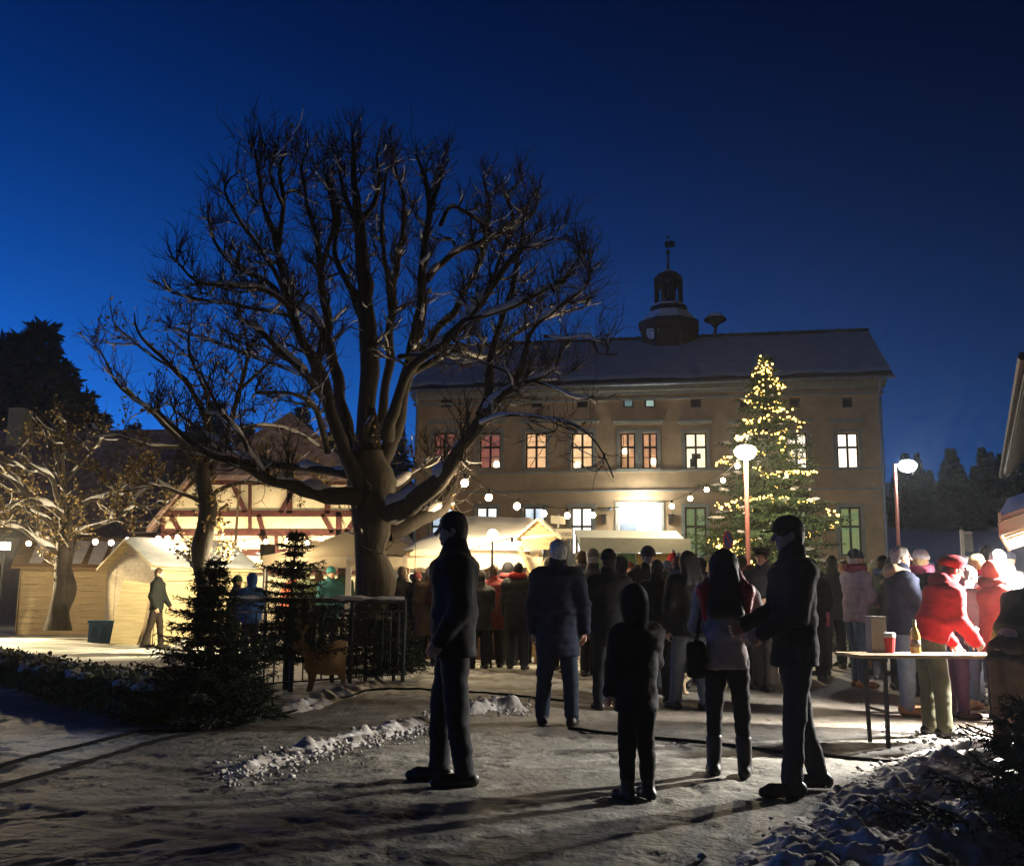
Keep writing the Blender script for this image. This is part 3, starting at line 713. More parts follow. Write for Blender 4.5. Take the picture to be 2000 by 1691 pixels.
TY = 17.0
LIMBS = [
 [(728, 1262, 0, 46), (728, 1225, 0, 39), (727, 1150, 0, 35), (727, 1060, 0, 35), (724, 985, 0, 40), (720, 930, 0, 44), (719, 880, 0, 36)],
 [(720, 930, 0, 34), (718, 850, .1, 29), (722, 750, .2, 25), (715, 640, .2, 22), (708, 540, .1, 19), (703, 440, 0, 15), (697, 360, 0, 11), (690, 290, 0, 6), (688, 262, 0, 3)],
 [(706, 945, -.2, 24), (664, 850, -.5, 19), (632, 760, -.8, 16), (600, 680, -1.0, 14), (577, 610, -1.2, 12), (556, 530, -1.3, 10), (541, 480, -1.4, 9), (522, 420, -1.4, 7), (506, 350, -1.3, 5), (497, 295, -1.2, 3)],
 [(541, 480, -1.4, 7), (552, 400, -1.3, 6), (545, 340, -1.2, 5), (558, 295, -1.1, 3)],
 [(552, 400, -1.3, 5), (528, 345, -1.5, 4), (538, 300, -1.5, 3)],
 [(700, 905, .2, 20), (668, 790, .5, 16), (650, 700, .8, 14), (636, 600, 1.0, 12), (628, 520, 1.1, 10), (620, 455, 1.1, 8), (602, 400, 1.2, 6), (590, 330, 1.2, 4), (600, 300, 1.2, 3)],
 [(628, 520, 1.1, 8), (650, 440, .9, 6), (640, 370, .9, 5), (632, 310, .9, 3)],
 [(697, 975, -.3, 26), (640, 968, -.7, 22), (580, 948, -1.2, 18), (520, 930, -1.6, 14), (450, 903, -2.0, 11), (395, 878, -2.2, 9), (345, 838, -2.4, 6), (310, 805, -2.5, 4)],
 [(700, 930, .2, 14), (640, 915, .6, 11), (565, 908, 1.0, 9), (480, 893, 1.4, 7), (400, 845, 1.8, 5), (340, 800, 2.0, 3)],
 [(634, 770, -.8, 10), (600, 735, -1.1, 9), (550, 690, -1.5, 8), (505, 645, -1.8, 7), (480, 625, -1.9, 4)],
 [(620, 740, -.4, 12), (626, 640, -.2, 10), (570, 590, .2, 9), (520, 550, .5, 8), (446, 508, .8, 6), (415, 455, .9, 4), (405, 420, 1.0, 3)],
 [(588, 650, -1.0, 8), (550, 590, -1.4, 7), (505, 566, -1.7, 7), (440, 556, -2.1, 6), (385, 550, -2.3, 4), (350, 515, -2.4, 3)],
 [(576, 615, .9, 7), (520, 605, 1.2, 6), (440, 592, 1.6, 5), (380, 582, 1.9, 4), (335, 572, 2.1, 3)],
 [(575, 605, -1.2, 7), (520, 500, -1.8, 6), (470, 430, -2.2, 5), (440, 370, -2.4, 4), (455, 345, -2.4, 3)],
 [(715, 640, .2, 10), (680, 560, .6, 9), (655, 500, .9, 7), (660, 420, 1.1, 6), (640, 335, 1.2, 3)],
 [(703, 440, 0, 8), (740, 370, .3, 6), (735, 310, .4, 4)], [(703, 450, 0, 7), (672, 380, -.3, 6), (660, 320, -.4, 3)],
 [(740, 925, .1, 24), (772, 830, .2, 20), (798, 710, .2, 17), (820, 600, .1, 14), (832, 495, 0, 12), (840, 405, 0, 9), (826, 335, 0, 5), (815, 305, 0, 3)],
 [(840, 405, 0, 8), (860, 355, .2, 6), (868, 305, .2, 3)],
 [(735, 890, .6, 16), (756, 760, 1.1, 13), (765, 620, 1.4, 11), (784, 490, 1.5, 8), (792, 400, 1.5, 6), (768, 320, 1.5, 3)],
 [(768, 610, 1.4, 8), (752, 520, 1.5, 7), (745, 430, 1.5, 5), (752, 340, 1.6, 3)],
 [(752, 860, -.5, 18), (800, 740, -1.1, 15), (850, 680, -1.4, 13), (912, 612, -1.7, 11), (960, 560, -1.9, 10), (1001, 501, -2.1, 7), (1040, 478, -2.2, 5), (1075, 468, -2.3, 3)],
 [(905, 625, -1.7, 9), (986, 603, -1.9, 9), (1051, 575, -2.1, 8), (1118, 534, -2.2, 5), (1130, 505, -2.2, 3)],
 [(758, 1005, -.2, 30), (805, 978, -.6, 26), (862, 935, -1.1, 23), (900, 878, -1.4, 20), (932, 828, -1.6, 18), (965, 790, -1.8, 15), (1005, 762, -2.0, 12), (1045, 742, -2.1, 9), (1082, 722, -2.2, 6), (1097, 685, -2.2, 4)],
 [(938, 815, -1.6, 12), (952, 772, -1.5, 11), (956, 711, -1.4, 10), (977, 634, -1.3, 8), (1001, 557, -1.3, 7), (1016, 485, -1.2, 5), (1022, 430, -1.2, 3)],
 [(1000, 765, -2.0, 9), (1022, 700, -2.2, 8), (1048, 640, -2.4, 7), (1100, 592, -2.6, 6), (1146, 557, -2.7, 4), (1152, 520, -2.7, 3)],
 [(930, 832, -1.6, 7), (985, 812, -2.2, 5), (1060, 816, -2.7, 4), (1112, 826, -3.0, 4), (1150, 848, -3.1, 3), (1178, 885, -3.2, 2), (1198, 932, -3.2, 2)],
 [(762, 1040, .2, 22), (815, 1016, .5, 19), (865, 985, .9, 16), (884, 955, 1.0, 12)],
 [(764, 962, .6, 14), (806, 930, 1.0, 12), (845, 898, 1.3, 9), (884, 886, 1.5, 4)],
 [(1062, 660, -2.4, 5), (1110, 662, -2.6, 4), (1152, 655, -2.8, 4), (1168, 688, -2.9, 3), (1207, 690, -3.0, 2)],
 [(828, 545, .1, 9), (880, 500, .5, 8), (940, 468, .9, 7), (990, 448, 1.1, 6), (1038, 421, 1.2, 4), (1048, 395, 1.2, 3)],
 [(860, 440, .3, 7), (885, 405, .5, 6), (930, 430, .9, 5), (970, 470, 1.1, 4)],
 [(800, 700, .4, 11), (860, 640, .9, 10), (915, 560, 1.3, 8), (945, 480, 1.6, 7), (955, 410, 1.7, 5), (945, 355, 1.8, 3)],
 [(960, 560, 1.2, 7), (1000, 440, 1.5, 6), (990, 385, 1.6, 4), (1010, 360, 1.6, 3)],
 [(800, 730, .2, 10), (880, 690, .8, 7), (950, 700, 1.2, 6), (1000, 660, 1.6, 5), (1070, 620, 2.0, 4), (1140, 600, 2.3, 3)],
 [(780, 700, -.3, 8), (860, 690, -.9, 5), (930, 705, -1.4, 4), (1000, 730, -1.8, 3)],
 [(1040, 745, -2.1, 5), (1090, 760, -2.5, 4), (1128, 778, -2.7, 3), (1160, 775, -2.8, 2)],
 [(640, 880, -.6, 9), (615, 800, -1.3, 7), (570, 770, -1.9, 5), (500, 765, -2.4, 4)],
 [(520, 930, -1.6, 8), (470, 850, -2.2, 6), (430, 800, -2.5, 5), (400, 740, -2.7, 4)],
 [(632, 760, .9, 8), (570, 720, 1.6, 6), (480, 690, 2.1, 5), (400, 660, 2.5, 4), (330, 640, 2.8, 3)],
]
LIMBS[1][0] = (720, 945, 0, 38)
linden = leafy_tree('linden_tree', 'huge bare pollarded linden with snow along its dark limbs, in front of the town hall', LIMBS, np.random.default_rng(5), TY,
                    thin=0.76, sec_step=0.18, sec_len=(0.3, 0.85), ter=6, knob=8, twig_len=(0.15, 0.5), leaves=700, leafmat=mat('withered leaf', (0.28, 0.17, 0.05), rough=0.8, var=0.3, scale=30),
                    leaf_filter=lambda p: 1.0 if p[2] < 5 else 0.15, twig_r=0.0066)

M_leafy = mat('yellow autumn leaf', (0.27, 0.19, 0.07), rough=0.75, var=0.45, scale=22)
L2 = [
 [(398, 1262, 0, 20), (397, 1150, 0, 16), (396, 1120, .0, 17), (394, 1075, 0, 21), (402, 1030, 0, 17), (402, 960, 0, 16), (400, 920, 0, 16)],
 [(400, 930, 0, 14), (412, 850, .1, 11), (388, 780, .2, 9), (335, 720, .2, 7), (270, 650, .2, 4), (262, 610, .2, 2)],
 [(400, 930, 0, 12), (360, 870, -.3, 10), (300, 810, -.6, 8), (240, 760, -.8, 6), (200, 690, -.9, 3)],
 [(405, 925, .1, 12), (440, 850, .4, 10), (470, 760, .6, 8), (485, 690, .8, 6), (478, 640, .9, 4)],
 [(412, 850, .1, 9), (400, 760, .6, 7), (370, 690, .9, 5), (370, 630, 1.0, 3)],
 [(402, 980, 0, 9), (440, 950, .4, 7), (500, 940, .8, 6), (560, 945, 1.1, 4), (610, 960, 1.3, 3)],
 [(400, 985, 0, 7), (350, 960, -.4, 6), (290, 950, -.8, 4), (240, 960, -1.0, 3)],
 [(335, 720, .2, 5), (290, 690, .5, 4), (230, 640, .8, 3)], [(470, 760, .6, 6), (530, 700, 1.0, 5), (570, 640, 1.2, 3)],
 [(360, 870, -.3, 7), (290, 870, -.9, 5), (220, 850, -1.3, 4), (160, 860, -1.5, 3)],
 [(440, 850, .4, 7), (520, 830, 1.0, 5), (590, 850, 1.5, 4), (640, 880, 1.8, 3)],
]
tree2 = leafy_tree('maple_tree', 'young tree with yellow leaves and a knobbed trunk behind the railing', L2, np.random.default_rng(8), 20.0, sec_step=0.30, sec_len=(0.4, 1.3), ter=4, knob=5,
                   twig_len=(0.2, 0.55), leaves=10000, leafmat=M_leafy, leaf_filter=lambda p: 1.0 if p[2] < 3.9 else (0.5 if p[2] < 4.6 else 0.12), snow_amt=0.9, twig_r=0.006, thin=0.62)
L3 = [
 [(112, 1232, 0, 27), (116, 1200, 0, 22), (122, 1150, 0, 19), (126, 1095, 0, 18), (129, 1050, 0, 15), (130, 1030, 0, 14)],
 [(129, 1050, 0, 12), (122, 1000, .1, 10), (128, 940, .2, 8), (120, 880, .2, 5), (128, 830, .3, 3)],
 [(126, 1065, 0, 11), (100, 1020, -.4, 9), (60, 1000, -.8, 7), (42, 960, -1.0, 6), (10, 930, -1.2, 4), (-30, 910, -1.4, 3)],
 [(122, 1010, 0, 9), (95, 985, -.5, 7), (55, 978, -.8, 5), (15, 985, -1.0, 3)],
 [(128, 1060, 0, 9), (160, 1035, .5, 7), (210, 1020, .9, 6), (262, 990, 1.2, 4), (320, 985, 1.5, 3)],
 [(128, 1020, 0, 8), (160, 985, .5, 6), (200, 970, .9, 5), (250, 965, 1.1, 3)],
 [(122, 1000, 0, 7), (100, 940, -.6, 6), (70, 915, -.9, 5), (40, 895, -1.1, 3)],
 [(126, 960, .1, 6), (108, 900, .3, 5), (90, 860, .4, 3)], [(128, 940, .2, 6), (160, 900, .6, 5), (190, 860, .8, 3)],
 [(126, 1080, 0, 8), (80, 1060, -.6, 5), (35, 1030, -1.0, 4), (0, 1025, -1.2, 3)],
]
tree3 = leafy_tree('maple_tree', 'leafy young tree with snow-lined boughs in front of the far left hut', L3, np.random.default_rng(9), 26.0, sec_step=0.34, sec_len=(0.5, 1.5), ter=4, knob=5,
                   twig_len=(0.25, 0.65), leaves=3600, leafmat=M_leafy, leaf_filter=lambda p: 1.0 if p[2] < 4.2 else 0.3, snow_amt=1.15, twig_r=0.007, thin=0.75)

# ---------------------------------------------------------------- conifers
M_needle = mat('dark fir needles', (0.02, 0.034, 0.018), rough=0.8, var=0.4, scale=14)
M_needle2 = mat('fir needles', (0.05, 0.085, 0.035), rough=0.75, var=0.4, scale=14)
def conifer_arrays(H, Rb, whorls, per, rg, twigs=9, needle=0.09, droop=0.25, base=0.08, irregular=0.2, wid=0.28, upsweep=0.0):
    """needle blades spread along drooping boughs -> quad array; also returns bough polylines"""
    V = []; boughs = []
    for w_ in range(whorls):
        f = (w_ + rg.uniform(-0.3, 0.3)) / whorls; f = min(max(f, 0), 0.985)
        z = H * (base + (1 - base) * f)
        for k in range(per):
            a = 2 * math.pi * (k + rg.random() * 0.8) / per + w_ * 1.3
            L = Rb * ((1 - f) ** 0.85) * rg.uniform(1 - irregular * 1.6, 1 + irregular) + 0.05
            n = 7; t = np.linspace(0, 1, n)
            hx = np.cos(a) * L * t; hy = np.sin(a) * L * t
            hz = z + L * (upsweep * t + 0.18 * t - droop * t ** 1.3 + 0.16 * t ** 3) + 0 * t
            P = np.stack([hx, hy, hz], 1); boughs.append(P)
            dirv = np.array([np.cos(a), np.sin(a), 0]); side = np.array([-np.sin(a), np.cos(a), 0])
            nt_ = max(4, int(twigs * (0.4 + L / max(Rb, 0.01))))
            for j in range(nt_):
                s = 0.12 + 0.88 * (j + rg.random()) / nt_
                p = np.array([np.interp(s, t, P[:, i]) for i in range(3)])
                for sd in (-1, 1):
                    tl = L * 0.36 * (1.1 - s) + needle * 0.8
                    td = dirv * rg.uniform(0.5, 0.9) + side * sd * rg.uniform(0.6, 1.0) + np.array([0, 0, rg.uniform(-0.45, 0.15)])
                    td /= np.linalg.norm(td)
                    m = max(2, int(tl / (needle * 0.55)))
                    for q_ in range(m):
                        c = p + td * tl * (q_ + 0.3) / m + rg.normal(0, 0.012, 3)
                        nd = td * 0.8 + rg.normal(0, 0.45, 3); nd /= np.linalg.norm(nd)
                        up = np.cross(nd, rg.normal(0, 1, 3)); up /= max(np.linalg.norm(up), 1e-6)
                        l_ = needle * rg.uniform(0.8, 1.5)
                        V.append((c - nd * l_ * 0.2, c + up * l_ * wid * 0.5 + nd * l_ * 0.3, c + nd * l_, c - up * l_ * wid * 0.5 + nd * l_ * 0.3))
    V = np.array(V); n = len(V)
    return V.reshape(-1, 3), np.arange(n * 4).reshape(-1, 4), boughs
def conifer(name, loc, label, H, Rb, whorls, per, seed, needlemat, cat='tree', group=None, trunk_r=0.05, snow=0.0, **kw):
    rg = np.random.default_rng(seed)
    root = empty(name, loc, 0, label, cat, group)
    V, F_, boughs = conifer_arrays(H, Rb, whorls, per, rg, **kw)
    T = Tubes(); T.add(np.array([(0, 0, 0), (0, 0, H * 0.5), (0.01, 0.0, H * 0.98)]), [trunk_r, trunk_r * 0.6, 0.012], 7)
    for P in boughs: T.add(P, np.linspace(trunk_r * 0.22, 0.006, len(P)), 3)
    T.build('trunk', M_bark, root)
    cr = mesh_obj('crown', V, F_, needlemat, root); tag(cr, kind='stuff')
    if snow:
        Ts = Tubes()
        for k, P in enumerate(boughs):
            if rg.random() > snow: continue
            a, b = sorted(rg.uniform(0.35, 1.0, 2)); t = np.linspace(a, max(b, a + 0.25), 6) * (len(P) - 1)
            Q = np.stack([np.interp(t, np.arange(len(P)), P[:, i]) for i in range(3)], 1); Q[:, 2] += 0.05
            L = np.linalg.norm(P[-1] - P[0]); Ts.add(Q, np.array([0.3, 1, 0.8, 1.1, 0.8, 0.2]) * min(0.06, 0.05 * L), 5)
        if Ts.V: so = Ts.build('bough_snow', M_bsnow, root); tag(so, kind='stuff')
    return root, boughs
XB = gnd(1505, 1240); XB = at(1508, 1230, 30.0); XB[2] = 0
XH = float(at(1512, 690, 30.0)[2])
xmas, xb = conifer('christmas_tree', XB, 'tall christmas tree wound with warm fairy lights, behind the light-tinted lamp post', XH, 2.45, 30, 11, 21, M_needle2, trunk_r=0.12, snow=0.35, twigs=17, needle=0.11, droop=0.38, base=0.14, irregular=0.42)
# fairy lights: one wire wound round the boughs, a bulb every few centimetres
M_fairy = mat('fairy bulb', (1, 0.8, 0.3), emit=(1.0, 0.58, 0.12), estr=9.0)
M_wire = mat('dark green wire', (0.02, 0.03, 0.02), rough=0.6)
rg = np.random.default_rng(77)
fl = empty('fairy_lights', XB, 0, 'chain of small warm fairy lights wound round the christmas tree', 'fairy lights')
wire = []; z = XH * 0.985; a = 2.0
while z > 0.9:
    f = z / XH; rr = 2.62 * (1 - f) ** 0.87 + 0.05
    wob = 0.78 + 0.32 * math.sin(a * 2.7) + 0.16 * rg.normal()
    sag = 0.5 * math.sin(a * 1.37 + 0.6) * (1 - f) * 2
    wire.append((rr * wob * math.cos(a), rr * wob * math.sin(a), z + sag * 0.6))
    a += 0.22 / max(rr, 0.12) * 0.9 if rr > 0.12 else 0.6; z -= 0.013 + 0.027 * (1 - f) if f < 0.95 else 0.03
wire = np.array(wire)
wire = polyline(wire, 0.05)
T = Tubes(); T.add(wire, 0.006, 3); T.build('wire', M_wire, fl)
Lw = np.concatenate([[0], np.cumsum(np.linalg.norm(np.diff(wire, axis=0), axis=1))]); bulbs = MB(); s = 0
nb = 0
while s < Lw[-1]:
    p = np.array([np.interp(s, Lw, wire[:, i]) for i in range(3)]) + rg.normal(0, 0.04, 3)
    bulbs.sphere(p, rg.uniform(0.013, 0.036), 6, 4); s += rg.uniform(0.05, 0.15) * (1 + 2.5 * (rg.random() < 0.10)); nb += 1
bo = bulbs.build('bulbs', M_fairy, fl); tag(bo, kind='stuff')
# ================================================================== HOUSES ON THE LEFT
M_plaster = mat('cream plaster', (0.62, 0.56, 0.42), rough=0.9, var=0.1, scale=2, bump=0.15)
M_timber = mat('oxblood timber', (0.06, 0.016, 0.016), rough=0.7, var=0.25, scale=9, stretch=(1, 1, 0.3))
M_tile = mat('snowed roof tiles', (0.35, 0.27, 0.27), rough=0.8, col2=(0.16, 0.10, 0.09), scale=3.5, bump=0.4, bscale=14)
M_wood = mat('new spruce boards', (0.60, 0.48, 0.28), rough=0.65, var=0.16, scale=5, stretch=(0.3, 1, 4), bump=0.1)
M_wood2 = mat('aged boards', (0.33, 0.22, 0.12), rough=0.75, var=0.25, scale=6, stretch=(0.3, 1, 4), bump=0.15)
M_woodd = mat('dark stained boards', (0.12, 0.075, 0.045), rough=0.75, var=0.25, scale=6)
HY_ = 34.0
def hx_(px, py=1000): return float(at(px, py, HY_)[0])
def hz_(py, px=500): return float(at(px, py, HY_)[2])
house = empty('half_timbered_house', (hx_(520), HY_, 0), 0, 'half-timbered house with cream panels and oxblood beams, lit by bulbs behind the huts', 'building')
X0, X1 = hx_(316) - hx_(520), hx_(745) - hx_(520); ZE = hz_(1012, 320); ZH = hz_(938); K0, K1 = hx_(372) - hx_(520), hx_(690) - hx_(520)
ZR = hz_(790)
mb = MB(); mb.prism([(X0, -0.5), (X1, -0.5), (X1, ZE), (K1, ZH), (K0, ZH), (X0, ZE)], 0, 9); mb.build('wall', M_plaster, house)
ov = 0.35
XR = (X0 + X1) / 2; RY = 2.2
for s_, (xa, ka) in ((0, (X0, K0)), (1, (X1, K1))):
    sg = -1 if s_ == 0 else 1
    sl = (ZH - ZE) / abs(ka - xa)
    xe, ze = xa + sg * ov, ZE - sl * ov
    v = [(xe, -ov, ze), (ka, -ov, ZH), (XR, RY, ZR), (XR, 9.3, ZR), (xe, 9.3, ze)]
    v2 = [(a_, b_, c_ + 0.16) for a_, b_, c_ in v]
    n = 5
    MB().add(v + v2, [tuple(range(n)), tuple(range(2 * n - 1, n - 1, -1))] + [(i, i + n, (i + 1) % n + n, (i + 1) % n) for i in range(n)]).build('roof', M_tile, house)
v = [(K0, -ov - 0.1, ZH - 0.05), (K1, -ov - 0.1, ZH - 0.05), (XR, RY, ZR)]
MB().add(v + [(a_, b_, c_ + 0.17) for a_, b_, c_ in v], [(0, 2, 1), (3, 4, 5), (0, 1, 4, 3), (1, 2, 5, 4), (2, 0, 3, 5)]).build('hip_roof', M_tile, house)
def beam(a, b, w=0.2, par=house, m=M_timber):
    MB().bar((a[0], -0.03, a[1]), (b[0], -0.03, b[1]), 0.09, w, up=(0, 0, 1) if abs(a[0] - b[0]) > 0.05 else (1, 0, 0)).build('beam', m, par)
def hp(px, py): return (hx_(px, py) - hx_(520), hz_(py, px))
for py, xa, xb_ in ((1003, 318, 745), (1040, 318, 745), (1078, 318, 745), (941, 372, 688), (1115, 318, 745)):
    beam(hp(xa, py), hp(xb_, py), 0.2)
for px, ya, yb in ((319, 1013, 1200), (345, 1040, 1115), (405, 943, 1078), (489, 943, 1040), (566, 943, 1003), (662, 1000, 1078), (743, 1013, 1200), (640, 943, 1003), (600, 1040, 1115), (540, 1040, 1115)):
    beam(hp(px, ya), hp(px, yb), 0.18)
for a_, b_ in (((335, 1006), (352, 1038)), ((338, 1042), (350, 1076)), ((455, 945), (480, 1000)), ((505, 1005), (525, 1075)), ((462, 1075), (440, 1110)), ((508, 1042), (530, 1076)), ((630, 1005), (650, 1040)), ((700, 1005), (676, 1040)), ((580, 945), (548, 1001))):
    beam(hp(*a_), hp(*b_), 0.15)
beam(hp(300, 1020), hp(374, 938), 0.24); beam(hp(760, 1020), hp(688, 938), 0.24)
# lit windows of the house, mostly hidden
for px in (430, 620):
    a_, b_ = hp(px - 16, 1100), hp(px + 16, 1056)
    w_ = MB().box(a_[0], b_[0], -0.05, -0.004, a_[1], b_[1]).build('window', M_frame, house)
    for i in (0, 1):
        xw = a_[0] + 0.05 + i * (b_[0] - a_[0]) / 2; MB().box(xw, xw + (b_[0] - a_[0]) / 2 - 0.1, -0.06, -0.052, a_[1] + 0.06, b_[1] - 0.06).build('pane', M_glassd, w_)

# low house with a wide roof at the far left
h2 = empty('farmhouse', (float(at(60, 1000, 42)[0]), 42, 0), R(-6), 'dim farmhouse with a broad snow-dusted roof behind the far left tree', 'building')
MB().box(-9, 5.2, 0, 8, -0.5, 3.9).build('wall', mat('dim rose plaster', (0.3, 0.2, 0.19), rough=0.9), h2)
zt = 8.3
for y0, y1, sg in ((-0.6, 4.0, 1), (8.6, 4.0, -1)):
    v = [(-9.5, y0, 3.7), (5.7, y0, 3.7), (4.4, y1, zt), (-8.6, y1, zt)]
    MB().add(v + [(a_, b_, c_ + 0.2) for a_, b_, c_ in v], [(0, 3, 2, 1), (4, 5, 6, 7), (0, 1, 5, 4), (1, 2, 6, 5), (2, 3, 7, 6), (3, 0, 4, 7)]).build('roof', M_tile, h2)
MB().box(-3.4, -2.7, 3.2, 4.0, zt - 0.8, zt + 1.1).build('chimney', M_wall2, h2)
for k in range(3):
    x = -6 + k * 3.6; w_ = MB().box(x, x + 1.0, -0.05, -0.004, 1.3, 2.7).build('window', M_frame, h2); MB().box(x + 0.1, x + 0.9, -0.06, -0.052, 1.4, 2.6).build('pane', M_glassd, w_)
# slatted lean-to between the houses
lt = empty('slatted_shed', (*at(282, 1100, 36)[:2], 0), 0, 'open slatted shed with snow on its boards beside the half-timbered house', 'shed')
for k in range(6):
    z = 2.6 + k * 0.19
    MB().box(-0.62, 0.55, -0.03, 0.0, z, z + 0.11).build('slat', M_woodd, lt)
    MB().box(-0.62, 0.55, -0.06, 0.02, z + 0.112, z + 0.145).build('slat_snow', M_bsnow, lt)
for x in (-0.6, 0.53): MB().box(x - 0.05, x + 0.05, 0.002, 0.1, 0, 3.8).build('post', M_woodd, lt)

# ================================================================== MARKET HUTS
def hut(name, label, C, yaw, L, Wd, ze, zr, roofmat, wallmat, opening=True, ov=0.22):
    """local x along the ridge from the near gable, y to the back"""
    h = empty(name, (C[0], C[1], 0), yaw, label, 'market hut', 'wooden market huts on the lawn')
    nb = 11; bh = ze / nb
    for k in range(nb):          # boards of the long front side
        j = rnd.uniform(-0.004, 0.004)
        if opening and 5 <= k < nb - 2:
            continue
        MB().box(0.05, L - 0.05, -0.022 + j, 0.0 + j, k * bh + 0.004, (k + 1) * bh - 0.004).build('board', wallmat, h)
    if opening:   # closed shutter, slightly set back
        MB().box(0.12, L - 0.12, 0.03, 0.055, 5 * bh, (nb - 2) * bh - 0.01).build('shutter', wallmat, h)
    npn = 5
    for k in range(npn):         # vertical boards of the gable
        y0, y1 = Wd * k / npn, Wd * (k + 1) / npn
        za = ze + (zr - ze) * (1 - abs(y0 - Wd / 2) / (Wd / 2)); zb = ze + (zr - ze) * (1 - abs(y1 - Wd / 2) / (Wd / 2)); zm = zr if k == npn // 2 else None
        pts = [(y0 + 0.004, 0.0), (y1 - 0.004, 0.0), (y1 - 0.004, zb)] + ([(Wd / 2, zr)] if zm else []) + [(y0 + 0.004, za)]
        jx = rnd.uniform(-0.004, 0.004); n = len(pts)
        v = [(0 + jx, p[0], p[1]) for p in pts] + [(-0.02 + jx, p[0], p[1]) for p in pts]
        MB().add(v, [tuple(range(n)), tuple(range(2 * n - 1, n - 1, -1))] + [(i, i + n, (i + 1) % n + n, (i + 1) % n) for i in range(n)]).build('gable_board', wallmat, h)
    for x in (0.03, L - 0.05): MB().box(x, x + 0.06, 0.003, 0.06, 0, ze).build('corner_post', wallmat, h)
    MB().box(L - 0.02, L, 0.0, Wd, 0, ze).build('end_wall', wallmat, h); MB().box(0, L, Wd - 0.02, Wd, 0, ze).build('back_wall', wallmat, h)
    sl = (zr - ze) / (Wd / 2)
    for sg in (0, 1):
        y0 = -ov if sg == 0 else Wd + ov; z0 = ze - sl * ov
        v = [(-ov, y0, z0), (L + ov, y0, z0), (L + ov, Wd / 2, zr), (-ov, Wd / 2, zr)]
        r_ = MB().add(v + [(a_, b_, c_ + 0.05) for a_, b_, c_ in v], [(0, 3, 2, 1) if sg == 0 else (0, 1, 2, 3), (4, 5, 6, 7) if sg == 0 else (7, 6, 5, 4), (0, 1, 5, 4), (1, 2, 6, 5), (2, 3, 7, 6), (3, 0, 4, 7)]).build('roof', roofmat, h)
        if roofmat is not M_wood2:
            gu_ = np.linspace(-ov + 0.02, L + ov - 0.02, 24); gv_ = np.linspace(0.03, 0.99, 14); A_, B_ = np.meshgrid(gu_, gv_)
            Yq = y0 + (Wd / 2 - y0) * B_; Zq = z0 + (zr - z0) * B_ + 0.09 + 0.03 * fbm(np.stack([A_ * 2, B_ * 4, 0 * A_], -1), 2, 5); Zq[0] -= 0.05; Zq[:, 0] -= 0.05; Zq[:, -1] -= 0.05
            n1_, n2_ = A_.shape; i1, j1 = np.meshgrid(np.arange(n1_ - 1), np.arange(n2_ - 1), indexing='ij')
            mesh_obj('roof_snow', np.stack([A_, Yq, Zq], -1).reshape(-1, 3), np.stack([i1 * n2_ + j1, i1 * n2_ + j1 + 1, (i1 + 1) * n2_ + j1 + 1, (i1 + 1) * n2_ + j1], -1).reshape(-1, 4), M_snow, r_, smooth=True)
    return h
CA = at(300, 1200, 23.4)
huta = hut('market_hut', 'new spruce market hut with a leaning board against its gable', CA, R(43), 2.35, 2.75, 1.82, 2.42, M_wood, M_wood)
CB = at(33, 1200, 28.2)
hutb = hut('market_hut', 'spruce market hut at the far left with a patchy brown roof', CB, R(16), 2.7, 2.9, 1.95, 2.75, M_wood2, M_wood, opening=False)
# patchy snow sheets on hut B roof
for k in range(5):
    x = 0.2 + k * 0.5; MB().add([(x, -0.1, 1.98), (x + 0.33, -0.1, 1.98), (x + 0.45, 0.95, 2.66), (x + 0.05, 1.0, 2.68)], [(0, 1, 2, 3)]).build('roof_snow', M_bsnow, hutb)
a_, b_ = gnd(242, 1262), at(268, 1136, 23.2)
bd = empty('leaning_board', a_, 0, 'long pale board leaning against the gable of the spruce hut', 'board')
MB().bar((0, 0, 0.02), b_ - a_, 0.03, 0.62, up=(0.8, 0.35, -0.45)).build('plank', M_wood, bd)
tb = empty('crate', (*at(204, 1200, 24.6)[:2], 0), R(20), 'blue plastic crate standing under the hut gable', 'crate')
M_blue = mat('blue plastic', (0.03, 0.10, 0.22), rough=0.4)
MB().box(-0.32, 0.32, -0.2, 0.2, 0.03, 0.5).build('body', M_blue, tb); MB().box(-0.35, 0.35, -0.23, 0.23, 0.502, 0.56).build('rim', M_blue, tb)
for k in range(3): MB().box(-0.25 + k * 0.2, -0.12 + k * 0.2, -0.212, -0.202, 0.15, 0.42).build('panel', mat('dark blue plastic', (0.02, 0.06, 0.14), rough=0.5), tb)

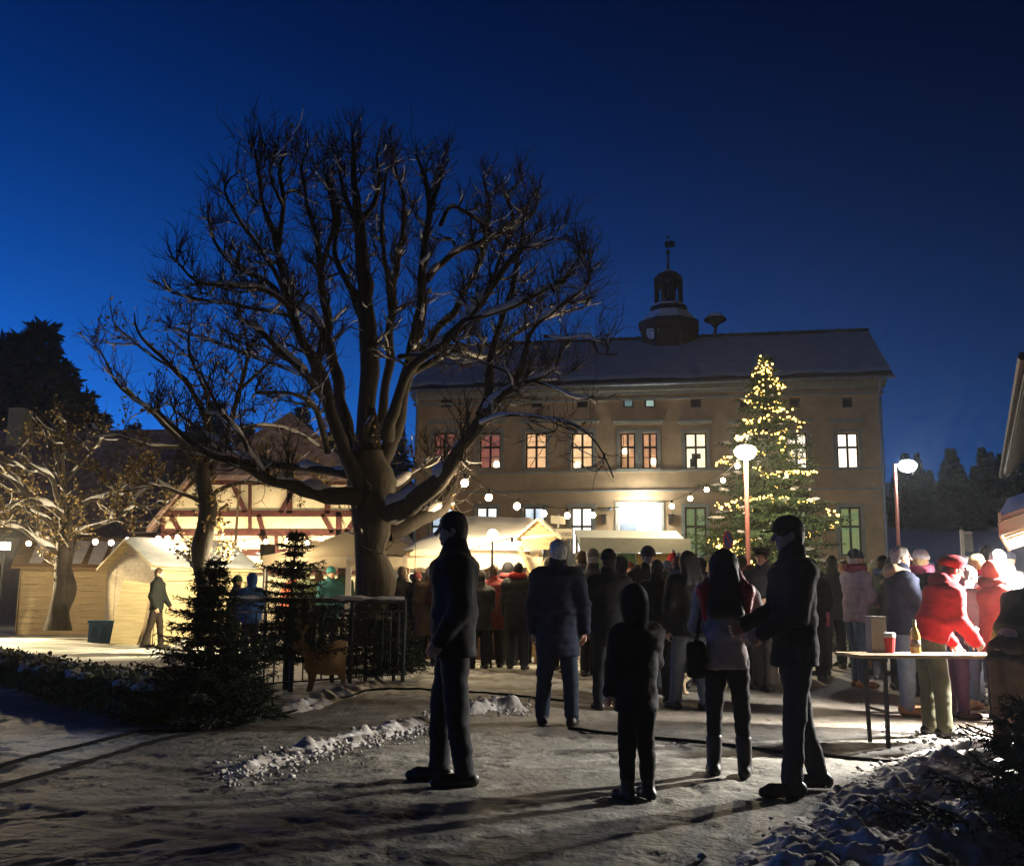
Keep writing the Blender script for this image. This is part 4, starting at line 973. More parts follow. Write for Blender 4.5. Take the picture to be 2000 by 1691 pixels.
# clipped round bush by the house
def leaf_blob(name, loc, label, rx, ry, rz, n, m, cat='bush', size=0.05, seed=3, group=None):
    rg = np.random.default_rng(seed); root = empty(name, loc, 0, label, cat, group)
    d = rg.normal(0, 1, (n, 3)); d /= np.linalg.norm(d, axis=1, keepdims=True); d[:, 2] = np.abs(d[:, 2]) * 1.0 - 0.15
    rr = rg.uniform(0.8, 1.05, (n, 1)) * (1 + 0.08 * fbm(d * 2.5, 2, seed)[:, None])
    P = d * rr * np.array([rx, ry, rz]); P[:, 2] = np.maximum(P[:, 2], 0.02)
    u = rg.normal(0, 1, (n, 3)); u /= np.linalg.norm(u, axis=1, keepdims=True); v = np.cross(u, rg.normal(0, 1, (n, 3))); v /= np.linalg.norm(v, axis=1, keepdims=True)
    s = rg.uniform(0.6, 1.4, (n, 1)) * size
    V = np.stack([P, P + u * s + v * s * 0.5, P + u * 2 * s, P + u * s - v * s * 0.5], 1).reshape(-1, 3)
    o = mesh_obj('foliage', V, np.arange(n * 4).reshape(-1, 4), m, root); tag(o, kind='stuff')
    T = Tubes()
    for k in range(9): T.add(np.array([(0, 0, 0), (rg.normal() * rx * 0.3, rg.normal() * ry * 0.3, rz * 0.5), (rg.normal() * rx * 0.5, rg.normal() * ry * 0.5, rz * 0.85)]), [0.03, 0.02, 0.008], 5)
    T.build('stems', M_bark, root)
    return root
M_hedge = mat('hedge leaves', (0.055, 0.075, 0.03), rough=0.7, var=0.4, scale=18)
M_bushl = mat('pale clipped leaves', (0.16, 0.17, 0.09), rough=0.8, var=0.35, scale=18)
lb = leaf_blob('clipped_bush', (*at(474, 1100, 30)[:2], 0), 'tall round-topped clipped bush in front of the half-timbered house', 0.5, 0.5, 2.45, 5200, M_bushl, size=0.05)
pl = empty('flag_pole', (*at(458, 1100, 27)[:2], 0), 0, 'thin dark pole standing before the round clipped bush', 'pole')
MB().tube([(0, 0, 0), (0, 0, 2.9), (0.03, 0, float(at(470, 945, 27)[2]))], 0.035, 7).build('shaft', M_woodd, pl); MB().sphere((0.03, 0, float(at(470, 945, 27)[2])), 0.05, 8, 5).build('knob', M_woodd, pl)
leaf_blob('shrub', (*at(1440, 1100, 24)[:2], 0), 'bright green shrub at the foot of the light-tinted lamp post', 0.55, 0.5, 2.25, 2600, M_hedge, size=0.06, seed=5)
leaf_blob('shrub', (*at(1318, 1100, 25)[:2], 0), 'dark bushy shrub standing between the crowd and the green stall', 0.55, 0.5, 2.4, 2600, M_needle, size=0.06, seed=6)
leaf_blob('shrub', (*at(1605, 1120, 25)[:2], 0), 'snow-tipped shrub right of the christmas tree', 0.5, 0.5, 2.0, 2200, M_hedge, size=0.06, seed=8)

# ================================================================== TENTS AND STALLS
M_canvas = mat('cream tent canvas', (0.70, 0.64, 0.52), rough=0.85, var=0.06, scale=2, bump=0.1, bscale=8)
_n = M_canvas.node_tree.nodes; _l = M_canvas.node_tree.links; _tr = _n.new('ShaderNodeBsdfTranslucent'); _tr.inputs[0].default_value = (0.72, 0.62, 0.46, 1)
_mx = _n.new('ShaderNodeMixShader'); _mx.inputs[0].default_value = 0.45; _l.new(_n['Principled BSDF'].outputs[0], _mx.inputs[1]); _l.new(_tr.outputs[0], _mx.inputs[2]); _l.new(_mx.outputs[0], _n['Material Output'].inputs[0])
M_pole_w = mat('white steel tube', (0.6, 0.58, 0.55), rough=0.4)
def tent(name, label, cx, Y, W, Dp, ze, zp, group='market tents'):
    t = empty(name, (cx, Y, 0), 0, label, 'tent', group)
    n = 12
    for sd in range(4):       # four sagging roof panels
        pts = []
        rot = lambda x, y: [(x, y), (-y, x), (-x, -y), (y, -x)][sd]
        sx = (W / 2, Dp / 2) if sd % 2 == 0 else (Dp / 2, W / 2)
        g = np.linspace(-1, 1, n); gvv = np.linspace(0, 1, 8); vv = []
        for b in gvv:
            for a in g:
                k = (1 - b); x = a * sx[0] * k; y = -sx[1] * k
                z = ze + (zp - ze) * (b ** 1.25) - 0.03 * (1 - a * a) * math.sin(b * math.pi)
                x, y = rot(x, y); vv.append((x, y, z))
        ff = [(i * n + j, i * n + j + 1, (i + 1) * n + j + 1, (i + 1) * n + j) for i in range(7) for j in range(n - 1)]
        o = mesh_obj('roof_panel', vv, ff, M_canvas, t, True)
        vv = []; m = 48
        for j in range(m + 1):
            a = -1 + 2 * j / m; x, y = rot(a * sx[0], -sx[1] - 0.01)
            vv.append((x, y, ze)); x2, y2 = rot(a * sx[0], -sx[1] - 0.02 - 0.015 * math.sin(j * 0.9)); vv.append((x2, y2, ze - 0.17 - 0.05 * abs(math.sin(j * math.pi / 6))))
        mesh_obj('valance', vv, [(2 * j, 2 * j + 1, 2 * j + 3, 2 * j + 2) for j in range(m)], M_canvas, t, True)
    for sx_ in (-1, 1):
        for sy in (-1, 1): MB().tube([(sx_ * (W / 2 - 0.04), sy * (Dp / 2 - 0.04), 0), (sx_ * (W / 2 - 0.04), sy * (Dp / 2 - 0.04), ze)], 0.025, 8).build('leg', M_pole_w, t)
    return t
tc = at(715, 1100, 21.2)
t1 = tent('market_tent', 'cream market tent with scalloped valance behind the linden trunk', float(tc[0]), 21.2, 3.5, 3.2, 1.93, 2.66)
MB().box(float(at(683, 1100, 19.7)[0] - tc[0]) - 0.05, float(at(683, 1100, 19.7)[0] - tc[0]) + 0.05, -1.62, -1.54, 0, 1.95).build('leg', M_pole_w, t1)
tc2 = at(470, 1100, 25.5)

# stall with a thick blanket of snow
M_snow2 = snow_mat('thick fresh snow', (0.8, 0.79, 0.77), (0.66, 0.65, 0.63), 2.5, 0.3, 8)
sx0, sx1 = float(at(795, 1040, 19)[0]), float(at(1058, 1040, 19)[0])
st = empty('snowy_stall', ((sx0 + sx1) / 2, 19.2, 0), 0, 'market stall under a thick sloping blanket of snow right of the linden', 'stall', 'market stalls')
hw = (sx1 - sx0) / 2; zl = float(at(850, 1068, 18.4)[2]); zt = float(at(950, 1012, 20.4)[2])
gu_ = np.linspace(-hw, hw, 40); gv_ = np.linspace(0, 1, 20); A_, B_ = np.meshgrid(gu_, gv_)
lft = np.clip((A_ + hw) / 0.9, 0, 1)
Yq = -0.8 + 2.4 * B_; Zq = zl - 0.05 + (zt - zl) * (B_ ** 0.8) * (0.25 + 0.75 * smooth(0, 1, lft)) + 0.12 * np.minimum(1, 6 * B_) * np.minimum(1, 5 * (1 - np.abs(A_) / hw) + 0.2) + 0.035 * fbm(np.stack([A_ * 1.5, B_ * 3, 0 * A_], -1), 3, 4)
n1_, n2_ = A_.shape; i1, j1 = np.meshgrid(np.arange(n1_ - 1), np.arange(n2_ - 1), indexing='ij')
rq = mesh_obj('roof_canvas', np.stack([A_ * 1.01, Yq, np.minimum(Zq - 0.15, Zq)], -1).reshape(-1, 3), np.stack([i1 * n2_ + j1, i1 * n2_ + j1 + 1, (i1 + 1) * n2_ + j1 + 1, (i1 + 1) * n2_ + j1], -1).reshape(-1, 4), M_canvas, st, smooth=True)
mesh_obj('snow_blanket', np.stack([A_, Yq, Zq], -1).reshape(-1, 3), np.stack([i1 * n2_ + j1, i1 * n2_ + j1 + 1, (i1 + 1) * n2_ + j1 + 1, (i1 + 1) * n2_ + j1], -1).reshape(-1, 4), M_snow2, rq, smooth=True)
vv = []
for j in range(49):
    x = -hw + 2 * hw * j / 48; vv += [(x, -0.82, zl - 0.16), (x, -0.84, zl - 0.34 - 0.05 * abs(math.sin(j * math.pi / 6)))]
mesh_obj('valance', vv, [(2 * j, 2 * j + 1, 2 * j + 3, 2 * j + 2) for j in range(48)], M_canvas, st, True)
for x in (-hw + 0.08, -0.25, hw - 0.1):
    for y, z in ((-0.75, zl - 0.1), (1.5, zt - 0.3)): MB().bar((x, y, 0), (x, y, z), 0.07).build('post', M_wood2, st)
MB().box(-hw + 0.1, hw - 0.4, -0.7, -0.2, 0.84, 0.9).build('counter', M_wood2, st); MB().box(-hw + 0.1, hw - 0.4, -0.69, -0.66, 0.1, 0.835).build('front_panel', mat('dark stall cloth', (0.05, 0.025, 0.02), rough=0.9), st)

# little gabled wooden roof on crossed poles
gx = at(1052, 1045, 18.2); gb = empty('wooden_crib', (gx[0], 18.2, 0), R(-12), 'small gabled wooden nativity roof on slanting poles beside the snowy stall', 'crib')
w2, zb, zp = 0.30, float(at(1052, 1073, 18.2)[2]), float(at(1052, 1014, 18.2)[2]); zee = zb + 0.28
for k in range(4):
    z0 = zb + k * 0.085; wz = w2
    MB().box(-wz, wz, -0.02, 0.0, z0, z0 + 0.08).build('board', M_wood2, gb)
for k in range(3):
    z0 = zb + 0.34 + k * 0.07; wz = w2 * max(0.12, (zp - z0 - 0.06) / (zp - zee)); MB().box(-wz, wz, -0.02, 0.0, z0, z0 + 0.066).build('board', M_wood2, gb)
for sg in (-1, 1): MB().bar((sg * (w2 + 0.12), 0.2, zee - 0.1), (sg * 0.005, 0.2, zp), 0.6, 0.035, up=(0, 0, 1)).build('roof_board', M_wood, gb)
MB().bar((-w2, -0.025, zb + 0.2), (w2, -0.025, zb + 0.26), 0.02, 0.05).build('batten', M_wood, gb)
for a_, b_ in (((-0.34, -0.05, zb + 0.05), (0.0, -0.1, zb - 0.65)), ((0.12, -0.08, zb - 0.2), (-0.05, -0.12, zb - 0.85)), ((-0.25, 0.3, 0), (-0.25, 0.3, zb)), ((0.25, 0.3, 0), (0.25, 0.3, zb)), ((-0.05, -0.12, 0.2), (-0.05, -0.12, zb - 0.6))):
    MB().tube([a_, b_], 0.035, 7).build('pole', M_wood2, gb)

# green stall
gs = empty('green_stall', (*at(1238, 1080, 25)[:2], 0), 0, 'stall with pale awning and green and yellow front below the entrance', 'stall', 'market stalls')
g0, g1 = float(at(1130, 1060, 25)[0] - at(1238, 1080, 25)[0]), float(at(1342, 1060, 25)[0] - at(1238, 1080, 25)[0])
za, zc, zd = float(at(1240, 1053, 25)[2]), float(at(1240, 1077, 25)[2]), 0.0
MB().add([(g0, -0.5, zc + 0.05), (g1, -0.5, zc + 0.05), (g1, 1.6, za + 0.25), (g0, 1.6, za + 0.25), (g0, -0.5, zc + 0.12), (g1, -0.5, zc + 0.12), (g1, 1.6, za + 0.32), (g0, 1.6, za + 0.32)], [(0, 3, 2, 1), (4, 5, 6, 7), (0, 1, 5, 4), (1, 2, 6, 5), (2, 3, 7, 6), (3, 0, 4, 7)]).build('awning', mat('pale grey awning', (0.55, 0.58, 0.53), rough=0.8, var=0.05), gs)
MB().box(g0, g1, -0.53, -0.505, zc - 0.05, za).build('fascia', mat('pale grey fascia', (0.5, 0.54, 0.48), rough=0.8, var=0.05), gs)
M_green = mat('green stall front', (0.07, 0.15, 0.055), rough=0.8, var=0.2); M_yel = mat('yellow stall front', (0.24, 0.18, 0.05), rough=0.8, var=0.2)
npan = 6
for k in range(npan):
    x0 = g0 + (g1 - g0) * k / npan; x1 = g0 + (g1 - g0) * (k + 1) / npan
    MB().add([(x0 + 0.01, -0.48, zc - 0.06), (x1 - 0.01, -0.48, zc - 0.06), (x1 + (0.25 if k == 2 else 0) - 0.01, -0.48, 0.1), (x0 + (0.25 if k == 3 else 0) + 0.01, -0.48, 0.1)], [(0, 1, 2, 3)]).build('front_panel', M_yel if k in (3, 4) else M_green, gs)
for x in (g0 + 0.05, g1 - 0.05):
    for y in (-0.45, 1.5): MB().bar((x, y, 0), (x, y, zc if y < 0 else za + 0.2), 0.06).build('post', M_pole_w, gs)

# ================================================================== HOUSE AND BOOTH AT THE RIGHT EDGE
e0 = np.array([10.72, 22.0]); e1 = np.array([5.98, 11.5]); ev = (e0 - e1); eL = float(np.linalg.norm(ev)); ev /= eL
rh = empty('street_house', (e1[0], e1[1], 0), math.atan2(ev[1], ev[0]), 'whitewashed house with a dark roof cut off by the right edge', 'building')
ze_ = float(at(1963, 936, 22)[2])
MB().box(0, eL, -6.0, -0.45, -0.3, ze_ + 0.15).build('wall', mat('white house plaster', (0.66, 0.66, 0.66), rough=0.9, var=0.08, bump=0.2), rh)
v = [(-0.5, 0.05, ze_), (eL + 0.05, 0.05, ze_), (eL + 0.05, -3.5, ze_ + 3.4), (-0.5, -3.5, ze_ + 3.4)]
MB().add(v + [(a_, b_ + 0.0, c_ + 0.22) for a_, b_, c_ in v], [(0, 1, 2, 3), (7, 6, 5, 4), (4, 5, 1, 0), (5, 6, 2, 1), (6, 7, 3, 2), (7, 4, 0, 3)]).build('roof', M_slate, rh)
MB().tube([(-0.5, 0.12, ze_ + 0.08), (eL + 0.05, 0.12, ze_ + 0.08)], 0.05, 8).build('gutter', M_slate, rh)
# wooden booth whose roof corner juts into the picture
bc = at(1958, 1012, 10.2)
bo = empty('drinks_booth', (bc[0], bc[1], 0), R(63), 'wooden drinks booth with a snowy roof corner above the queue at the right edge', 'stall', 'market stalls')
zb_ = float(bc[2])
v = [(-0.35, 0.0, zb_ - 0.05), (2.9, 0.0, zb_ - 0.05), (2.9, -1.3, zb_ + 0.4), (-0.35, -1.3, zb_ + 0.4)]
rf = MB().add(v + [(a_, b_, c_ + 0.05) for a_, b_, c_ in v], [(0, 1, 2, 3), (7, 6, 5, 4), (4, 5, 1, 0), (5, 6, 2, 1), (6, 7, 3, 2), (7, 4, 0, 3)]).build('roof', M_wood, bo)
for k in range(7):
    x = -0.33 + k * 0.52; MB().bar((x, 0.02, zb_ - 0.13), (x, -1.22, zb_ + 0.3), 0.08, 0.12).build('rafter', M_wood, bo)
MB().box(-0.36, 2.92, 0.003, 0.03, zb_ - 0.2, zb_ + 0.03).build('fascia_board', M_wood, bo)
gu_ = np.linspace(-0.33, 2.88, 40); gv_ = np.linspace(0.0, 1, 24); A_, B_ = np.meshgrid(gu_, gv_)
Zq = zb_ + B_ * 0.45 + 0.16 + 0.05 * fbm(np.stack([A_ * 3, B_ * 6, 0 * A_], -1), 3, 14); Zq[0] = zb_ + 0.01; Zq[:, 0] -= 0.14; Zq[:, -1] -= 0.14
n1_, n2_ = A_.shape; i1, j1 = np.meshgrid(np.arange(n1_ - 1), np.arange(n2_ - 1), indexing='ij')
mesh_obj('roof_snow', np.stack([A_, 0.03 - 2.2 * B_, Zq], -1).reshape(-1, 3), np.stack([i1 * n2_ + j1, (i1 + 1) * n2_ + j1, (i1 + 1) * n2_ + j1 + 1, i1 * n2_ + j1 + 1], -1).reshape(-1, 4), M_snow2, rf, smooth=True)
for x in (0.05, 2.7):
    for y, z in ((-0.25, zb_ - 0.1), (-1.15, zb_ + 0.25)): MB().bar((x, y, 0), (x, y, z), 0.09).build('post', M_wood, bo)
MB().box(0, 2.75, -0.5, -0.2, 1.0, 1.05).build('counter', M_wood, bo)
for k in range(6): MB().box(0.02, 2.73, -0.26, -0.24, 0.03 + k * 0.16, 0.18 + k * 0.16).build('board', M_wood, bo)
# ================================================================== STREET LAMPS
M_lens = mat('lamp lens', (0.9, 0.9, 0.85), emit=(1.0, 0.93, 0.5), estr=40)
M_lens2 = mat('cool lamp lens', (0.9, 0.9, 0.9), emit=(0.93, 1.0, 0.97), estr=40)
M_polep = mat('lamp post tinted by light', (0.26, 0.10, 0.085), rough=0.45, var=0.1)  # reddish tint of the light put into the post colour
LP1 = at(1456, 882, 26.0); LP2 = at(1747, 906, 34.0)
l1 = empty('street_lamp', (LP1[0], LP1[1], 0), 0, 'street lamp with flat glowing head on a post coloured as tinted by light before the christmas tree', 'street lamp', 'street lamps')
z = float(LP1[2])
MB().tube([(0, 0, 0), (0, 0, 1.0), (0, 0, z - 0.25)], [0.085, 0.065, 0.055], 10).build('post', M_polep, l1)
MB().lathe([(0.05, -0.25), (0.09, -0.2), (0.1, -0.12), (0.06, -0.1)], (0, 0, z), 12).build('collar', M_zinc, l1, True)
MB().lathe([(0.07, -0.2), (0.16, -0.18), (0.25, -0.09), (0.29, 0.02), (0.22, 0.12), (0.06, 0.17)], (0, 0, z), 18).build('lens', M_lens, l1, True)
MB().lathe([(0.16, 0.16), (0.15, 0.17), (0.09, 0.2), (0.03, 0.22)], (0, 0, z), 18).build('shade', M_zinc, l1, True)
lamp_light('street_light', (0.0, -0.42, z - 0.2), 1600, (1.0, 0.79, 0.51), 0.15, l1)
l2 = empty('street_lamp', (LP2[0], LP2[1], 0), 0, 'street lamp with cool white head on an arm right of the town hall', 'street lamp', 'street lamps')
z = float(LP2[2])
MB().tube([(0, 0, 0), (0, 0, 1.0), (0, 0, z)], [0.09, 0.07, 0.055], 10).build('post', M_polep, l2)
MB().tube([(0, 0, z - 0.03), (0.25, 0, z + 0.03)], 0.04, 8).build('arm', M_zinc, l2)
hd = MB().lathe([(0.08, -0.10), (0.2, -0.08), (0.3, 0.0), (0.2, 0.06), (0.05, 0.08)], (0, 0, 0), 18).build('lens', M_lens2, l2, True); hd.location = (0.43, 0, z - 0.04); hd.scale = (1.1, 0.9, 2.2)
hd = MB().lathe([(0.3, 0.04), (0.26, 0.09), (0.05, 0.12)], (0, 0, 0), 18).build('shade', M_zinc, l2, True); hd.location = (0.43, 0, z + 0.1); hd.scale = (0.6, 0.5, 0.6)
lamp_light('street_light', (0.43, -0.3, z - 0.22), 900, (0.92, 1.0, 0.95), 0.15, l2)

# ================================================================== FESTOON LIGHTS
M_bulb = mat('warm bulb', (1, 0.85, 0.6), emit=(1.0, 0.70, 0.36), estr=60)
M_bulbp = mat('pinkish bulb', (1, 0.85, 0.7), emit=(1.0, 0.66, 0.45), estr=40)
M_cable = mat('black rubber cable', (0.008, 0.008, 0.009), rough=0.95, spec=0.05)
bulb_proto = None
def festoon(name, label, ctrl, bulbs, bm_, r_=0.05, power=0, col=(1, 0.72, 0.4)):
    """ctrl: (px,py,Y); bulbs: photo x positions"""
    C = np.array([at(*c) for c in ctrl]); o = C[0].copy()
    f = empty(name, o, 0, label, 'string lights', 'festoon lights')
    Q = polyline(C - o, 0.15); T = Tubes(); T.add(Q, 0.009, 5); T.build('cable', M_cable, f)
    pxs = np.interp(np.linspace(0, 1, len(Q)), np.linspace(0, 1, len(ctrl)), [c[0] for c in ctrl])
    def topx(p): 
        w_ = p + o - np.array([0, 0, CAMZ]); return 1000 + FPX * np.dot(w_, _Rt) / np.dot(w_, _F)
    pxs = np.array([topx(p) for p in Q])
    for bx in bulbs:
        i = int(np.argmin(np.abs(pxs - bx))); p = Q[i]
        s = MB().lathe([(0.018, -0.03), (0.022, 0.05)], (0, 0, 0), 8).build('socket', M_cable, f); s.location = p - np.array([0, 0, 0.05])
        b = MB().sphere((0, 0, 0), r_, 12, 8).build('bulb', bm_, f, True); b.location = p - np.array([0, 0, 0.08 + r_])
        if power: lamp_light('bulb_light', p - np.array([0, 0.0, 0.1 + r_ * 2.4]), power, col, 0.04, f)
    return f
festoon('string_lights', 'string of warm bulbs from the linden to the light-tinted lamp post', [(893, 905, 15.6), (908, 926, 15.9), (955, 955, 16.8), (1010, 973, 18), (1062, 988, 19), (1108, 993, 20), (1158, 993, 21.2), (1210, 990, 22.2), (1262, 983, 23.2), (1312, 977, 24), (1348, 962, 24.6), (1380, 945, 25), (1412, 927, 25.4), (1440, 900, 25.8), (1452, 890, 25.95)],
        (908, 955, 1010, 1062, 1108, 1158, 1312, 1348, 1382, 1412, 1440), M_bulb, 0.058, 24)
festoon('string_lights', 'pinkish bulbs strung between the far left hut and the half-timbered house', [(-30, 1046, 26.8), (57, 1050, 26.6), (120, 1052, 26), (187, 1046, 25.2), (218, 1048, 25), (250, 1043, 24.8), (310, 1040, 24.6), (372, 1036, 24.6)],
        (57, 187, 218, 250, 310, 345), M_bulbp, 0.065, 26, (1, 0.78, 0.5))
festoon('string_lights', 'row of dazzling bulbs along the half-timbered wall', [(318, 1040, 33.0), (395, 1052, 33.0), (455, 1056, 33.0), (500, 1050, 33.0), (560, 1046, 33.0), (600, 1050, 33.0), (640, 1042, 33.0), (700, 1040, 33.0)],
        (330, 365, 400, 440, 478, 515, 560, 600, 628, 665), M_bulb, 0.075, 60, (1, 0.76, 0.42))
festoon('string_lights', 'bulbs hung under the tents behind the linden trunk', [(500, 1080, 20.5), (535, 1085, 20.4), (582, 1092, 20), (640, 1085, 20.5), (700, 1080, 20.5), (780, 1085, 19.5), (860, 1090, 19), (955, 1062, 17.6), (1000, 1050, 17.6)],
        (520, 582, 850, 866, 993), M_bulb, 0.055, 45, (1, 0.75, 0.42))

# floodlights of the market
M_flood = mat('floodlight glass', (1, 1, 1), emit=(1, 0.86, 0.60), estr=60)
M_floodw = mat('white floodlight glass', (1, 1, 1), emit=(1.0, 0.97, 0.92), estr=60)
def flood(name, label, p, tgt, power, col, m, stand=True, size=150):
    f = empty(name, p, math.atan2(tgt[1] - p[1], tgt[0] - p[0]) - math.pi / 2, label, 'floodlight', 'market floodlights')
    MB().box(-0.16, 0.16, -0.06, 0.04, -0.11, 0.11).build('housing', M_slate, f); MB().box(-0.14, 0.14, 0.041, 0.05, -0.09, 0.09).build('glass', m, f)
    MB().bar((-0.18, -0.02, 0), (-0.18, -0.02, -0.2), 0.02).build('bracket', M_slate, f); MB().bar((0.18, -0.02, 0), (0.18, -0.02, -0.2), 0.02).build('bracket', M_slate, f)
    MB().tube([(0, -0.02, -0.2), (0, -0.02, -p[2])], 0.025, 8).build('stand', M_slate, f)
    d = np.array(tgt, float) - np.array(p, float); d /= np.linalg.norm(d)
    s = spot_light(name + '_light', np.array(p) + d * 0.12, tgt, power, col, 0.09, size, 0.9 if size < 100 else 0.6)
    return f
pf = at(962, 1046, 17.4)
wl_ = empty('work_lamp', (pf[0], pf[1], 0), 0, 'dazzling round work lamp on a pole in front of the snowy stall', 'lamp')
MB().tube([(0, 0, 0), (0, 0, pf[2] - 0.1)], 0.02, 8).build('pole', M_slate, wl_); MB().sphere((0, 0, pf[2] + 0.02), 0.085, 16, 10).build('globe', M_flood, wl_, True)
lamp_light('work_light', (0.02, 0.3, pf[2] + 0.12), 190, (1.0, 0.80, 0.46), 0.1, wl_)
pg_ = at(522, 1074, 20.3)
flood('floodlight', 'bright floodlight at the left end of the tent, turned to the lawn', pg_, (-8.6, 22.6, 0.4), 2300, (1.0, 0.86, 0.52), M_flood, size=150)
pl_ = at(8, 1066, 26.6)
flood('floodlight', 'glaring floodlight on the roof of the far left hut', pl_, (-7.6, 17.0, 0.3), 1900, (1.0, 0.78, 0.42), M_flood, size=160)
pr_ = np.array([5.35, 9.55, 2.02])
flood('floodlight', 'white floodlight under the drinks booth roof lighting the queue', pr_, (3.95, 9.0, 0.0), 6200, (1.0, 0.95, 0.86), M_floodw, size=99)
lamp_light('queue_fill_light', (5.75, 10.9, 1.95), 2400, (1.0, 0.96, 0.9), 0.12)  # bare second light without a fixture, added to brighten the queue

# ================================================================== STREET FURNITURE
def text_mesh(name, s, size, material, parent, loc, rot, depth=0.004):
    cu = bpy.data.curves.new(name, 'FONT'); cu.body = s; cu.size = size; cu.align_x = 'CENTER'; cu.align_y = 'CENTER'; cu.extrude = depth
    tmp = bpy.data.objects.new(name, cu); COL.objects.link(tmp)
    dg = bpy.context.evaluated_depsgraph_get(); me = bpy.data.meshes.new_from_object(tmp.evaluated_get(dg))
    bpy.data.objects.remove(tmp)
    o = bpy.data.objects.new(name, me); COL.objects.link(o); me.materials.clear(); me.materials.append(material)
    o.parent = parent; o.location = loc; o.rotation_euler = rot
    return o
M_sign = mat('grey-white sign enamel', (0.42, 0.42, 0.36), rough=0.4, var=0.06); M_ink = mat('black sign ink', (0.012, 0.012, 0.012), rough=0.5)
ps = at(1090, 1042, 21.0); sg_ = empty('street_sign', (ps[0], ps[1], 0), 0, 'street name sign reading Lindenplatz on a steel post', 'street sign')
MB().tube([(0, 0.03, 0), (0, 0.03, ps[2] + 0.38)], 0.03, 8).build('post', M_zinc, sg_)
pn = MB().box(-0.29, 0.29, -0.015, 0.0, ps[2] - 0.1, ps[2] + 0.1).build('name_plate', M_sign, sg_)
bd_ = MB().box(-0.30, 0.30, -0.012, -0.001, ps[2] - 0.115, ps[2] - 0.102); bd_.box(-0.30, 0.30, -0.012, -0.001, ps[2] + 0.102, ps[2] + 0.115); bd_.box(-0.30, -0.292, -0.012, -0.001, ps[2] - 0.102, ps[2] + 0.102); bd_.box(0.292, 0.30, -0.012, -0.001, ps[2] - 0.102, ps[2] + 0.102); bd_.build('plate_border', M_ink, sg_)
text_mesh('lettering', 'Lindenplatz', 0.118, M_ink, pn, (0, -0.019, ps[2]), (math.pi / 2, 0, 0))
cp = MB().box(-0.01, 0.0, -0.2, 0.2, ps[2] + 0.2, ps[2] + 0.36).build('cross_plate', M_sign, sg_); cp.rotation_euler = (0, 0, R(-50))
# no-stopping sign
pn_ = at(1422, 1055, 22.5); ns = empty('no_stopping_sign', (pn_[0], pn_[1], 0), R(48), 'blue round no-stopping sign with red ring and stroke, seen aslant', 'road sign')
M_red = mat('sign red', (0.45, 0.02, 0.025), rough=0.35); M_sblue = mat('sign blue', (0.02, 0.05, 0.32), rough=0.35)
MB().tube([(0, 0.03, 0), (0, 0.03, pn_[2] + 0.25)], 0.03, 8).build('post', M_zinc, ns)
d1 = MB().lathe([(0.21, -0.006), (0.21, 0.006)], (0, 0, 0), 28).build('disc', M_red, ns); d1.rotation_euler = (math.pi / 2, 0, 0); d1.location = (0, 0, pn_[2])
d2 = MB().lathe([(0.165, 0.006), (0.165, 0.010)], (0, 0, 0), 28).build('blue_field', M_sblue, d1)
MB().bar((-0.12, 0.12, 0.012), (0.12, -0.12, 0.012), 0.045, 0.006).build('stroke', M_red, d1)
# grey post with clamped plastic plate
gp = gnd(985, 1277); gpo = empty('sign_post', gp, R(35), 'grey steel post with a small plate seen edge on, between the crowd', 'post')
MB().tube([(0, 0, 0), (0, 0, float(at(985, 1098, gp[1])[2]))], 0.033, 8).build('post', M_zinc, gpo)
zp_ = float(at(985, 1130, gp[1])[2]); MB().box(-0.015, 0.0, -0.05, 0.32, zp_ - 0.22, zp_ + 0.18).build('plate', M_zinc, gpo)
MB().box(-0.03, 0.02, -0.05, 0.05, zp_ - 0.1, zp_ - 0.06).build('clamp', M_slate, gpo)
# white frame post at the right
pw = at(1880, 1070, 20); wf = empty('frame_post', (pw[0], 20, 0), 0, 'pale post with an empty hanging frame behind the queue', 'post')
zt_ = float(at(1880, 1035, 20)[2]); MB().tube([(0, 0, 0), (0, 0, zt_)], 0.035, 8).build('post', M_pole_w, wf)
MB().bar((0, 0, zt_ - 0.05), (0.2, 0, zt_ - 0.05), 0.035).build('arm', M_pole_w, wf); MB().box(0.03, 0.2, -0.01, 0.01, zt_ - 0.42, zt_ - 0.08).build('panel', M_zinc, wf)

# ---------------------------------------------------------------- railing
M_iron = mat('black iron', (0.02, 0.02, 0.022), rough=0.45, metal=0.5); M_galv = mat('grey railing steel', (0.045, 0.047, 0.05), rough=0.45, metal=0.5)
A = gnd(437, 1368); B = gnd(786, 1340); dv = B - A; FL = float(np.linalg.norm(dv)); fy = math.atan2(dv[1], dv[0])
fz = float(at(610, 1172, (A[1] + B[1]) / 2)[2])
fe = empty('iron_railing', A, fy, 'iron railing with snow on its top rail round the linden', 'railing')
MB().tube([(0, 0, fz), (FL, 0, fz)], 0.028, 8).build('top_rail', M_galv, fe); MB().bar((0, 0, 0.16), (FL, 0, 0.16), 0.03, 0.02).build('bottom_rail', M_iron, fe); MB().bar((0, 0, fz - 0.14), (FL, 0, fz - 0.14), 0.03, 0.02).build('upper_rail', M_iron, fe)
nbar = 19
bar0 = MB().tube([(0, 0, 0.165), (0, 0, fz - 0.145)], 0.011, 6).build('bar', M_iron, fe); bar0.location = (0.1, 0, 0)
for k in range(1, nbar): inst(bar0, fe, (0.1 + k * (FL - 0.2) / (nbar - 1), 0, 0), name='bar')
post0 = MB().tube([(0, 0, 0), (0, 0, fz + 0.02)], 0.03, 8).build('post', M_galv, fe); post0.location = (0.0, 0, 0)
for k in range(1, 4): inst(post0, fe, (k * FL / 3, 0, 0), name='post')
T = Tubes(); xs_ = np.linspace(0.02, FL - 0.02, 80); nn = fbm(np.stack([xs_ * 3, 0 * xs_, 0 * xs_], -1), 3, 9)
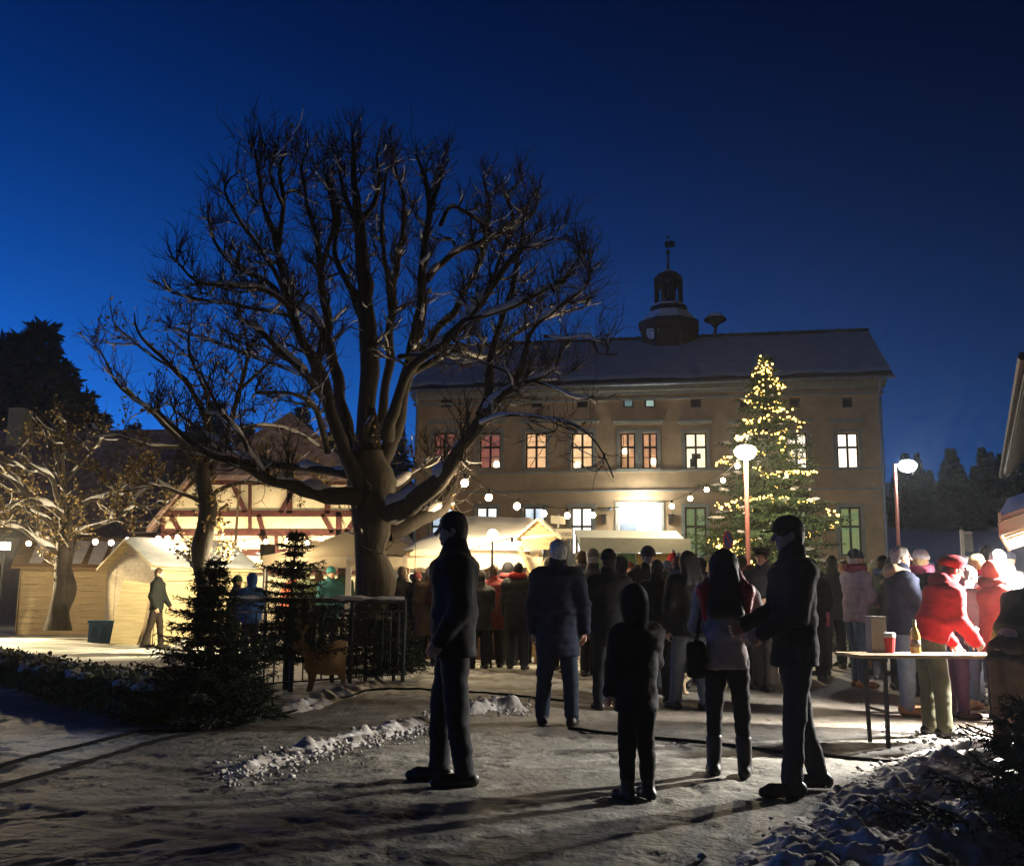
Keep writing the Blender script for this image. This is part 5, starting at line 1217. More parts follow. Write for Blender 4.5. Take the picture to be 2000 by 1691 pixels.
T.add(np.stack([xs_, 0 * xs_, fz + 0.028 + 0 * xs_], 1), np.clip(0.022 + 0.03 * nn, 0.003, 0.06), 6); T.build('rail_snow', M_bsnow, fe)
# second run back to the right
# ---------------------------------------------------------------- fir greenery leaning on the railing
cf1, _ = conifer('cut_fir', (*gnd(402, 1412)[:2], 0), 'dark cut fir leaning at the left end of the railing', 1.55, 0.50, 26, 10, 31, M_needle, cat='fir', group='cut firs', trunk_r=0.035, twigs=13, needle=0.05, droop=0.25, base=0.02, irregular=0.85, wid=0.2)
cf2, _ = conifer('cut_fir', (*(gnd(538, 1362) + np.array([0, 0.5, 0]))[:2], 0), 'dark cut fir with a thin leader standing behind the middle of the railing', 2.05, 0.55, 18, 9, 32, M_needle, cat='fir', group='cut firs', trunk_r=0.035, twigs=13, needle=0.055, droop=0.2, base=0.2, irregular=0.85, wid=0.2)
cf2.rotation_euler = (R(3), R(2), 0)
cf3, _ = conifer('cut_fir', (*gnd(712, 1338)[:2], 0), 'short dark fir tied to the right half of the railing', 1.28, 0.5, 11, 8, 33, M_needle, cat='fir', group='cut firs', trunk_r=0.03, twigs=13, needle=0.055, droop=0.35, base=0.15, irregular=0.4, wid=0.2)
cf4, _ = conifer('cut_fir', (*gnd(482, 1398)[:2], 0), 'low spreading fir branch heap at the foot of the dark fir', 0.42, 0.36, 6, 8, 34, M_needle, cat='fir', group='cut firs', trunk_r=0.02, twigs=13, needle=0.055, droop=0.3, base=0.05, irregular=0.4, wid=0.2)
cf7, _ = conifer('cut_fir', (*(gnd(770, 1335) + np.array([0, -0.12, 0]))[:2], 0), 'ragged dark fir fastened to the right end post of the railing', 1.2, 0.38, 12, 8, 39, M_needle, cat='fir', group='cut firs', trunk_r=0.03, twigs=12, needle=0.055, droop=0.4, base=0.2, irregular=0.45, wid=0.2)
cf6, _ = conifer('cut_fir', (*(gnd(640, 1345) + np.array([0, 0.3, 0]))[:2], 0), 'fir boughs hung over the railing above the wooden deer', 1.2, 0.5, 7, 7, 36, M_needle, cat='fir', group='cut firs', trunk_r=0.03, twigs=8, needle=0.055, droop=0.5, base=0.55, irregular=0.45, wid=0.2)
cf5, _ = conifer('cut_fir', (2.62, 5.15, 0), 'dark fir heap in the bottom right corner beside the snow bank', 0.78, 0.62, 12, 9, 35, M_needle, cat='fir', group='cut firs', trunk_r=0.03, twigs=16, needle=0.045, droop=0.15, base=0.02, irregular=0.4, wid=0.18)
# plywood deer
pd = gnd(640, 1352); pd[1] -= 0.2; de = empty('wooden_deer', pd, fy - 0.05, 'flat plywood deer painted tan standing before the railing', 'decoration')
M_ply = mat('tan plywood', (0.46, 0.27, 0.10), rough=0.7, var=0.2, scale=5, stretch=(1, 1, 0.4))
u_ = 12.3 / 2000
def dz(px, py): return ((px - 640) * u_, (1352 - py) * u_)
body = [dz(*p) for p in ((588, 1300), (590, 1282), (600, 1268), (620, 1258), (650, 1252), (672, 1246), (686, 1250), (690, 1262), (688, 1290), (689, 1320), (692, 1350), (682, 1350), (679, 1322), (668, 1316), (640, 1316), (618, 1312), (612, 1330), (604, 1352), (594, 1352), (600, 1326), (598, 1312))]
MB().prism(body, -0.012, 0.012).build('body', M_ply, de)
head = [dz(*p) for p in ((588, 1284), (574, 1268), (556, 1262), (552, 1254), (562, 1246), (578, 1244), (590, 1254), (602, 1266))]
MB().prism(head, -0.03, -0.013).build('head', M_ply, de)
for sgn in (0, 1):
    ant = MB(); 
    for a_, b_ in (((578, 1246), (572, 1222)), ((574, 1230), (560, 1216)), ((576, 1236), (586, 1216)), ((572, 1222), (564, 1204))):
        a2, b2 = dz(*a_), dz(*b_); ant.bar((a2[0] + sgn * 0.05, -0.022 + sgn * 0.05, a2[1]), (b2[0] + sgn * 0.07, -0.022 + sgn * 0.05, b2[1]), 0.012, 0.025)
    ant.build('antler', M_ply, de)
# ---------------------------------------------------------------- hedge
hA, hB = gnd(352, 1408), gnd(-120, 1302); hd_ = hB - hA; hl = float(np.linalg.norm(hd_)); ha = math.atan2(hd_[1], hd_[0])
hg = empty('low_hedge', hA, ha, 'low clipped hedge with snow in its top, running off to the left', 'hedge')
rg = np.random.default_rng(51); n = 30000
P = np.stack([rg.uniform(0, hl, n), rg.uniform(-0.36, 0.36, n), rg.uniform(0.0, 0.30, n)], 1)
face = rg.integers(0, 4, n)
P[face == 0, 1] = -0.36 + rg.normal(0, 0.03, (face == 0).sum()); P[face == 1, 1] = 0.36 + rg.normal(0, 0.03, (face == 1).sum()); P[face >= 2, 2] = 0.30 + rg.normal(0, 0.03, (face >= 2).sum())
lump = 1 + 0.22 * fbm(P * np.array([2.2, 2.2, 2.2]), 3, 6); P[:, 1] *= lump; P[:, 2] *= lump
u = rg.normal(0, 1, (n, 3)); u /= np.linalg.norm(u, axis=1, keepdims=True); v = np.cross(u, rg.normal(0, 1, (n, 3))); v /= np.linalg.norm(v, axis=1, keepdims=True); s = rg.uniform(0.018, 0.04, (n, 1))
V = np.stack([P, P + u * s + v * s * 0.55, P + u * 2 * s, P + u * s - v * s * 0.55], 1).reshape(-1, 3)
o = mesh_obj('foliage', V, np.arange(n * 4).reshape(-1, 4), mat('low hedge leaves', (0.12, 0.14, 0.06), rough=0.7, var=0.4, scale=18), hg); tag(o, kind='stuff')
Ts = MB()
for k in range(420):
    x, y = rg.uniform(0, hl), rg.uniform(-0.3, 0.33); r_ = rg.uniform(0.03, 0.10); zz_ = 0.30 * (1 + 0.22 * float(fbm(np.array([[x * 2.2, y * 2.2, 1.0]]), 3, 6)[0]))
    pr = [(r_, -0.02), (r_ * 0.95, r_ * 0.2), (r_ * 0.6, r_ * 0.45), (r_ * 0.1, r_ * 0.55)]
    Ts.lathe(pr, (x, y, zz_ + 0.01), 7, rg.random() * 6)
o = Ts.build('hedge_snow', M_bsnow, hg, True); tag(o, kind='stuff')
T = Tubes()
for k in range(40):
    x = rg.uniform(0, hl); T.add(np.array([(x, 0, 0), (x + rg.normal() * 0.05, rg.normal() * 0.1, 0.2), (x + rg.normal() * 0.1, rg.normal() * 0.2, 0.4)]), [0.015, 0.01, 0.005], 4)
T.build('stems', M_bark, hg)

# ---------------------------------------------------------------- heaped snow
def snow_bank(name, label, pts, width, height, seed, res=0.022, mat_=None, rough=1.0):
    """lumpy ridge along a ground polyline of (x,y,scale)"""
    Q = polyline(np.array([[p[0], p[1], p[2]] for p in pts], float), res)
    n = len(Q); m = max(8, int(2 * width / res)); w_ = np.linspace(-1, 1, m)
    t = np.gradient(Q[:, :2], axis=0); t /= np.linalg.norm(t, axis=1, keepdims=True); nrm = np.stack([-t[:, 1], t[:, 0]], 1)
    X = Q[:, None, 0] + nrm[:, None, 0] * w_[None] * width * Q[:, None, 2]; Y = Q[:, None, 1] + nrm[:, None, 1] * w_[None] * width * Q[:, None, 2]
    P3_ = np.stack([X, Y, 0 * X], -1)
    en = np.minimum(1, np.minimum(np.arange(n), np.arange(n)[::-1]) / 8.0)[:, None]
    prof = np.clip(1 - np.abs(w_)[None] ** 1.6, 0, 1) * en
    b1 = np.maximum(0, 0.35 + 1.3 * fbm(P3_ * 3, 2, seed)); b2 = 0.5 + 0.9 * fbm(P3_ * 9, 3, seed + 5); b3 = fbm(P3_ * 19, 2, seed + 9)
    H = height * Q[:, None, 2] * prof * np.maximum(0.35 * b1 + 0.75 * b2 * rough + 0.3 * b3 * rough + 0.2, 0)
    Z = ground_h(X, Y) + H - 0.03 * (1 - prof)
    i1, j1 = np.meshgrid(np.arange(n - 1), np.arange(m - 1), indexing='ij')
    o = mesh_obj(name, np.stack([X, Y, Z], -1).reshape(-1, 3), np.stack([i1 * m + j1, (i1 + 1) * m + j1, (i1 + 1) * m + j1 + 1, i1 * m + j1 + 1], -1).reshape(-1, 4)[:, ::-1], mat_ or M_heap, None, True)
    tag(o, label, 'snow', kind='stuff'); return o
M_heap = mat('dirty heaped snow', (0.56, 0.53, 0.50), rough=0.7, col2=(0.20, 0.175, 0.15), scale=5, bump=0.6, bscale=24)
g = lambda *p: gnd(*p)
snow_bank('snow_bank', 'lumpy bank of shovelled snow in the bottom right corner', [(*g(1560, 1760)[:2], 0.8), (*g(1700, 1650)[:2], 1.0), (*g(1780, 1560)[:2], 0.95), (*g(1850, 1490)[:2], 0.7), (*g(1930, 1455)[:2], 0.5)], 0.62, 0.12, 3)
snow_bank('snow_bank', 'high smooth snow heap under the corner fir', [(*g(1780, 1790)[:2], 0.8), (*g(1880, 1680)[:2], 1.1), (*g(1960, 1600)[:2], 1.0), (*g(2060, 1540)[:2], 0.8)], 0.40, 0.24, 8, rough=0.5)
snow_bank('snow_ridge', 'ragged ridge of shovelled snow across the street left of the walking man', [(*g(440, 1520)[:2], 0.5), (*g(540, 1485)[:2], 0.9), (*g(650, 1458)[:2], 1.0), (*g(760, 1432)[:2], 1.0), (*g(850, 1415)[:2], 0.8)], 0.22, 0.10, 12)
snow_bank('snow_ridge', 'short snow ridge at the kerb beside the man in the long coat', [(*g(905, 1398)[:2], 0.7), (*g(960, 1388)[:2], 1.0), (*g(1040, 1392)[:2], 0.8)], 0.2, 0.10, 15)
snow_bank('snow_ridge', 'strip of snow along the foot of the iron railing', [(*g(520, 1395)[:2], 0.7), (*g(620, 1378)[:2], 1.0), (*g(720, 1350)[:2], 1.0), (*g(800, 1345)[:2], 0.8)], 0.26, 0.10, 18)
snow_bank('snow_ridge', 'snow heap at the foot of the knobbed tree', [(*g(330, 1300)[:2], 0.6), (*g(360, 1275)[:2], 1.0), (*g(400, 1265)[:2], 0.8)], 0.35, 0.25, 21, rough=0.5)
# broken clods of snow lying on and about the banks
rg = np.random.default_rng(4)
_oct = np.array([(1, 0, 0), (-1, 0, 0), (0, 1, 0), (0, -1, 0), (0, 0, 1), (0, 0, -1), (.6, .6, .5), (-.6, .6, .5), (-.6, -.6, .5), (.6, -.6, .5)], float)
_of = [(0, 6, 9), (0, 2, 6), (2, 7, 6), (2, 1, 7), (1, 8, 7), (1, 3, 8), (3, 9, 8), (3, 0, 9), (6, 7, 4), (7, 8, 4), (8, 9, 4), (9, 6, 4), (0, 5, 2), (2, 5, 1), (1, 5, 3), (3, 5, 0)]
VV = []; FF = []; n0 = 0
def clods(n, f, rmin, rmax, lift):
    global n0
    for k in range(n):
        q_ = f(); r_ = rmin + (rmax - rmin) * rg.random() ** 2.5
        v = _oct * rg.uniform(0.65, 1.25, (10, 1)) * r_ * np.array([1, 1, 0.75]); a = rg.random() * 6; c_, s_ = math.cos(a), math.sin(a)
        v = v @ np.array([(c_, s_, 0), (-s_, c_, 0), (0, 0, 1)])
        VV.append(v + np.array([q_[0], q_[1], gz(q_[0], q_[1]) + r_ * 0.3 + lift * rg.random()])); FF.extend([(i + n0, j + n0, k2 + n0) for i, j, k2 in _of]); n0 += 10
def bankpt(): t = rg.random(); return gnd(1560 + 330 * t + rg.normal(0, 60), 1720 - 255 * t + rg.normal(0, 26))
def ridgept(): t = rg.random(); return gnd(430 + 430 * t + rg.normal(0, 10), 1522 - 105 * t + rg.normal(0, 13))
clods(1900, bankpt, 0.005, 0.032, 0.05); clods(800, ridgept, 0.005, 0.028, 0.05)
clods(160, lambda: gnd(rg.uniform(890, 1060), rg.uniform(1375, 1405)), 0.006, 0.03, 0.05)
o = mesh_obj('snow_clods', np.concatenate(VV), np.array(FF), M_heap, None, True); tag(o, 'broken clods of dirty snow scattered on and round the banks', 'snow', kind='stuff')
# ---------------------------------------------------------------- cables on the ground
def cable(label, pts):
    P = np.array([gnd(*p) for p in pts]); P[:, 2] = [gz(p[0], p[1]) + 0.012 for p in P]; Q = polyline(P, 0.12); Q[:, 2] = [gz(p[0], p[1]) + 0.012 for p in Q]
    T = Tubes(); T.add(Q, 0.014, 6); return tag(T.build('power_cable', M_cable, None), label, 'cable')
cable('black cable running from the left edge under the firs, upper of two', [(-60, 1512), (0, 1500), (100, 1472), (200, 1450), (275, 1432), (360, 1430), (420, 1424)])
cable('black cable curving from the left edge along the railing, lower of two', [(-60, 1560), (0, 1540), (100, 1512), (200, 1482), (325, 1446), (425, 1425), (550, 1396), (675, 1372), (740, 1358), (860, 1358), (1000, 1368), (1100, 1378)])
cable('thin black cable crossing the street behind the woman with red hair', [(1110, 1425), (1280, 1445), (1420, 1460), (1645, 1482), (1800, 1490), (1960, 1475)])

# ---------------------------------------------------------------- beer table and what stands on it
ta, tb_ = gnd(1718, 1437), gnd(1900, 1420)
tz = 0.76; tcx = at(1810, 1262, 8.9)
bt = empty('beer_table', (float(tcx[0]) + 0.12, 8.95, 0), R(6), 'long wooden beer table on dark folding legs at the right', 'table')
MB().box(-0.82, 0.9, -0.25, -0.004, tz - 0.028, tz).build('top_board', M_wood2, bt); MB().box(-0.82, 0.9, 0.004, 0.25, tz - 0.028, tz).build('top_board', M_wood2, bt)
for x in (-0.58, 0.62):
    for y in (-0.19, 0.19): MB().bar((x + 0.02 * (y > 0), y, 0), (x, y, tz - 0.03), 0.028, 0.028).build('leg', M_iron, bt)
    MB().bar((x, -0.19, 0.3), (x, 0.19, 0.3), 0.02).build('brace', M_iron, bt); MB().bar((x, -0.22, tz - 0.045), (x, 0.22, tz - 0.045), 0.03).build('cross_bar', M_iron, bt)
def on_table(px, dy=0.0): return at(px, 1262, 8.95 + dy)
def bottle(px, label, col, h=0.27, dy=0.0):
    p = on_table(px, dy); b = empty('bottle', (p[0], p[1], tz + 0.001), 0, label, 'bottle', 'bottles on the beer table')
    MB().lathe([(0.04, 0), (0.043, 0.01), (0.043, h * 0.55), (0.03, h * 0.72), (0.015, h * 0.82), (0.014, h)], m=14).build('body', col, b, True)
    MB().lathe([(0.0435, h * 0.2), (0.0435, h * 0.42)], m=14).build('paper_band', M_dark, b, True); MB().lathe([(0.016, h), (0.016, h + 0.012)], m=10).build('cap', M_zinc, b)
bottle(1788, 'olive glass bottle standing at the middle of the beer table', mat('olive bottle glass', (0.30, 0.22, 0.06), rough=0.15, spec=0.5))
bottle(1946, 'olive glass bottle near the right end of the beer table', mat('olive bottle glass', (0.30, 0.22, 0.06), rough=0.15, spec=0.5), 0.25)
p = on_table(1737, 0.05); cp_ = empty('paper_cup', (p[0], p[1], tz + 0.001), 0, 'tall red and white cup on the beer table beside the grey box', 'cup')
MB().lathe([(0.04, 0), (0.052, 0.13)], m=14).build('body', mat('red cup', (0.42, 0.03, 0.03), rough=0.5), cp_); MB().lathe([(0.053, 0.131), (0.056, 0.135), (0.056, 0.16), (0.05, 0.17)], m=14).build('lid', mat('white cup lid', (0.75, 0.72, 0.7), rough=0.5), cp_)
p = on_table(1712, 0.08); bx = empty('display_box', (p[0], p[1], tz + 0.001), R(10), 'plain grey cardboard box at the left end of the beer table', 'box')
MB().box(-0.07, 0.07, -0.05, 0.05, 0, 0.29).build('carton', mat('grey card', (0.26, 0.25, 0.25), rough=0.8, var=0.08), bx); MB().box(-0.072, 0.072, -0.052, 0.052, 0.292, 0.31).build('lid', mat('grey card', (0.2, 0.2, 0.2)), bx)

# heart of lights, hanging lantern, bin and box at the stalls
ph = at(810, 1130, 18.2); he = empty('light_heart', ph, 0, 'heart-shaped wreath of tiny lights hanging under the tent', 'decoration')
hp_ = np.array([(0.0068 * 16 * math.sin(t) ** 3, 0, 0.0082 * (13 * math.cos(t) - 5 * math.cos(2 * t) - 2 * math.cos(3 * t) - math.cos(4 * t))) for t in np.linspace(0, 2 * math.pi, 60)])
T = Tubes(); T.add(hp_, 0.012, 5); T.build('wreath', mat('wreath twigs', (0.12, 0.10, 0.05)), he); bl_ = MB()
for k in range(0, 60, 2): bl_.sphere(hp_[k] + np.array([0, -0.015, 0]), 0.009, 5, 3)
o = bl_.build('bulbs', mat('pale fairy bulb', (1, 0.95, 0.7), emit=(1, 0.9, 0.6), estr=3), he); tag(o, kind='stuff')
T = Tubes(); T.add(np.array([(0, 0, 0.06), (0, 0, 0.6)]), 0.005, 4); T.build('cord', M_cable, he)
pb = gnd(962, 1264); bn = empty('waste_bin', pb, 0, 'clear plastic waste bin on the snow beside the grey post', 'bin')
MB().lathe([(0.13, 0), (0.16, 0.36), (0.15, 0.36), (0.12, 0.02)], m=16).build('bucket', mat('cloudy plastic', (0.35, 0.37, 0.36), rough=0.3), bn, True); MB().lathe([(0.165, 0.35), (0.172, 0.36), (0.172, 0.39), (0.15, 0.392)], m=16).build('rim', M_pole_w, bn)
pb = gnd(1005, 1262); bg_ = empty('cardboard_box', (*pb[:2], 0), R(-15), 'tan cardboard box standing behind the grey post', 'box')
MB().box(-0.2, 0.2, -0.14, 0.14, 0.16, 0.66).build('carton', mat('tan card', (0.33, 0.19, 0.07), rough=0.8, var=0.12), bg_); MB().box(-0.18, 0.18, -0.12, 0.12, 0.0, 0.158).build('pallet', M_wood2, bg_)
# ================================================================== WOODS
ORD = ('first', 'second', 'third', 'fourth', 'fifth', 'sixth', 'seventh', 'eighth', 'ninth', 'tenth', 'eleventh', 'twelfth', 'thirteenth', 'fourteenth', 'fifteenth', 'sixteenth', 'seventeenth')
HW_L = ['dark spruce of the hillside wood right of the town hall, %s from the left' % o_ for o_ in ORD]
M_far = mat('far spruce needles', (0.03, 0.045, 0.035), rough=0.9, var=0.3)
spr = {}
def spruce(px, top, Y, label, var, group='spruces behind the market', Rb=None):
    H0 = 12.0
    if var not in spr:
        V_, F_, bgs = conifer_arrays(H0, 3.0, 30, 8, np.random.default_rng(60 + var), twigs=6, needle=0.42, droop=0.35, base=0.06, irregular=0.35, wid=0.42)
        c = mesh_obj('crown', V_, F_, M_far); tag(c, kind='stuff')
        T = Tubes(); T.add(np.array([(0, 0, -1.5), (0, 0, H0 * 0.6), (0, 0, H0 * 0.99)]), [0.22, 0.12, 0.02], 6); tr = T.build('trunk', M_bark)
        spr[var] = (c, tr, True)
    c, tr, fresh = spr[var]
    p = at(px, top, Y); zg = max(hill_h(p[0], Y), gz(p[0], Y)) - 0.2
    root = empty('spruce', (p[0], Y, zg), rnd.uniform(0, 6), label, 'tree', group)
    s = (p[2] - zg) / H0; root.scale = (s * rnd.uniform(0.85, 1.1),) * 2 + (s,)
    if fresh: c.parent = root; tr.parent = root; spr[var] = (c, tr, False)
    else: inst(c, root, name='crown'); inst(tr, root, name='trunk')
    return root
for i, (px, top, Y, lab) in enumerate(((86, 620, 62, 'tallest dark spruce at the far left, against the blue sky'), (42, 640, 66, 'dark spruce second from the left edge'), (2, 655, 64, 'dark spruce cut by the left edge of the picture'), (-45, 640, 66, 'dark spruce just outside the left edge'),
        (122, 700, 60, 'lower spruce on the right flank of the left spruces'), (165, 760, 66, 'small far spruce right of the left spruces'))):
    spruce(px, top, Y, lab, i % 3)
for i in range(17):
    px = 1752 + i * 17 + rnd.uniform(-5, 5); top = 903 - 18 * math.sin(i * 1.3) + rnd.uniform(-14, 14) - (14 if i > 9 else 0); Y = 118 + 14 * (i % 3)
    spruce(px, top, Y, HW_L[i], i % 3, 'hillside wood')
for i in range(12):
    spruce(150 + i * 56 + rnd.uniform(-14, 14), 800 + rnd.uniform(-20, 40), 95 + 9 * (i % 3), 'dark spruce of the far wood behind the market, %s from the left' % ORD[i], i % 3, 'far wood on the left')
# ================================================================== PEOPLE (smooth-blended volumes turned into one skin)
def _nrm(v): v = np.asarray(v, float); return v / max(np.linalg.norm(v), 1e-9)
class Blob:
    def __init__(s): s.p = []
    def cone(s, a, b, ra, rb, k=0.02, sub=False): s.p.append(('c', np.array(a, float), np.array(b, float), ra, rb, k, sub)); return s
    def ell(s, c, r_, X=None, Yx=None, Z=None, k=0.02, sub=False):
        M = np.eye(3) if X is None else np.array([X, Yx, Z]); s.p.append(('e', np.array(c, float), np.array(r_, float), M, None, k, sub)); return s
    def slab(s, a, b, r0, r1, X, Yx, k=0.02, sub=False):
        """tapered elliptical stub from a to b, flat ended"""
        s.p.append(('t', np.array(a, float), np.array(b, float), (r0, r1), np.array([X, Yx]), k, sub)); return s
    def box(s, c, hf, M, rd, k=0.01, sub=False): s.p.append(('b', np.array(c, float), np.array(hf, float), np.array(M, float), rd, k, sub)); return s
    def mesh(s, h, noise=None):
        lo = np.full(3, 1e9); hi = -lo
        bbs = []
        for q in s.p:
            if q[0] == 'c': r_ = max(q[3], q[4]); l_, u_ = np.minimum(q[1], q[2]) - r_, np.maximum(q[1], q[2]) + r_
            elif q[0] == 'e': r_ = max(q[2]); l_, u_ = q[1] - r_, q[1] + r_
            elif q[0] == 't': r_ = max(max(q[3][0]), max(q[3][1])); l_, u_ = np.minimum(q[1], q[2]) - r_, np.maximum(q[1], q[2]) + r_
            else: r_ = np.linalg.norm(q[2]) + q[4]; l_, u_ = q[1] - r_, q[1] + r_
            bbs.append((l_, u_))
            if not q[6]: lo = np.minimum(lo, l_); hi = np.maximum(hi, u_)
        lo -= 2.5 * h; hi += 2.5 * h
        n = np.ceil((hi - lo) / h).astype(int) + 1
        F = np.full(n, 1.0)
        for q, (l_, u_) in zip(s.p, bbs):
            k = q[5]; mg = k + 2.5 * h
            i0 = np.clip(np.floor((l_ - mg - lo) / h).astype(int), 0, n); i1 = np.clip(np.ceil((u_ + mg - lo) / h).astype(int) + 1, 0, n)
            if np.any(i1 - i0 < 1): continue
            g_ = [lo[a] + h * np.arange(i0[a], i1[a]) for a in range(3)]
            P = np.stack(np.meshgrid(*g_, indexing='ij'), -1)
            if q[0] == 'c':
                ab = q[2] - q[1]; L2 = max(np.dot(ab, ab), 1e-9); t = np.clip(((P - q[1]) @ ab) / L2, 0, 1)
                d = np.linalg.norm(P - q[1] - t[..., None] * ab, axis=-1) - (q[3] + (q[4] - q[3]) * t)
            elif q[0] == 'e':
                w_ = ((P - q[1]) @ q[3].T) / q[2]; r_ = np.linalg.norm(w_, axis=-1); d = (r_ - 1) * min(q[2])
            elif q[0] == 't':
                ab = q[2] - q[1]; L = np.linalg.norm(ab); z_ = ab / L; w_ = P - q[1]; tz_ = w_ @ z_; t = np.clip(tz_ / L, 0, 1)
                rx = q[3][0][0] + (q[3][1][0] - q[3][0][0]) * t; ry = q[3][0][1] + (q[3][1][1] - q[3][0][1]) * t
                d = (np.sqrt(((w_ @ q[4][0]) / rx) ** 2 + ((w_ @ q[4][1]) / ry) ** 2) - 1) * np.minimum(rx, ry)
                d = np.maximum(d, np.maximum(-tz_, tz_ - L))
            else:
                w_ = np.abs((P - q[1]) @ q[3].T) - q[2]; d = np.linalg.norm(np.maximum(w_, 0), axis=-1) + np.minimum(w_.max(-1), 0) - q[4]
            sl = tuple(slice(i0[a], i1[a]) for a in range(3)); G = F[sl]
            if q[6]: d = -d; hh = np.clip(0.5 - 0.5 * (d - G) / k, 0, 1); hh = np.clip(0.5 + 0.5 * (d - G) / k, 0, 1); F[sl] = G + (d - G) * hh + k * hh * (1 - hh)
            else: hh = np.clip(0.5 + 0.5 * (d - G) / k, 0, 1); F[sl] = d + (G - d) * hh - k * hh * (1 - hh)
        V, Q = surface_nets(F, lo, h)
        if noise is not None and len(V): V = V + noise(V)[:, None] * vnormals(V, Q)
        return V, Q
def vnormals(V, Q):
    n = np.cross(V[Q[:, 2]] - V[Q[:, 0]], V[Q[:, 3]] - V[Q[:, 1]]); N = np.zeros_like(V)
    for k in range(4): np.add.at(N, Q[:, k], n)
    return N / np.maximum(np.linalg.norm(N, axis=1, keepdims=True), 1e-12)
_EDG = [((0, 0, 0), (1, 0, 0)), ((0, 1, 0), (1, 1, 0)), ((0, 0, 1), (1, 0, 1)), ((0, 1, 1), (1, 1, 1)), ((0, 0, 0), (0, 1, 0)), ((1, 0, 0), (1, 1, 0)), ((0, 0, 1), (0, 1, 1)), ((1, 0, 1), (1, 1, 1)),
        ((0, 0, 0), (0, 0, 1)), ((1, 0, 0), (1, 0, 1)), ((0, 1, 0), (0, 1, 1)), ((1, 1, 0), (1, 1, 1))]
def surface_nets(F, lo, h):
    s = F < 0; nx, ny, nz = F.shape
    c = np.zeros((nx - 1, ny - 1, nz - 1), np.int8)
    for a in (0, 1):
        for b in (0, 1):
            for d in (0, 1): c += s[a:nx - 1 + a, b:ny - 1 + b, d:nz - 1 + d]
    act = (c > 0) & (c < 8); I = np.argwhere(act)
    idx = np.full(act.shape, -1, np.int64); idx[act] = np.arange(len(I))
    acc = np.zeros((len(I), 3)); cnt = np.zeros(len(I))
    for e0, e1 in _EDG:
        e0 = np.array(e0); e1 = np.array(e1)
        f0 = F[tuple((I + e0).T)]; f1 = F[tuple((I + e1).T)]; m = (f0 < 0) != (f1 < 0)
        t = np.where(m, f0 / np.where(m, f0 - f1, 1), 0)
        acc += np.where(m[:, None], e0 + t[:, None] * (e1 - e0), 0); cnt += m
    V = lo + h * (I + acc / cnt[:, None])
    Qs = []
    for ax in range(3):
        o1, o2 = [(1, 2), (2, 0), (0, 1)][ax]
        sl0 = [slice(None)] * 3; sl1 = [slice(None)] * 3; sl0[ax] = slice(0, -1); sl1[ax] = slice(1, None)
        a = s[tuple(sl0)]; b = s[tuple(sl1)]; E = np.argwhere(a != b)
        m = (E[:, o1] > 0) & (E[:, o2] > 0) & (E[:, o1] < F.shape[o1] - 1) & (E[:, o2] < F.shape[o2] - 1); E = E[m]
        def cell(d1, d2): q = E.copy(); q[:, o1] += d1; q[:, o2] += d2; return idx[tuple(q.T)]
        q = np.stack([cell(-1, -1), cell(0, -1), cell(0, 0), cell(-1, 0)], 1)
        fl = a[tuple(E.T)]
        q[~fl] = q[~fl][:, ::-1]; Qs.append(q)
    Q = np.concatenate(Qs); return V, Q[(Q >= 0).all(1)]

def cloth(name, c, rough=0.85, var=0.12): return mat('cloth ' + name, c, rough=rough, var=var, scale=14, bump=0.25, bscale=120, spec=0.15)
M_skin = mat('skin', (0.50, 0.29, 0.20), rough=0.55, var=0.08, scale=20, sss=0.05)
M_lip = mat('lips', (0.36, 0.13, 0.11), rough=0.5); M_eyew = mat('eye', (0.10, 0.08, 0.07), rough=0.2)
M_leather = mat('dark shoe leather', (0.018, 0.015, 0.014), rough=0.45, var=0.2); M_tan = mat('tan boot leather', (0.32, 0.17, 0.07), rough=0.6, var=0.2); M_beige = mat('beige suede', (0.42, 0.34, 0.22), rough=0.8)
HAIRS = {'grey': (0.42, 0.40, 0.37), 'brown': (0.06, 0.035, 0.02), 'black': (0.012, 0.010, 0.010), 'blond': (0.42, 0.30, 0.14), 'white': (0.6, 0.57, 0.52), 'auburn': (0.10, 0.02, 0.015)}

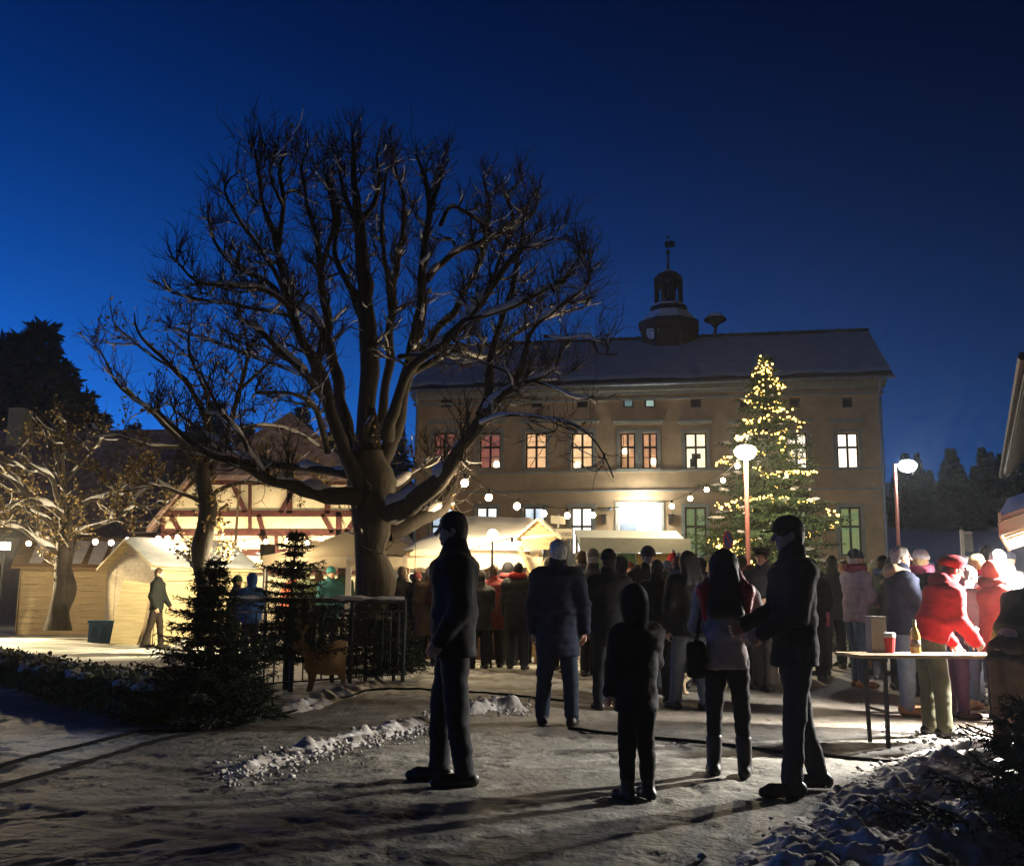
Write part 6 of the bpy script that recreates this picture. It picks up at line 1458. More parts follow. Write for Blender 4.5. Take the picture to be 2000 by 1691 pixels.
def person(label, px, pyf, head_top=None, H=None, face=0.0, lean=0.0, hpitch=0.0, hyaw=0.0, armL=(0.05, 0.12, 0.2), armR=(0.05, 0.12, 0.2), legL=(0.0, 0.03), legR=(0.0, 0.03), stance=0.05,
           jacket=('black', (0.015, 0.015, 0.018)), hem=0.46, puffy=0.0, trousers=('dark', (0.02, 0.02, 0.024)), shoes=None, boot=0.0, hair='brown', hairlen=0.0, hat=None, hatc=(0.02, 0.02, 0.02), hood=False,
           scarf=None, pack=None, bag=None, bulk=1.0, near=False, hands=True, group='market visitors', furhood=None, Y=None, strands=None, curl=0.6, held=None):
    P0 = gnd(px, pyf) if Y is None else np.array([*at(px, 1200, Y)[:2], 0.0])
    if H is None: H = max(0.9, float(at(px, head_top, P0[1])[2]) - 0.015)
    k_ = H / 1.75; ks = k_ ** 0.35 / k_ if H < 1.45 else 1.0        # children keep larger heads
    root = empty('person', (P0[0], P0[1], gz(P0[0], P0[1]) - 0.005), face, label, 'person', group)
    X = np.array([1.0, 0, 0]); s = np.array([0, math.sin(lean), math.cos(lean)]); f = np.array([0, math.cos(lean), -math.sin(lean)])
    pel = np.array([0, -math.sin(lean) * 0.06 * H, 0.52 * H])
    # legs
    legs = []; minz = 9
    for sg, (p, kb) in ((-1, legL), (1, legR)):
        hip = pel + X * sg * 0.048 * H - np.array([0, 0, 0.015 * H]); d1 = _nrm(np.array([sg * stance, math.sin(p), -math.cos(p)])); kn = hip + d1 * 0.235 * H
        d2 = _nrm(np.array([sg * stance * 0.6, math.sin(p - kb), -math.cos(p - kb)])); an = kn + d2 * 0.228 * H; legs.append((hip, kn, an, sg)); minz = min(minz, an[2])
    dz_ = 0.045 * H - minz
    up = np.array([0, 0, dz_]); pel = pel + up; legs = [(a + up, b + up, c + up, sg) for a, b, c, sg in legs]
    nb = pel + s * 0.315 * H; waist = pel + s * 0.10 * H; chest = pel + s * 0.22 * H
    hp_ = lean * 0.55 + hpitch; hu = np.array([0, math.sin(hp_), math.cos(hp_)]); hf0 = np.array([0, math.cos(hp_), -math.sin(hp_)])
    hf = hf0 * math.cos(hyaw) - X * math.sin(hyaw); hx = np.cross(hf, hu)
    hs = k_ * ks if H < 1.45 else k_; 
    hc = nb + s * 0.035 * H + hu * 0.105 * hs + hf0 * 0.012
    arms = []
    for sg, (A_, ab, E_) in ((-1, armL), (1, armR)):
        sh = pel + s * 0.288 * H + X * sg * 0.108 * H
        inw = 0.35 * min(E_, 1.2)
        d1 = _nrm(-s * math.cos(A_) + f * math.sin(A_) + X * sg * ab); el = sh + d1 * 0.168 * H
        d2 = _nrm(-s * math.cos(A_ + E_) + f * math.sin(A_ + E_) + X * sg * (ab * 0.4 - inw)); wr = el + d2 * 0.142 * H; arms.append((sh, el, wr, d2, sg))
    hh = 0.036 if not near else 0.024
    # ---- body: one skin
    b = Blob()
    b.slab(pel - s * 0.05 * H, pel + s * 0.3 * H, (0.082 * H, 0.055 * H), (0.095 * H, 0.055 * H), X, f, 0.03)
    for hip, kn, an, sg in legs: b.cone(hip, kn, 0.042 * H, 0.028 * H, 0.03); b.cone(kn, an, 0.028 * H, 0.02 * H, 0.02)
    for sh, el, wr, d2, sg in arms: b.cone(sh, el, 0.028 * H, 0.022 * H, 0.02); b.cone(el, wr, 0.022 * H, 0.016 * H, 0.02)
    b.cone(nb - s * 0.02 * H, hc - hu * 0.05, 0.034 * H, 0.03 * H, 0.02)
    Vb, Qb = b.mesh(hh); MI = np.zeros(len(Qb), int)
    h = Blob(); S = hs
    h.ell(hc + hu * 0.02 * S - hf * 0.005 * S, np.array([0.073, 0.092, 0.088]) * S, hx, hf, hu, 0.02)
    h.ell(hc - hu * 0.05 * S + hf * 0.022 * S, np.array([0.052, 0.062, 0.062]) * S, hx, hf, hu, 0.03 * S)
    h.ell(hc - hu * 0.092 * S + hf * 0.066 * S, np.array([0.022, 0.018, 0.018]) * S, hx, hf, hu, 0.02 * S)
    for sg in (-1, 1):
        h.ell(hc + hx * sg * 0.034 * S + hf * 0.088 * S + hu * 0.008 * S, np.array([0.018, 0.012, 0.011]) * S, hx, hf, hu, 0.012 * S, True)
        h.ell(hc + hx * sg * 0.076 * S - hf * 0.005 * S - hu * 0.008 * S, np.array([0.010, 0.020, 0.032]) * S, hx, hf, hu, 0.008 * S)
        h.ell(hc + hx * sg * 0.03 * S + hf * 0.084 * S + hu * 0.026 * S, np.array([0.022, 0.010, 0.007]) * S, hx, hf, hu, 0.01 * S)
    h.cone(hc + hf * 0.086 * S + hu * 0.012 * S, hc + hf * 0.110 * S - hu * 0.026 * S, 0.009 * S, 0.014 * S, 0.01 * S)
    h.ell(hc + hf * 0.084 * S - hu * 0.056 * S, np.array([0.022, 0.010, 0.009]) * S, hx, hf, hu, 0.006 * S)
    h.cone(hc - hu * 0.04 * S - hf * 0.012 * S, nb - s * 0.01, 0.052 * S, 0.058 * S, 0.02)
    Vh, Qh = h.mesh(0.0095 if near else (0.0125 if hands else 0.0155))
    cen = Vh[Qh].mean(1) - hc; lip = (np.abs(cen @ hx) < 0.024 * S) & (np.abs(cen @ hu + 0.056 * S) < 0.009 * S) & (cen @ hf > 0.082 * S)
    parts = [(Vb, Qb, MI), (Vh, Qh, lip.astype(int))]
    for sg in (-1, 1):
        e = Blob().ell(hc + hx * sg * 0.033 * S + hf * 0.078 * S + hu * 0.006 * S, np.array([0.013] * 3) * S, k=0.004); V_, Q_ = e.mesh(0.009); parts.append((V_, Q_, np.full(len(Q_), 2)))
    if hands:
        for sh, el, wr, d2, sg in arms:
            hb = Blob(); n_in = _nrm(-X * sg - d2 * np.dot(-X * sg, d2)); lat = np.cross(d2, n_in) * sg; lat = _nrm(lat)
            pc = wr + d2 * 0.03 * H; M_ = np.array([lat, d2, n_in]); hb.box(pc + d2 * 0.006, np.array([0.018, 0.022, 0.005]) * H, M_, 0.006 * H, 0.012)
            hb.cone(wr - d2 * 0.03, wr + d2 * 0.02, 0.017 * H, 0.018 * H, 0.015)
            for j in range(4):
                o = (j - 1.5) * 0.0115 * H; L_ = [0.042, 0.048, 0.045, 0.035][j] * H; a = pc + d2 * 0.027 * H + lat * o
                m1 = a + _nrm(d2 * math.cos(curl) + n_in * math.sin(curl)) * L_ * 0.5; m2 = m1 + _nrm(d2 * math.cos(curl * 2.1) + n_in * math.sin(curl * 2.1)) * L_ * 0.5
                hb.cone(a, m1, 0.0052 * H, 0.0048 * H, 0.004); hb.cone(m1, m2, 0.0048 * H, 0.004 * H, 0.003)
            a = pc - d2 * 0.012 * H - lat * 0.018 * H; m1 = a + _nrm(-lat * 0.8 + d2 * 0.6 + n_in * 0.5) * 0.022 * H; m2 = m1 + _nrm(d2 * 0.9 + n_in * 0.5 - lat * 0.1) * 0.02 * H
            hb.cone(a, m1, 0.0065 * H, 0.0055 * H, 0.006); hb.cone(m1, m2, 0.0055 * H, 0.0046 * H, 0.004)
            V_, Q_ = hb.mesh(0.0065 if near else 0.009); parts.append((V_, Q_, np.zeros(len(Q_), int)))
    off = 0; VV = []; QQ = []; MM = []
    for V_, Q_, m_i in parts: VV.append(V_); QQ.append(Q_ + off); MM.append(m_i); off += len(V_)
    mesh_obj('body', np.concatenate(VV), np.concatenate(QQ), [M_skin, M_lip, M_eyew], root, True, matidx=np.concatenate(MM))
    seed = int(px * 7 + pyf) % 9973
    # ---- trousers
    t = Blob(); r_ = H * bulk
    t.slab(pel - np.array([0, 0, 0.03 * H]), pel + s * 0.07 * H, (0.088 * r_, 0.068 * r_), (0.083 * r_, 0.062 * r_), X, f, 0.03)
    for hip, kn, an, sg in legs:
        wide = 0.033 if boot else 0.036
        t.cone(hip, kn, 0.055 * r_, 0.041 * r_, 0.03); t.cone(kn, an + (kn - an) * (boot if boot else 0.06), 0.040 * r_, wide * r_, 0.02)
    jr = lambda V_: 0.011 * fbm(V_ * np.array([9, 9, 12]) + seed, 3, 3) + 0.008 * np.abs(vnoise(V_ * np.array([5, 5, 26]) + seed, 8))
    V_, Q_ = t.mesh(0.017 if near else (0.022 if hands else 0.027), jr); mesh_obj('trousers', V_, Q_, cloth(*trousers), root, True)
    # ---- shoes
    sm = shoes or M_leather
    for hip, kn, an, sg in legs:
        ft = Blob(); z0 = 0.03 * H; toe = np.array([sg * 0.12, 1.0, 0]); toe = _nrm(toe); zb = an[2] - 0.045 * H
        a = np.array([an[0], an[1], zb]); hl = a - toe * 0.028 * H + np.array([0, 0, 0.026 * H]); bl_ = a + toe * 0.075 * H + np.array([0, 0, 0.022 * H]); te = a + toe * 0.108 * H + np.array([0, 0, 0.019 * H])
        ft.cone(hl, bl_, 0.026 * H, 0.027 * H, 0.02); ft.cone(bl_, te, 0.026 * H, 0.018 * H, 0.02); ft.cone(an + np.array([0, 0, 0.015 * H]), hl, 0.026 * H, 0.025 * H, 0.02)
        if boot: ft.cone(an, an + (kn - an) * (boot + 0.08), 0.03 * H, 0.036 * H, 0.02)
        ft.box(np.array([a[0] + toe[0] * 0.04 * H, a[1] + toe[1] * 0.04 * H, zb - 0.1]), (0.3, 0.3, 0.1 + 0.003), np.eye(3), 0.0, 0.002, True)
        V_, Q_ = ft.mesh(0.012 if near else 0.02); mesh_obj('shoe', V_, Q_, sm, root, True)
    # ---- jacket
    j = Blob(); hemp = pel + s * (hem - 0.52) * H if hem >= 0.5 else pel + np.array([0, 0, (hem - 0.52) * H])
    fl_ = 1.0 + max(0, 0.5 - hem) * 0.7
    j.slab(hemp, waist, (0.104 * r_ * fl_, 0.082 * r_ * fl_), (0.100 * r_, 0.078 * r_), X, f, 0.04)
    j.slab(waist - s * 0.02, pel + s * 0.27 * H, (0.100 * r_, 0.078 * r_), (0.112 * r_, 0.080 * r_), X, f, 0.05)
    j.ell(pel + s * 0.262 * H, (0.125 * r_, 0.080 * r_, 0.06 * H), X, f, s, 0.06)
    j.cone(pel + s * 0.29 * H, nb + s * 0.028 * H, 0.058 * r_, 0.05 * H, 0.03)
    for sh, el, wr, d2, sg in arms: j.cone(sh - s * 0.014 * H - X * sg * 0.012 * H, el, 0.047 * r_, 0.041 * r_, 0.06); j.cone(el, wr + d2 * 0.008, 0.041 * r_, 0.030 * r_, 0.02)
    jn = lambda V_: (0.017 * fbm(V_ * np.array([7, 7, 10]) + seed, 3, 5) + 0.007 * np.abs(vnoise(V_ * np.array([13, 13, 22]) + seed, 2)) + (puffy * 0.014 * (np.abs(np.sin(V_[:, 2] * math.pi / 0.085)) - 0.6) if puffy else 0))
    V_, Q_ = j.mesh(0.016 if near else (0.022 if hands else 0.026), jn); jo = mesh_obj('jacket', V_, Q_, cloth(*jacket), root, True)
    if hood or furhood:     # hood: up over the head, or folded on the back
        hb = Blob()
        if hood:
            hb.ell(hc + hu * 0.015 * S - hf * 0.012 * S, np.array([0.105, 0.125, 0.125]) * S, hx, hf, hu, 0.02); hb.cone(nb, hc - hu * 0.05 * S - hf * 0.02, 0.085 * S, 0.095 * S, 0.03)
            hb.ell(hc + hf * 0.13 * S - hu * 0.02 * S, np.array([0.066, 0.09, 0.095]) * S, hx, hf, hu, 0.015, True)
        else:
            bk = nb - f * 0.05 * H + s * 0.01; hb.ell(bk, (0.085 * H, 0.05 * H, 0.055 * H), X, f, s, 0.03); hb.cone(bk + X * 0.06 * H + s * 0.02, nb + f * 0.035 * H + X * 0.04 * H, 0.025 * H, 0.02 * H, 0.02); hb.cone(bk - X * 0.06 * H + s * 0.02, nb + f * 0.035 * H - X * 0.04 * H, 0.025 * H, 0.02 * H, 0.02)
        V_, Q_ = hb.mesh(0.016, lambda V_: 0.006 * fbm(V_ * 14 + seed, 3, 5)); mesh_obj('hood', V_, Q_, cloth(*(furhood if furhood else jacket)), root, True)
    # ---- hair and hats
    if hair:
        hb = Blob(); hb.ell(hc + hu * 0.028 * S - hf * 0.012 * S, np.array([0.084, 0.098, 0.092]) * S, hx, hf, hu, 0.02)
        hb.ell(hc - hf * 0.045 * S - hu * 0.03 * S, np.array([0.075, 0.055, 0.075]) * S, hx, hf, hu, 0.02)
        if hairlen:
            for sg in (-1, 0, 1): hb.cone(hc - hf * 0.04 * S + hx * sg * 0.055 * S, nb - s * hairlen - f * (0.075 + 0.06 * (hairlen > 0.15)) * H + X * sg * 0.05 * H, 0.06 * S, 0.05 * S, 0.04)
        hb.ell(hc + hf * 0.115 * S - hu * 0.035 * S, np.array([0.064, 0.075, 0.092]) * S, hx, hf, hu, 0.01, True)
        V_, Q_ = hb.mesh(0.011 if near else 0.015, lambda V_: 0.011 * fbm(V_ * np.array([26, 26, 11]) + seed, 3, 6)); mesh_obj('hair', V_, Q_, mat('hair ' + hair, HAIRS[hair], rough=0.6, var=0.3, scale=60, bump=0.5, bscale=140), root, True)
    if hat:
        hb = Blob(); top = hc + hu * 0.045 * S - hf * 0.006 * S
        if hat in ('beanie', 'bobble', 'santa'):
            hb.ell(top, np.array([0.090, 0.104, 0.096]) * S, hx, hf, hu, 0.02); hb.box(hc - hu * 0.10 * S + hf * 0.02 * S, np.array([0.2, 0.2, 0.105]) * S, np.array([hx, hf, hu]), 0.0, 0.006, True)
            hb.slab(hc + hu * 0.008 * S, hc + hu * 0.05 * S, (0.094 * S, 0.108 * S), (0.094 * S, 0.108 * S), hx, hf, 0.008)
            if hat == 'santa': hb.cone(top + hu * 0.06 * S, top + hu * 0.12 * S - hf * 0.06 * S, 0.06 * S, 0.035 * S, 0.03); hb.cone(top + hu * 0.12 * S - hf * 0.06 * S, top + hu * 0.06 * S - hf * 0.13 * S, 0.035 * S, 0.02 * S, 0.02)
        elif hat in ('cap', 'peaked'):
            hb.ell(top, np.array([0.088, 0.102, 0.085]) * S, hx, hf, hu, 0.02); hb.box(hc - hu * 0.085 * S, np.array([0.2, 0.2, 0.10]) * S, np.array([hx, hf, hu]), 0.0, 0.006, True)
            if hat == 'peaked': hb.slab(hc + hu * 0.07 * S, hc + hu * 0.115 * S, (0.10 * S, 0.115 * S), (0.125 * S, 0.135 * S), hx, hf, 0.015)
            hb.slab(hc + hu * 0.026 * S + hf * 0.10 * S, hc + hu * 0.036 * S + hf * 0.10 * S, (0.072 * S, 0.085 * S), (0.072 * S, 0.085 * S), hx, hf, 0.006)
        elif hat == 'beret': hb.ell(top + hu * 0.03 * S - hf * 0.03 * S, np.array([0.125, 0.135, 0.065]) * S, hx, _nrm(hf + hu * 0.35), _nrm(hu - hf * 0.35), 0.03); hb.ell(top - hu * 0.01 * S, np.array([0.09, 0.10, 0.06]) * S, hx, hf, hu, 0.02)
        V_, Q_ = hb.mesh(0.010 if near else 0.013, lambda V_: 0.003 * fbm(V_ * 26 + seed, 2, 6)); ho = mesh_obj('hat', V_, Q_, cloth('hat %.2f %.2f %.2f' % hatc, hatc), root, True)
        if hat in ('santa', 'bobble'):
            tip = top + hu * 0.055 * S - hf * 0.14 * S if hat == 'santa' else top + hu * 0.11 * S
            V_, Q_ = Blob().ell(tip, [0.032 * S] * 3, k=0.005).mesh(0.012, lambda V_: 0.006 * fbm(V_ * 60, 2, 6)); mesh_obj('bobble', V_, Q_, cloth('white wool', (0.7, 0.68, 0.65)), ho, True)
    if scarf:
        c_, drop = scarf; hb = Blob(); n = 10
        for i in range(n):
            a0, a1 = 2 * math.pi * i / n, 2 * math.pi * (i + 1) / n; rr = 0.058 * H
            pa = nb + s * (0.03 * H + 0.008 * math.sin(a0 * 2)) + X * rr * math.cos(a0) + f * rr * math.sin(a0); pb_ = nb + s * (0.03 * H + 0.008 * math.sin(a1 * 2)) + X * rr * math.cos(a1) + f * rr * math.sin(a1); hb.cone(pa, pb_, 0.03 * H, 0.03 * H, 0.02)
        if drop:
            for sg in (-1, 1): mid = pel + s * 0.285 * H + X * sg * 0.10 * H - f * 0.075 * H; hb.cone(nb + X * sg * 0.055 * H - f * 0.02 * H + s * 0.02 * H, mid, 0.038 * H, 0.038 * H, 0.04); hb.cone(mid, pel + s * (0.31 * H - drop) + X * sg * 0.118 * H - f * 0.085 * H, 0.036 * H, 0.026 * H, 0.04)
        V_, Q_ = hb.mesh(0.015, lambda V_: 0.006 * fbm(V_ * 18 + seed, 3, 6)); mesh_obj('scarf', V_, Q_, cloth('scarf %.2f %.2f %.2f' % c_, c_), root, True)
    if strands:
        c_, drop = strands; hb = Blob()
        for sg in (-1, 1):
            m1 = nb + X * sg * 0.062 * H - f * 0.03 * H; m2 = pel + s * 0.28 * H + X * sg * 0.098 * H - f * 0.082 * H
            hb.cone(hc + hx * sg * 0.072 * S - hu * 0.01 * S, m1, 0.034 * S, 0.05 * S, 0.03); hb.cone(m1, m2, 0.05 * S, 0.052 * S, 0.03); hb.cone(m2, pel + s * (0.31 * H - drop) + X * sg * 0.092 * H - f * 0.095 * H, 0.05 * S, 0.016 * S, 0.03)
        V_, Q_ = hb.mesh(0.011, lambda V_: 0.010 * fbm(V_ * np.array([34, 34, 9]) + seed, 3, 6)); mesh_obj('hair_strands', V_, Q_, mat('dyed red hair', c_, rough=0.5, var=0.3, scale=60, bump=0.5, bscale=140), root, True)
    if pack:
        hb = Blob(); c0 = chest - f * 0.125 * H * bulk - s * 0.01 * H; hb.box(c0, (0.07 * H, 0.035 * H, 0.10 * H), np.array([X, f, s]), 0.03 * H, 0.03); hb.box(c0 - f * 0.055 * H - s * 0.05 * H, (0.05 * H, 0.012 * H, 0.035 * H), np.array([X, f, s]), 0.018 * H, 0.02)
        for sg in (-1, 1): hb.cone(c0 + X * sg * 0.06 * H + s * 0.1 * H, nb + X * sg * 0.07 * H - s * 0.005 * H + f * 0.01, 0.014 * H, 0.014 * H, 0.02); hb.cone(nb + X * sg * 0.07 * H - s * 0.005 * H + f * 0.01, chest + X * sg * 0.075 * H + f * 0.088 * H * bulk, 0.014 * H, 0.014 * H, 0.02)
        V_, Q_ = hb.mesh(0.016, lambda V_: 0.005 * fbm(V_ * 16 + seed, 3, 6)); bp_ = mesh_obj('backpack', V_, Q_, cloth('pack %.2f %.2f %.2f' % pack, pack), root, True)
    if bag:
        c_, sg = bag; hb = Blob(); c0 = pel + X * sg * 0.135 * H - s * 0.02 * H - f * 0.01; hb.box(c0, (0.022 * H, 0.07 * H, 0.06 * H), np.eye(3), 0.02 * H, 0.03)
        hb.cone(c0 + s * 0.05 * H + f * 0.03 * H, pel + s * 0.28 * H + X * sg * 0.10 * H, 0.009 * H, 0.009 * H, 0.01); hb.cone(c0 + s * 0.05 * H - f * 0.03 * H, pel + s * 0.28 * H + X * sg * 0.10 * H - f * 0.03, 0.009 * H, 0.009 * H, 0.01)
        V_, Q_ = hb.mesh(0.014); mesh_obj('shoulder_bag', V_, Q_, cloth('bag %.2f %.2f %.2f' % c_, c_), root, True)
    if held:
        what, sg = held; sh, el, wr, d2, _s = arms[0 if sg < 0 else 1]; hp3 = wr + d2 * 0.055 * H
        rot = Matrix.Rotation(face, 4, 'Z'); wp = rot @ Vector(hp3) + root.location
        return root, np.array(wp)
    return root

L, Rr, AWAY, CAMW = R(90), R(-90), 0.0, R(180)
black = ('near black', (0.014, 0.014, 0.017)); navy = ('navy', (0.016, 0.02, 0.04)); jeans = ('jeans', (0.07, 0.11, 0.18)); dkjeans = ('dark jeans', (0.02, 0.03, 0.05)); lilac = ('lilac', (0.30, 0.25, 0.33)); red = ('red parka', (0.50, 0.02, 0.025)); olive = ('olive', (0.07, 0.065, 0.04)); white = ('white down', (0.70, 0.66, 0.66)); greym = ('grey mauve', (0.30, 0.25, 0.25)); brownc = ('brown', (0.10, 0.06, 0.04)); dkgrey = ('dark grey', (0.04, 0.04, 0.045)); pink = ('pink', (0.55, 0.12, 0.2))
# foreground
person('tall man in black walking left in the foreground, seen from the side', 880, 1528, 990, face=L + 0.1, armL=(-0.15, 0.12, 0.7), armR=(-0.2, 0.12, 0.75), legL=(-0.06, 0.08), legR=(0.16, 0.14), hpitch=0.08, jacket=black, hem=0.46, bulk=1.04, hair='black', near=True)
person('white-haired man in a long quilted navy coat, seen from behind', 1088, 1417, 1050, face=AWAY - 0.1, armL=(0.0, 0.16, 0.15), armR=(0.05, 0.2, 0.15), legL=(0.06, 0.05), legR=(-0.05, 0.04), stance=0.09, jacket=navy, puffy=0.5, hem=0.37, bulk=1.04, hyaw=0.35, trousers=dkjeans, hair='white', near=True)
_, w1 = person('small child in a dark hooded suit standing in the street', 1245, 1562, 1152, face=AWAY + 0.5, armL=(0.1, 0.1, 0.3), armR=(0.3, 0.25, 0.8), legL=(0.02, 0.04), legR=(0.0, 0.03), stance=0.03, jacket=black, puffy=0.3, hem=0.42, bulk=1.06, hpitch=0.12, hyaw=-0.4, trousers=('snow trousers', (0.012, 0.012, 0.014)), hair='brown', hood=True, boot=0.3, near=True, held=('bag', 1))
person('woman with long dark hair and red strands in a grey jacket, from behind', 1425, 1518, 1067, face=AWAY - 0.2, armL=(0.25, 0.15, 1.3), armR=(0.5, 0.3, 1.2), legL=(0.03, 0.04), legR=(-0.02, 0.04), stance=0.05, jacket=greym, hem=0.46, bulk=0.88, hyaw=-0.35, trousers=black, boot=0.42, hair='black', hairlen=0.2, strands=((0.40, 0.015, 0.035), 0.24), bag=((0.012, 0.012, 0.012), -1), near=True)
person('tall man in a dark cap and jacket facing left at the right of the street', 1562, 1552, 1005, face=L + 0.05, armL=(0.15, 0.1, 0.9), armR=(0.2, 0.1, 1.0), legL=(0.13, 0.05), legR=(-0.14, 0.12), jacket=black, hem=0.45, bulk=0.98, hpitch=0.1, trousers=('charcoal trousers', (0.035, 0.035, 0.04)), hair='black', hat='cap', hatc=(0.012, 0.012, 0.014), near=True)
# middle of the crowd
person('man in a dark knit cap and black jacket from behind, next to the navy coat', 1190, 1388, 1073, face=AWAY + 0.15, jacket=black, hem=0.42, bulk=1.1, hair='black', hat='beanie', hatc=(0.01, 0.014, 0.02))
person('man in a grey knit cap facing the camera before the green stall', 1268, 1352, 1063, face=CAMW + 0.2, jacket=black, hem=0.43, bulk=1.08, hair=None, hat='beanie', hatc=(0.05, 0.05, 0.055), armL=(0.3, 0.1, 1.2), armR=(0.3, 0.1, 1.2))
person('dark-haired person in a black coat in front of the man in the grey knit cap', 1286, 1372, 1088, face=AWAY - 0.3, jacket=black, hem=0.36, bulk=1.05, hair='black')
person('bushy-haired person in black with pale jeans from behind', 1348, 1384, 1068, face=AWAY + 0.3, jacket=black, hem=0.46, bulk=1.08, trousers=('pale jeans', (0.14, 0.16, 0.19)), hair='black', hairlen=0.08, legL=(0.2, 0.1), legR=(-0.15, 0.1))
person('man in a dark peaked cap facing the camera behind the woman with red strands', 1495, 1345, 1064, face=CAMW - 0.5, jacket=dkgrey, hem=0.45, bulk=1.1, trousers=('grey trousers', (0.13, 0.115, 0.10)), hair='black', hat='peaked', hatc=(0.02, 0.02, 0.022), legL=(0.2, 0.1), legR=(-0.1, 0.1), armL=(0.2, 0.1, 1.2), armR=(0.1, 0.1, 0.6))
person('person in a grey hat deep in the crowd beside the navy coat', 1158, 1322, 1071, face=AWAY - 0.4, jacket=dkgrey, hem=0.42, hair='grey', hat='beanie', hatc=(0.2, 0.19, 0.18), hands=False)
person('person in a red bobble hat in the crowd left of the shrub', 1318, 1318, 1080, face=CAMW + 0.4, jacket=dkgrey, hem=0.44, hair='brown', hat='bobble', hatc=(0.42, 0.02, 0.02), hands=False)
person('person in a pale knit hat in the crowd beneath the red bobble hat', 1306, 1330, 1094, face=CAMW - 0.3, jacket=navy, hem=0.42, hair='brown', hat='beanie', hatc=(0.32, 0.34, 0.36), hands=False)
person('woman with a dark bun in a brown coat left of the peaked cap', 1452, 1325, 1080, face=AWAY + 0.6, jacket=brownc, hem=0.38, hair='brown', hands=False)
person('man in a black jacket far behind the capped man, right of him', 1632, 1305, 1082, face=AWAY, jacket=dkgrey, hem=0.42, hair='black', hands=False)
person('girl in a pink jacket half hidden behind the capped man', 1606, 1318, 1112, face=AWAY + 0.8, jacket=pink, hem=0.46, hair='brown', hairlen=0.1, hands=False)
person('dark-coated person standing between the capped man and the lilac jacket', 1655, 1300, 1090, face=CAMW - 0.8, jacket=black, hem=0.38, hair='brown', hands=False)
CROWD = ((1136, 1318, 1078, AWAY + 0.3, black, None, 'person in black just right of the white-haired man, farther back'), (1212, 1335, 1080, AWAY - 0.5, navy, 'black', 'person in navy between the two dark knit caps'), (1232, 1300, 1090, CAMW, dkgrey, 'brown', 'person in grey half seen over the hooded child'),
 (1250, 1330, 1098, AWAY, black, 'brown', 'person in black right behind the hooded child'), (1330, 1345, 1082, AWAY + 0.2, black, 'black', 'person in black left of the bushy hair'), (1372, 1330, 1078, AWAY - 0.3, dkgrey, 'brown', 'person in grey right of the bushy hair'), (1392, 1318, 1090, CAMW + 0.3, brownc, 'blond', 'blond person in brown left of the red strands, farther back'),
 (1412, 1342, 1085, AWAY, black, 'black', 'person in black hidden behind the woman with red strands'), (1470, 1338, 1092, AWAY + 0.5, navy, 'brown', 'person in navy between the red strands and the peaked cap'), (1520, 1312, 1088, CAMW - 0.2, dkgrey, 'brown', 'person in grey between the peaked cap and the capped man'), (1590, 1326, 1090, AWAY, black, 'brown', 'person in black close behind the capped man'),
 (1072, 1312, 1092, AWAY - 0.3, black, 'brown', 'person in black left of the white-haired man, farther back'), (936, 1312, 1106, AWAY, dkgrey, 'black', 'dark person at the snowy stall behind the walking man'), (990, 1304, 1108, AWAY + 0.4, black, 'grey', 'grey-haired person in black left of the grey post'), (808, 1304, 1114, AWAY - 0.4, black, 'brown', 'person in black left of the fur coat'), (862, 1308, 1112, AWAY, ('dark wine', (0.06, 0.015, 0.02)), 'black', 'person in dark wine right of the fur coat'),
 (1752, 1345, 1078, Rr + 0.3, dkgrey, 'brown', 'person in grey left of the fur hood'), (1795, 1340, 1085, Rr, ('mid blue', (0.05, 0.09, 0.16)), 'blond', 'blond person in blue behind the fur hood'), (1858, 1372, 1092, Rr + 0.2, ('rose', (0.45, 0.16, 0.2)), 'brown', 'person in rose behind the red parka'), (1985, 1360, 1072, Rr + 0.4, white, 'blond', 'person in white cut by the right edge'), (1890, 1378, 1088, Rr + 0.3, ('raspberry', (0.5, 0.04, 0.1)), 'blond', 'blond person in raspberry between the white hat and the bending woman'), (1955, 1408, 1092, Rr - 0.1, ('coral', (0.6, 0.1, 0.08)), 'grey', 'grey-haired person in coral before the white down jacket'), (1865, 1352, 1082, Rr + 0.6, ('cream wool', (0.6, 0.55, 0.45)), 'brown', 'person in cream wool deep in the queue behind the beret'), (1828, 1348, 1088, Rr, ('dusk blue', (0.08, 0.1, 0.2)), 'brown', 'person in dusk blue behind the white knit hat'), (1735, 1328, 1084, Rr + 0.5, ('moss wool', (0.06, 0.07, 0.04)), 'brown', 'person in moss wool between the lilac jacket and the fur hood'))
for px, fy_, ht, fc, jk, hr, lab in CROWD:
    person(lab, px, fy_, ht + rnd.uniform(-6, 12), face=fc + rnd.uniform(-0.7, 0.7), jacket=jk, hem=0.40 + 0.07 * rnd.random(), bulk=1.04 + 0.14 * rnd.random(), hair=hr or 'brown', hat=rnd.choice((None, None, 'beanie', 'bobble', 'beanie', 'cap')) if hr else 'beanie', hatc=rnd.choice(((0.06, 0.06, 0.065), (0.02, 0.02, 0.03), (0.12, 0.03, 0.03), (0.15, 0.14, 0.13), (0.03, 0.05, 0.09), (0.09, 0.06, 0.03))), hood=rnd.random() < 0.12, scarf=rnd.choice((None, None, ((0.15, 0.03, 0.03), 0), ((0.1, 0.1, 0.11), 0), ((0.05, 0.08, 0.12), 0))), pack=(0.02, 0.022, 0.03) if rnd.random() < 0.18 else None, hands=False, hpitch=rnd.uniform(-0.1, 0.25), hyaw=rnd.uniform(-0.6, 0.6), legL=(rnd.uniform(-0.1, 0.15), 0.06), legR=(rnd.uniform(-0.1, 0.15), 0.06), armL=(rnd.uniform(0, 0.4), 0.12, rnd.uniform(0.2, 1.2)), armR=(rnd.uniform(0, 0.4), 0.12, rnd.uniform(0.2, 1.2)))
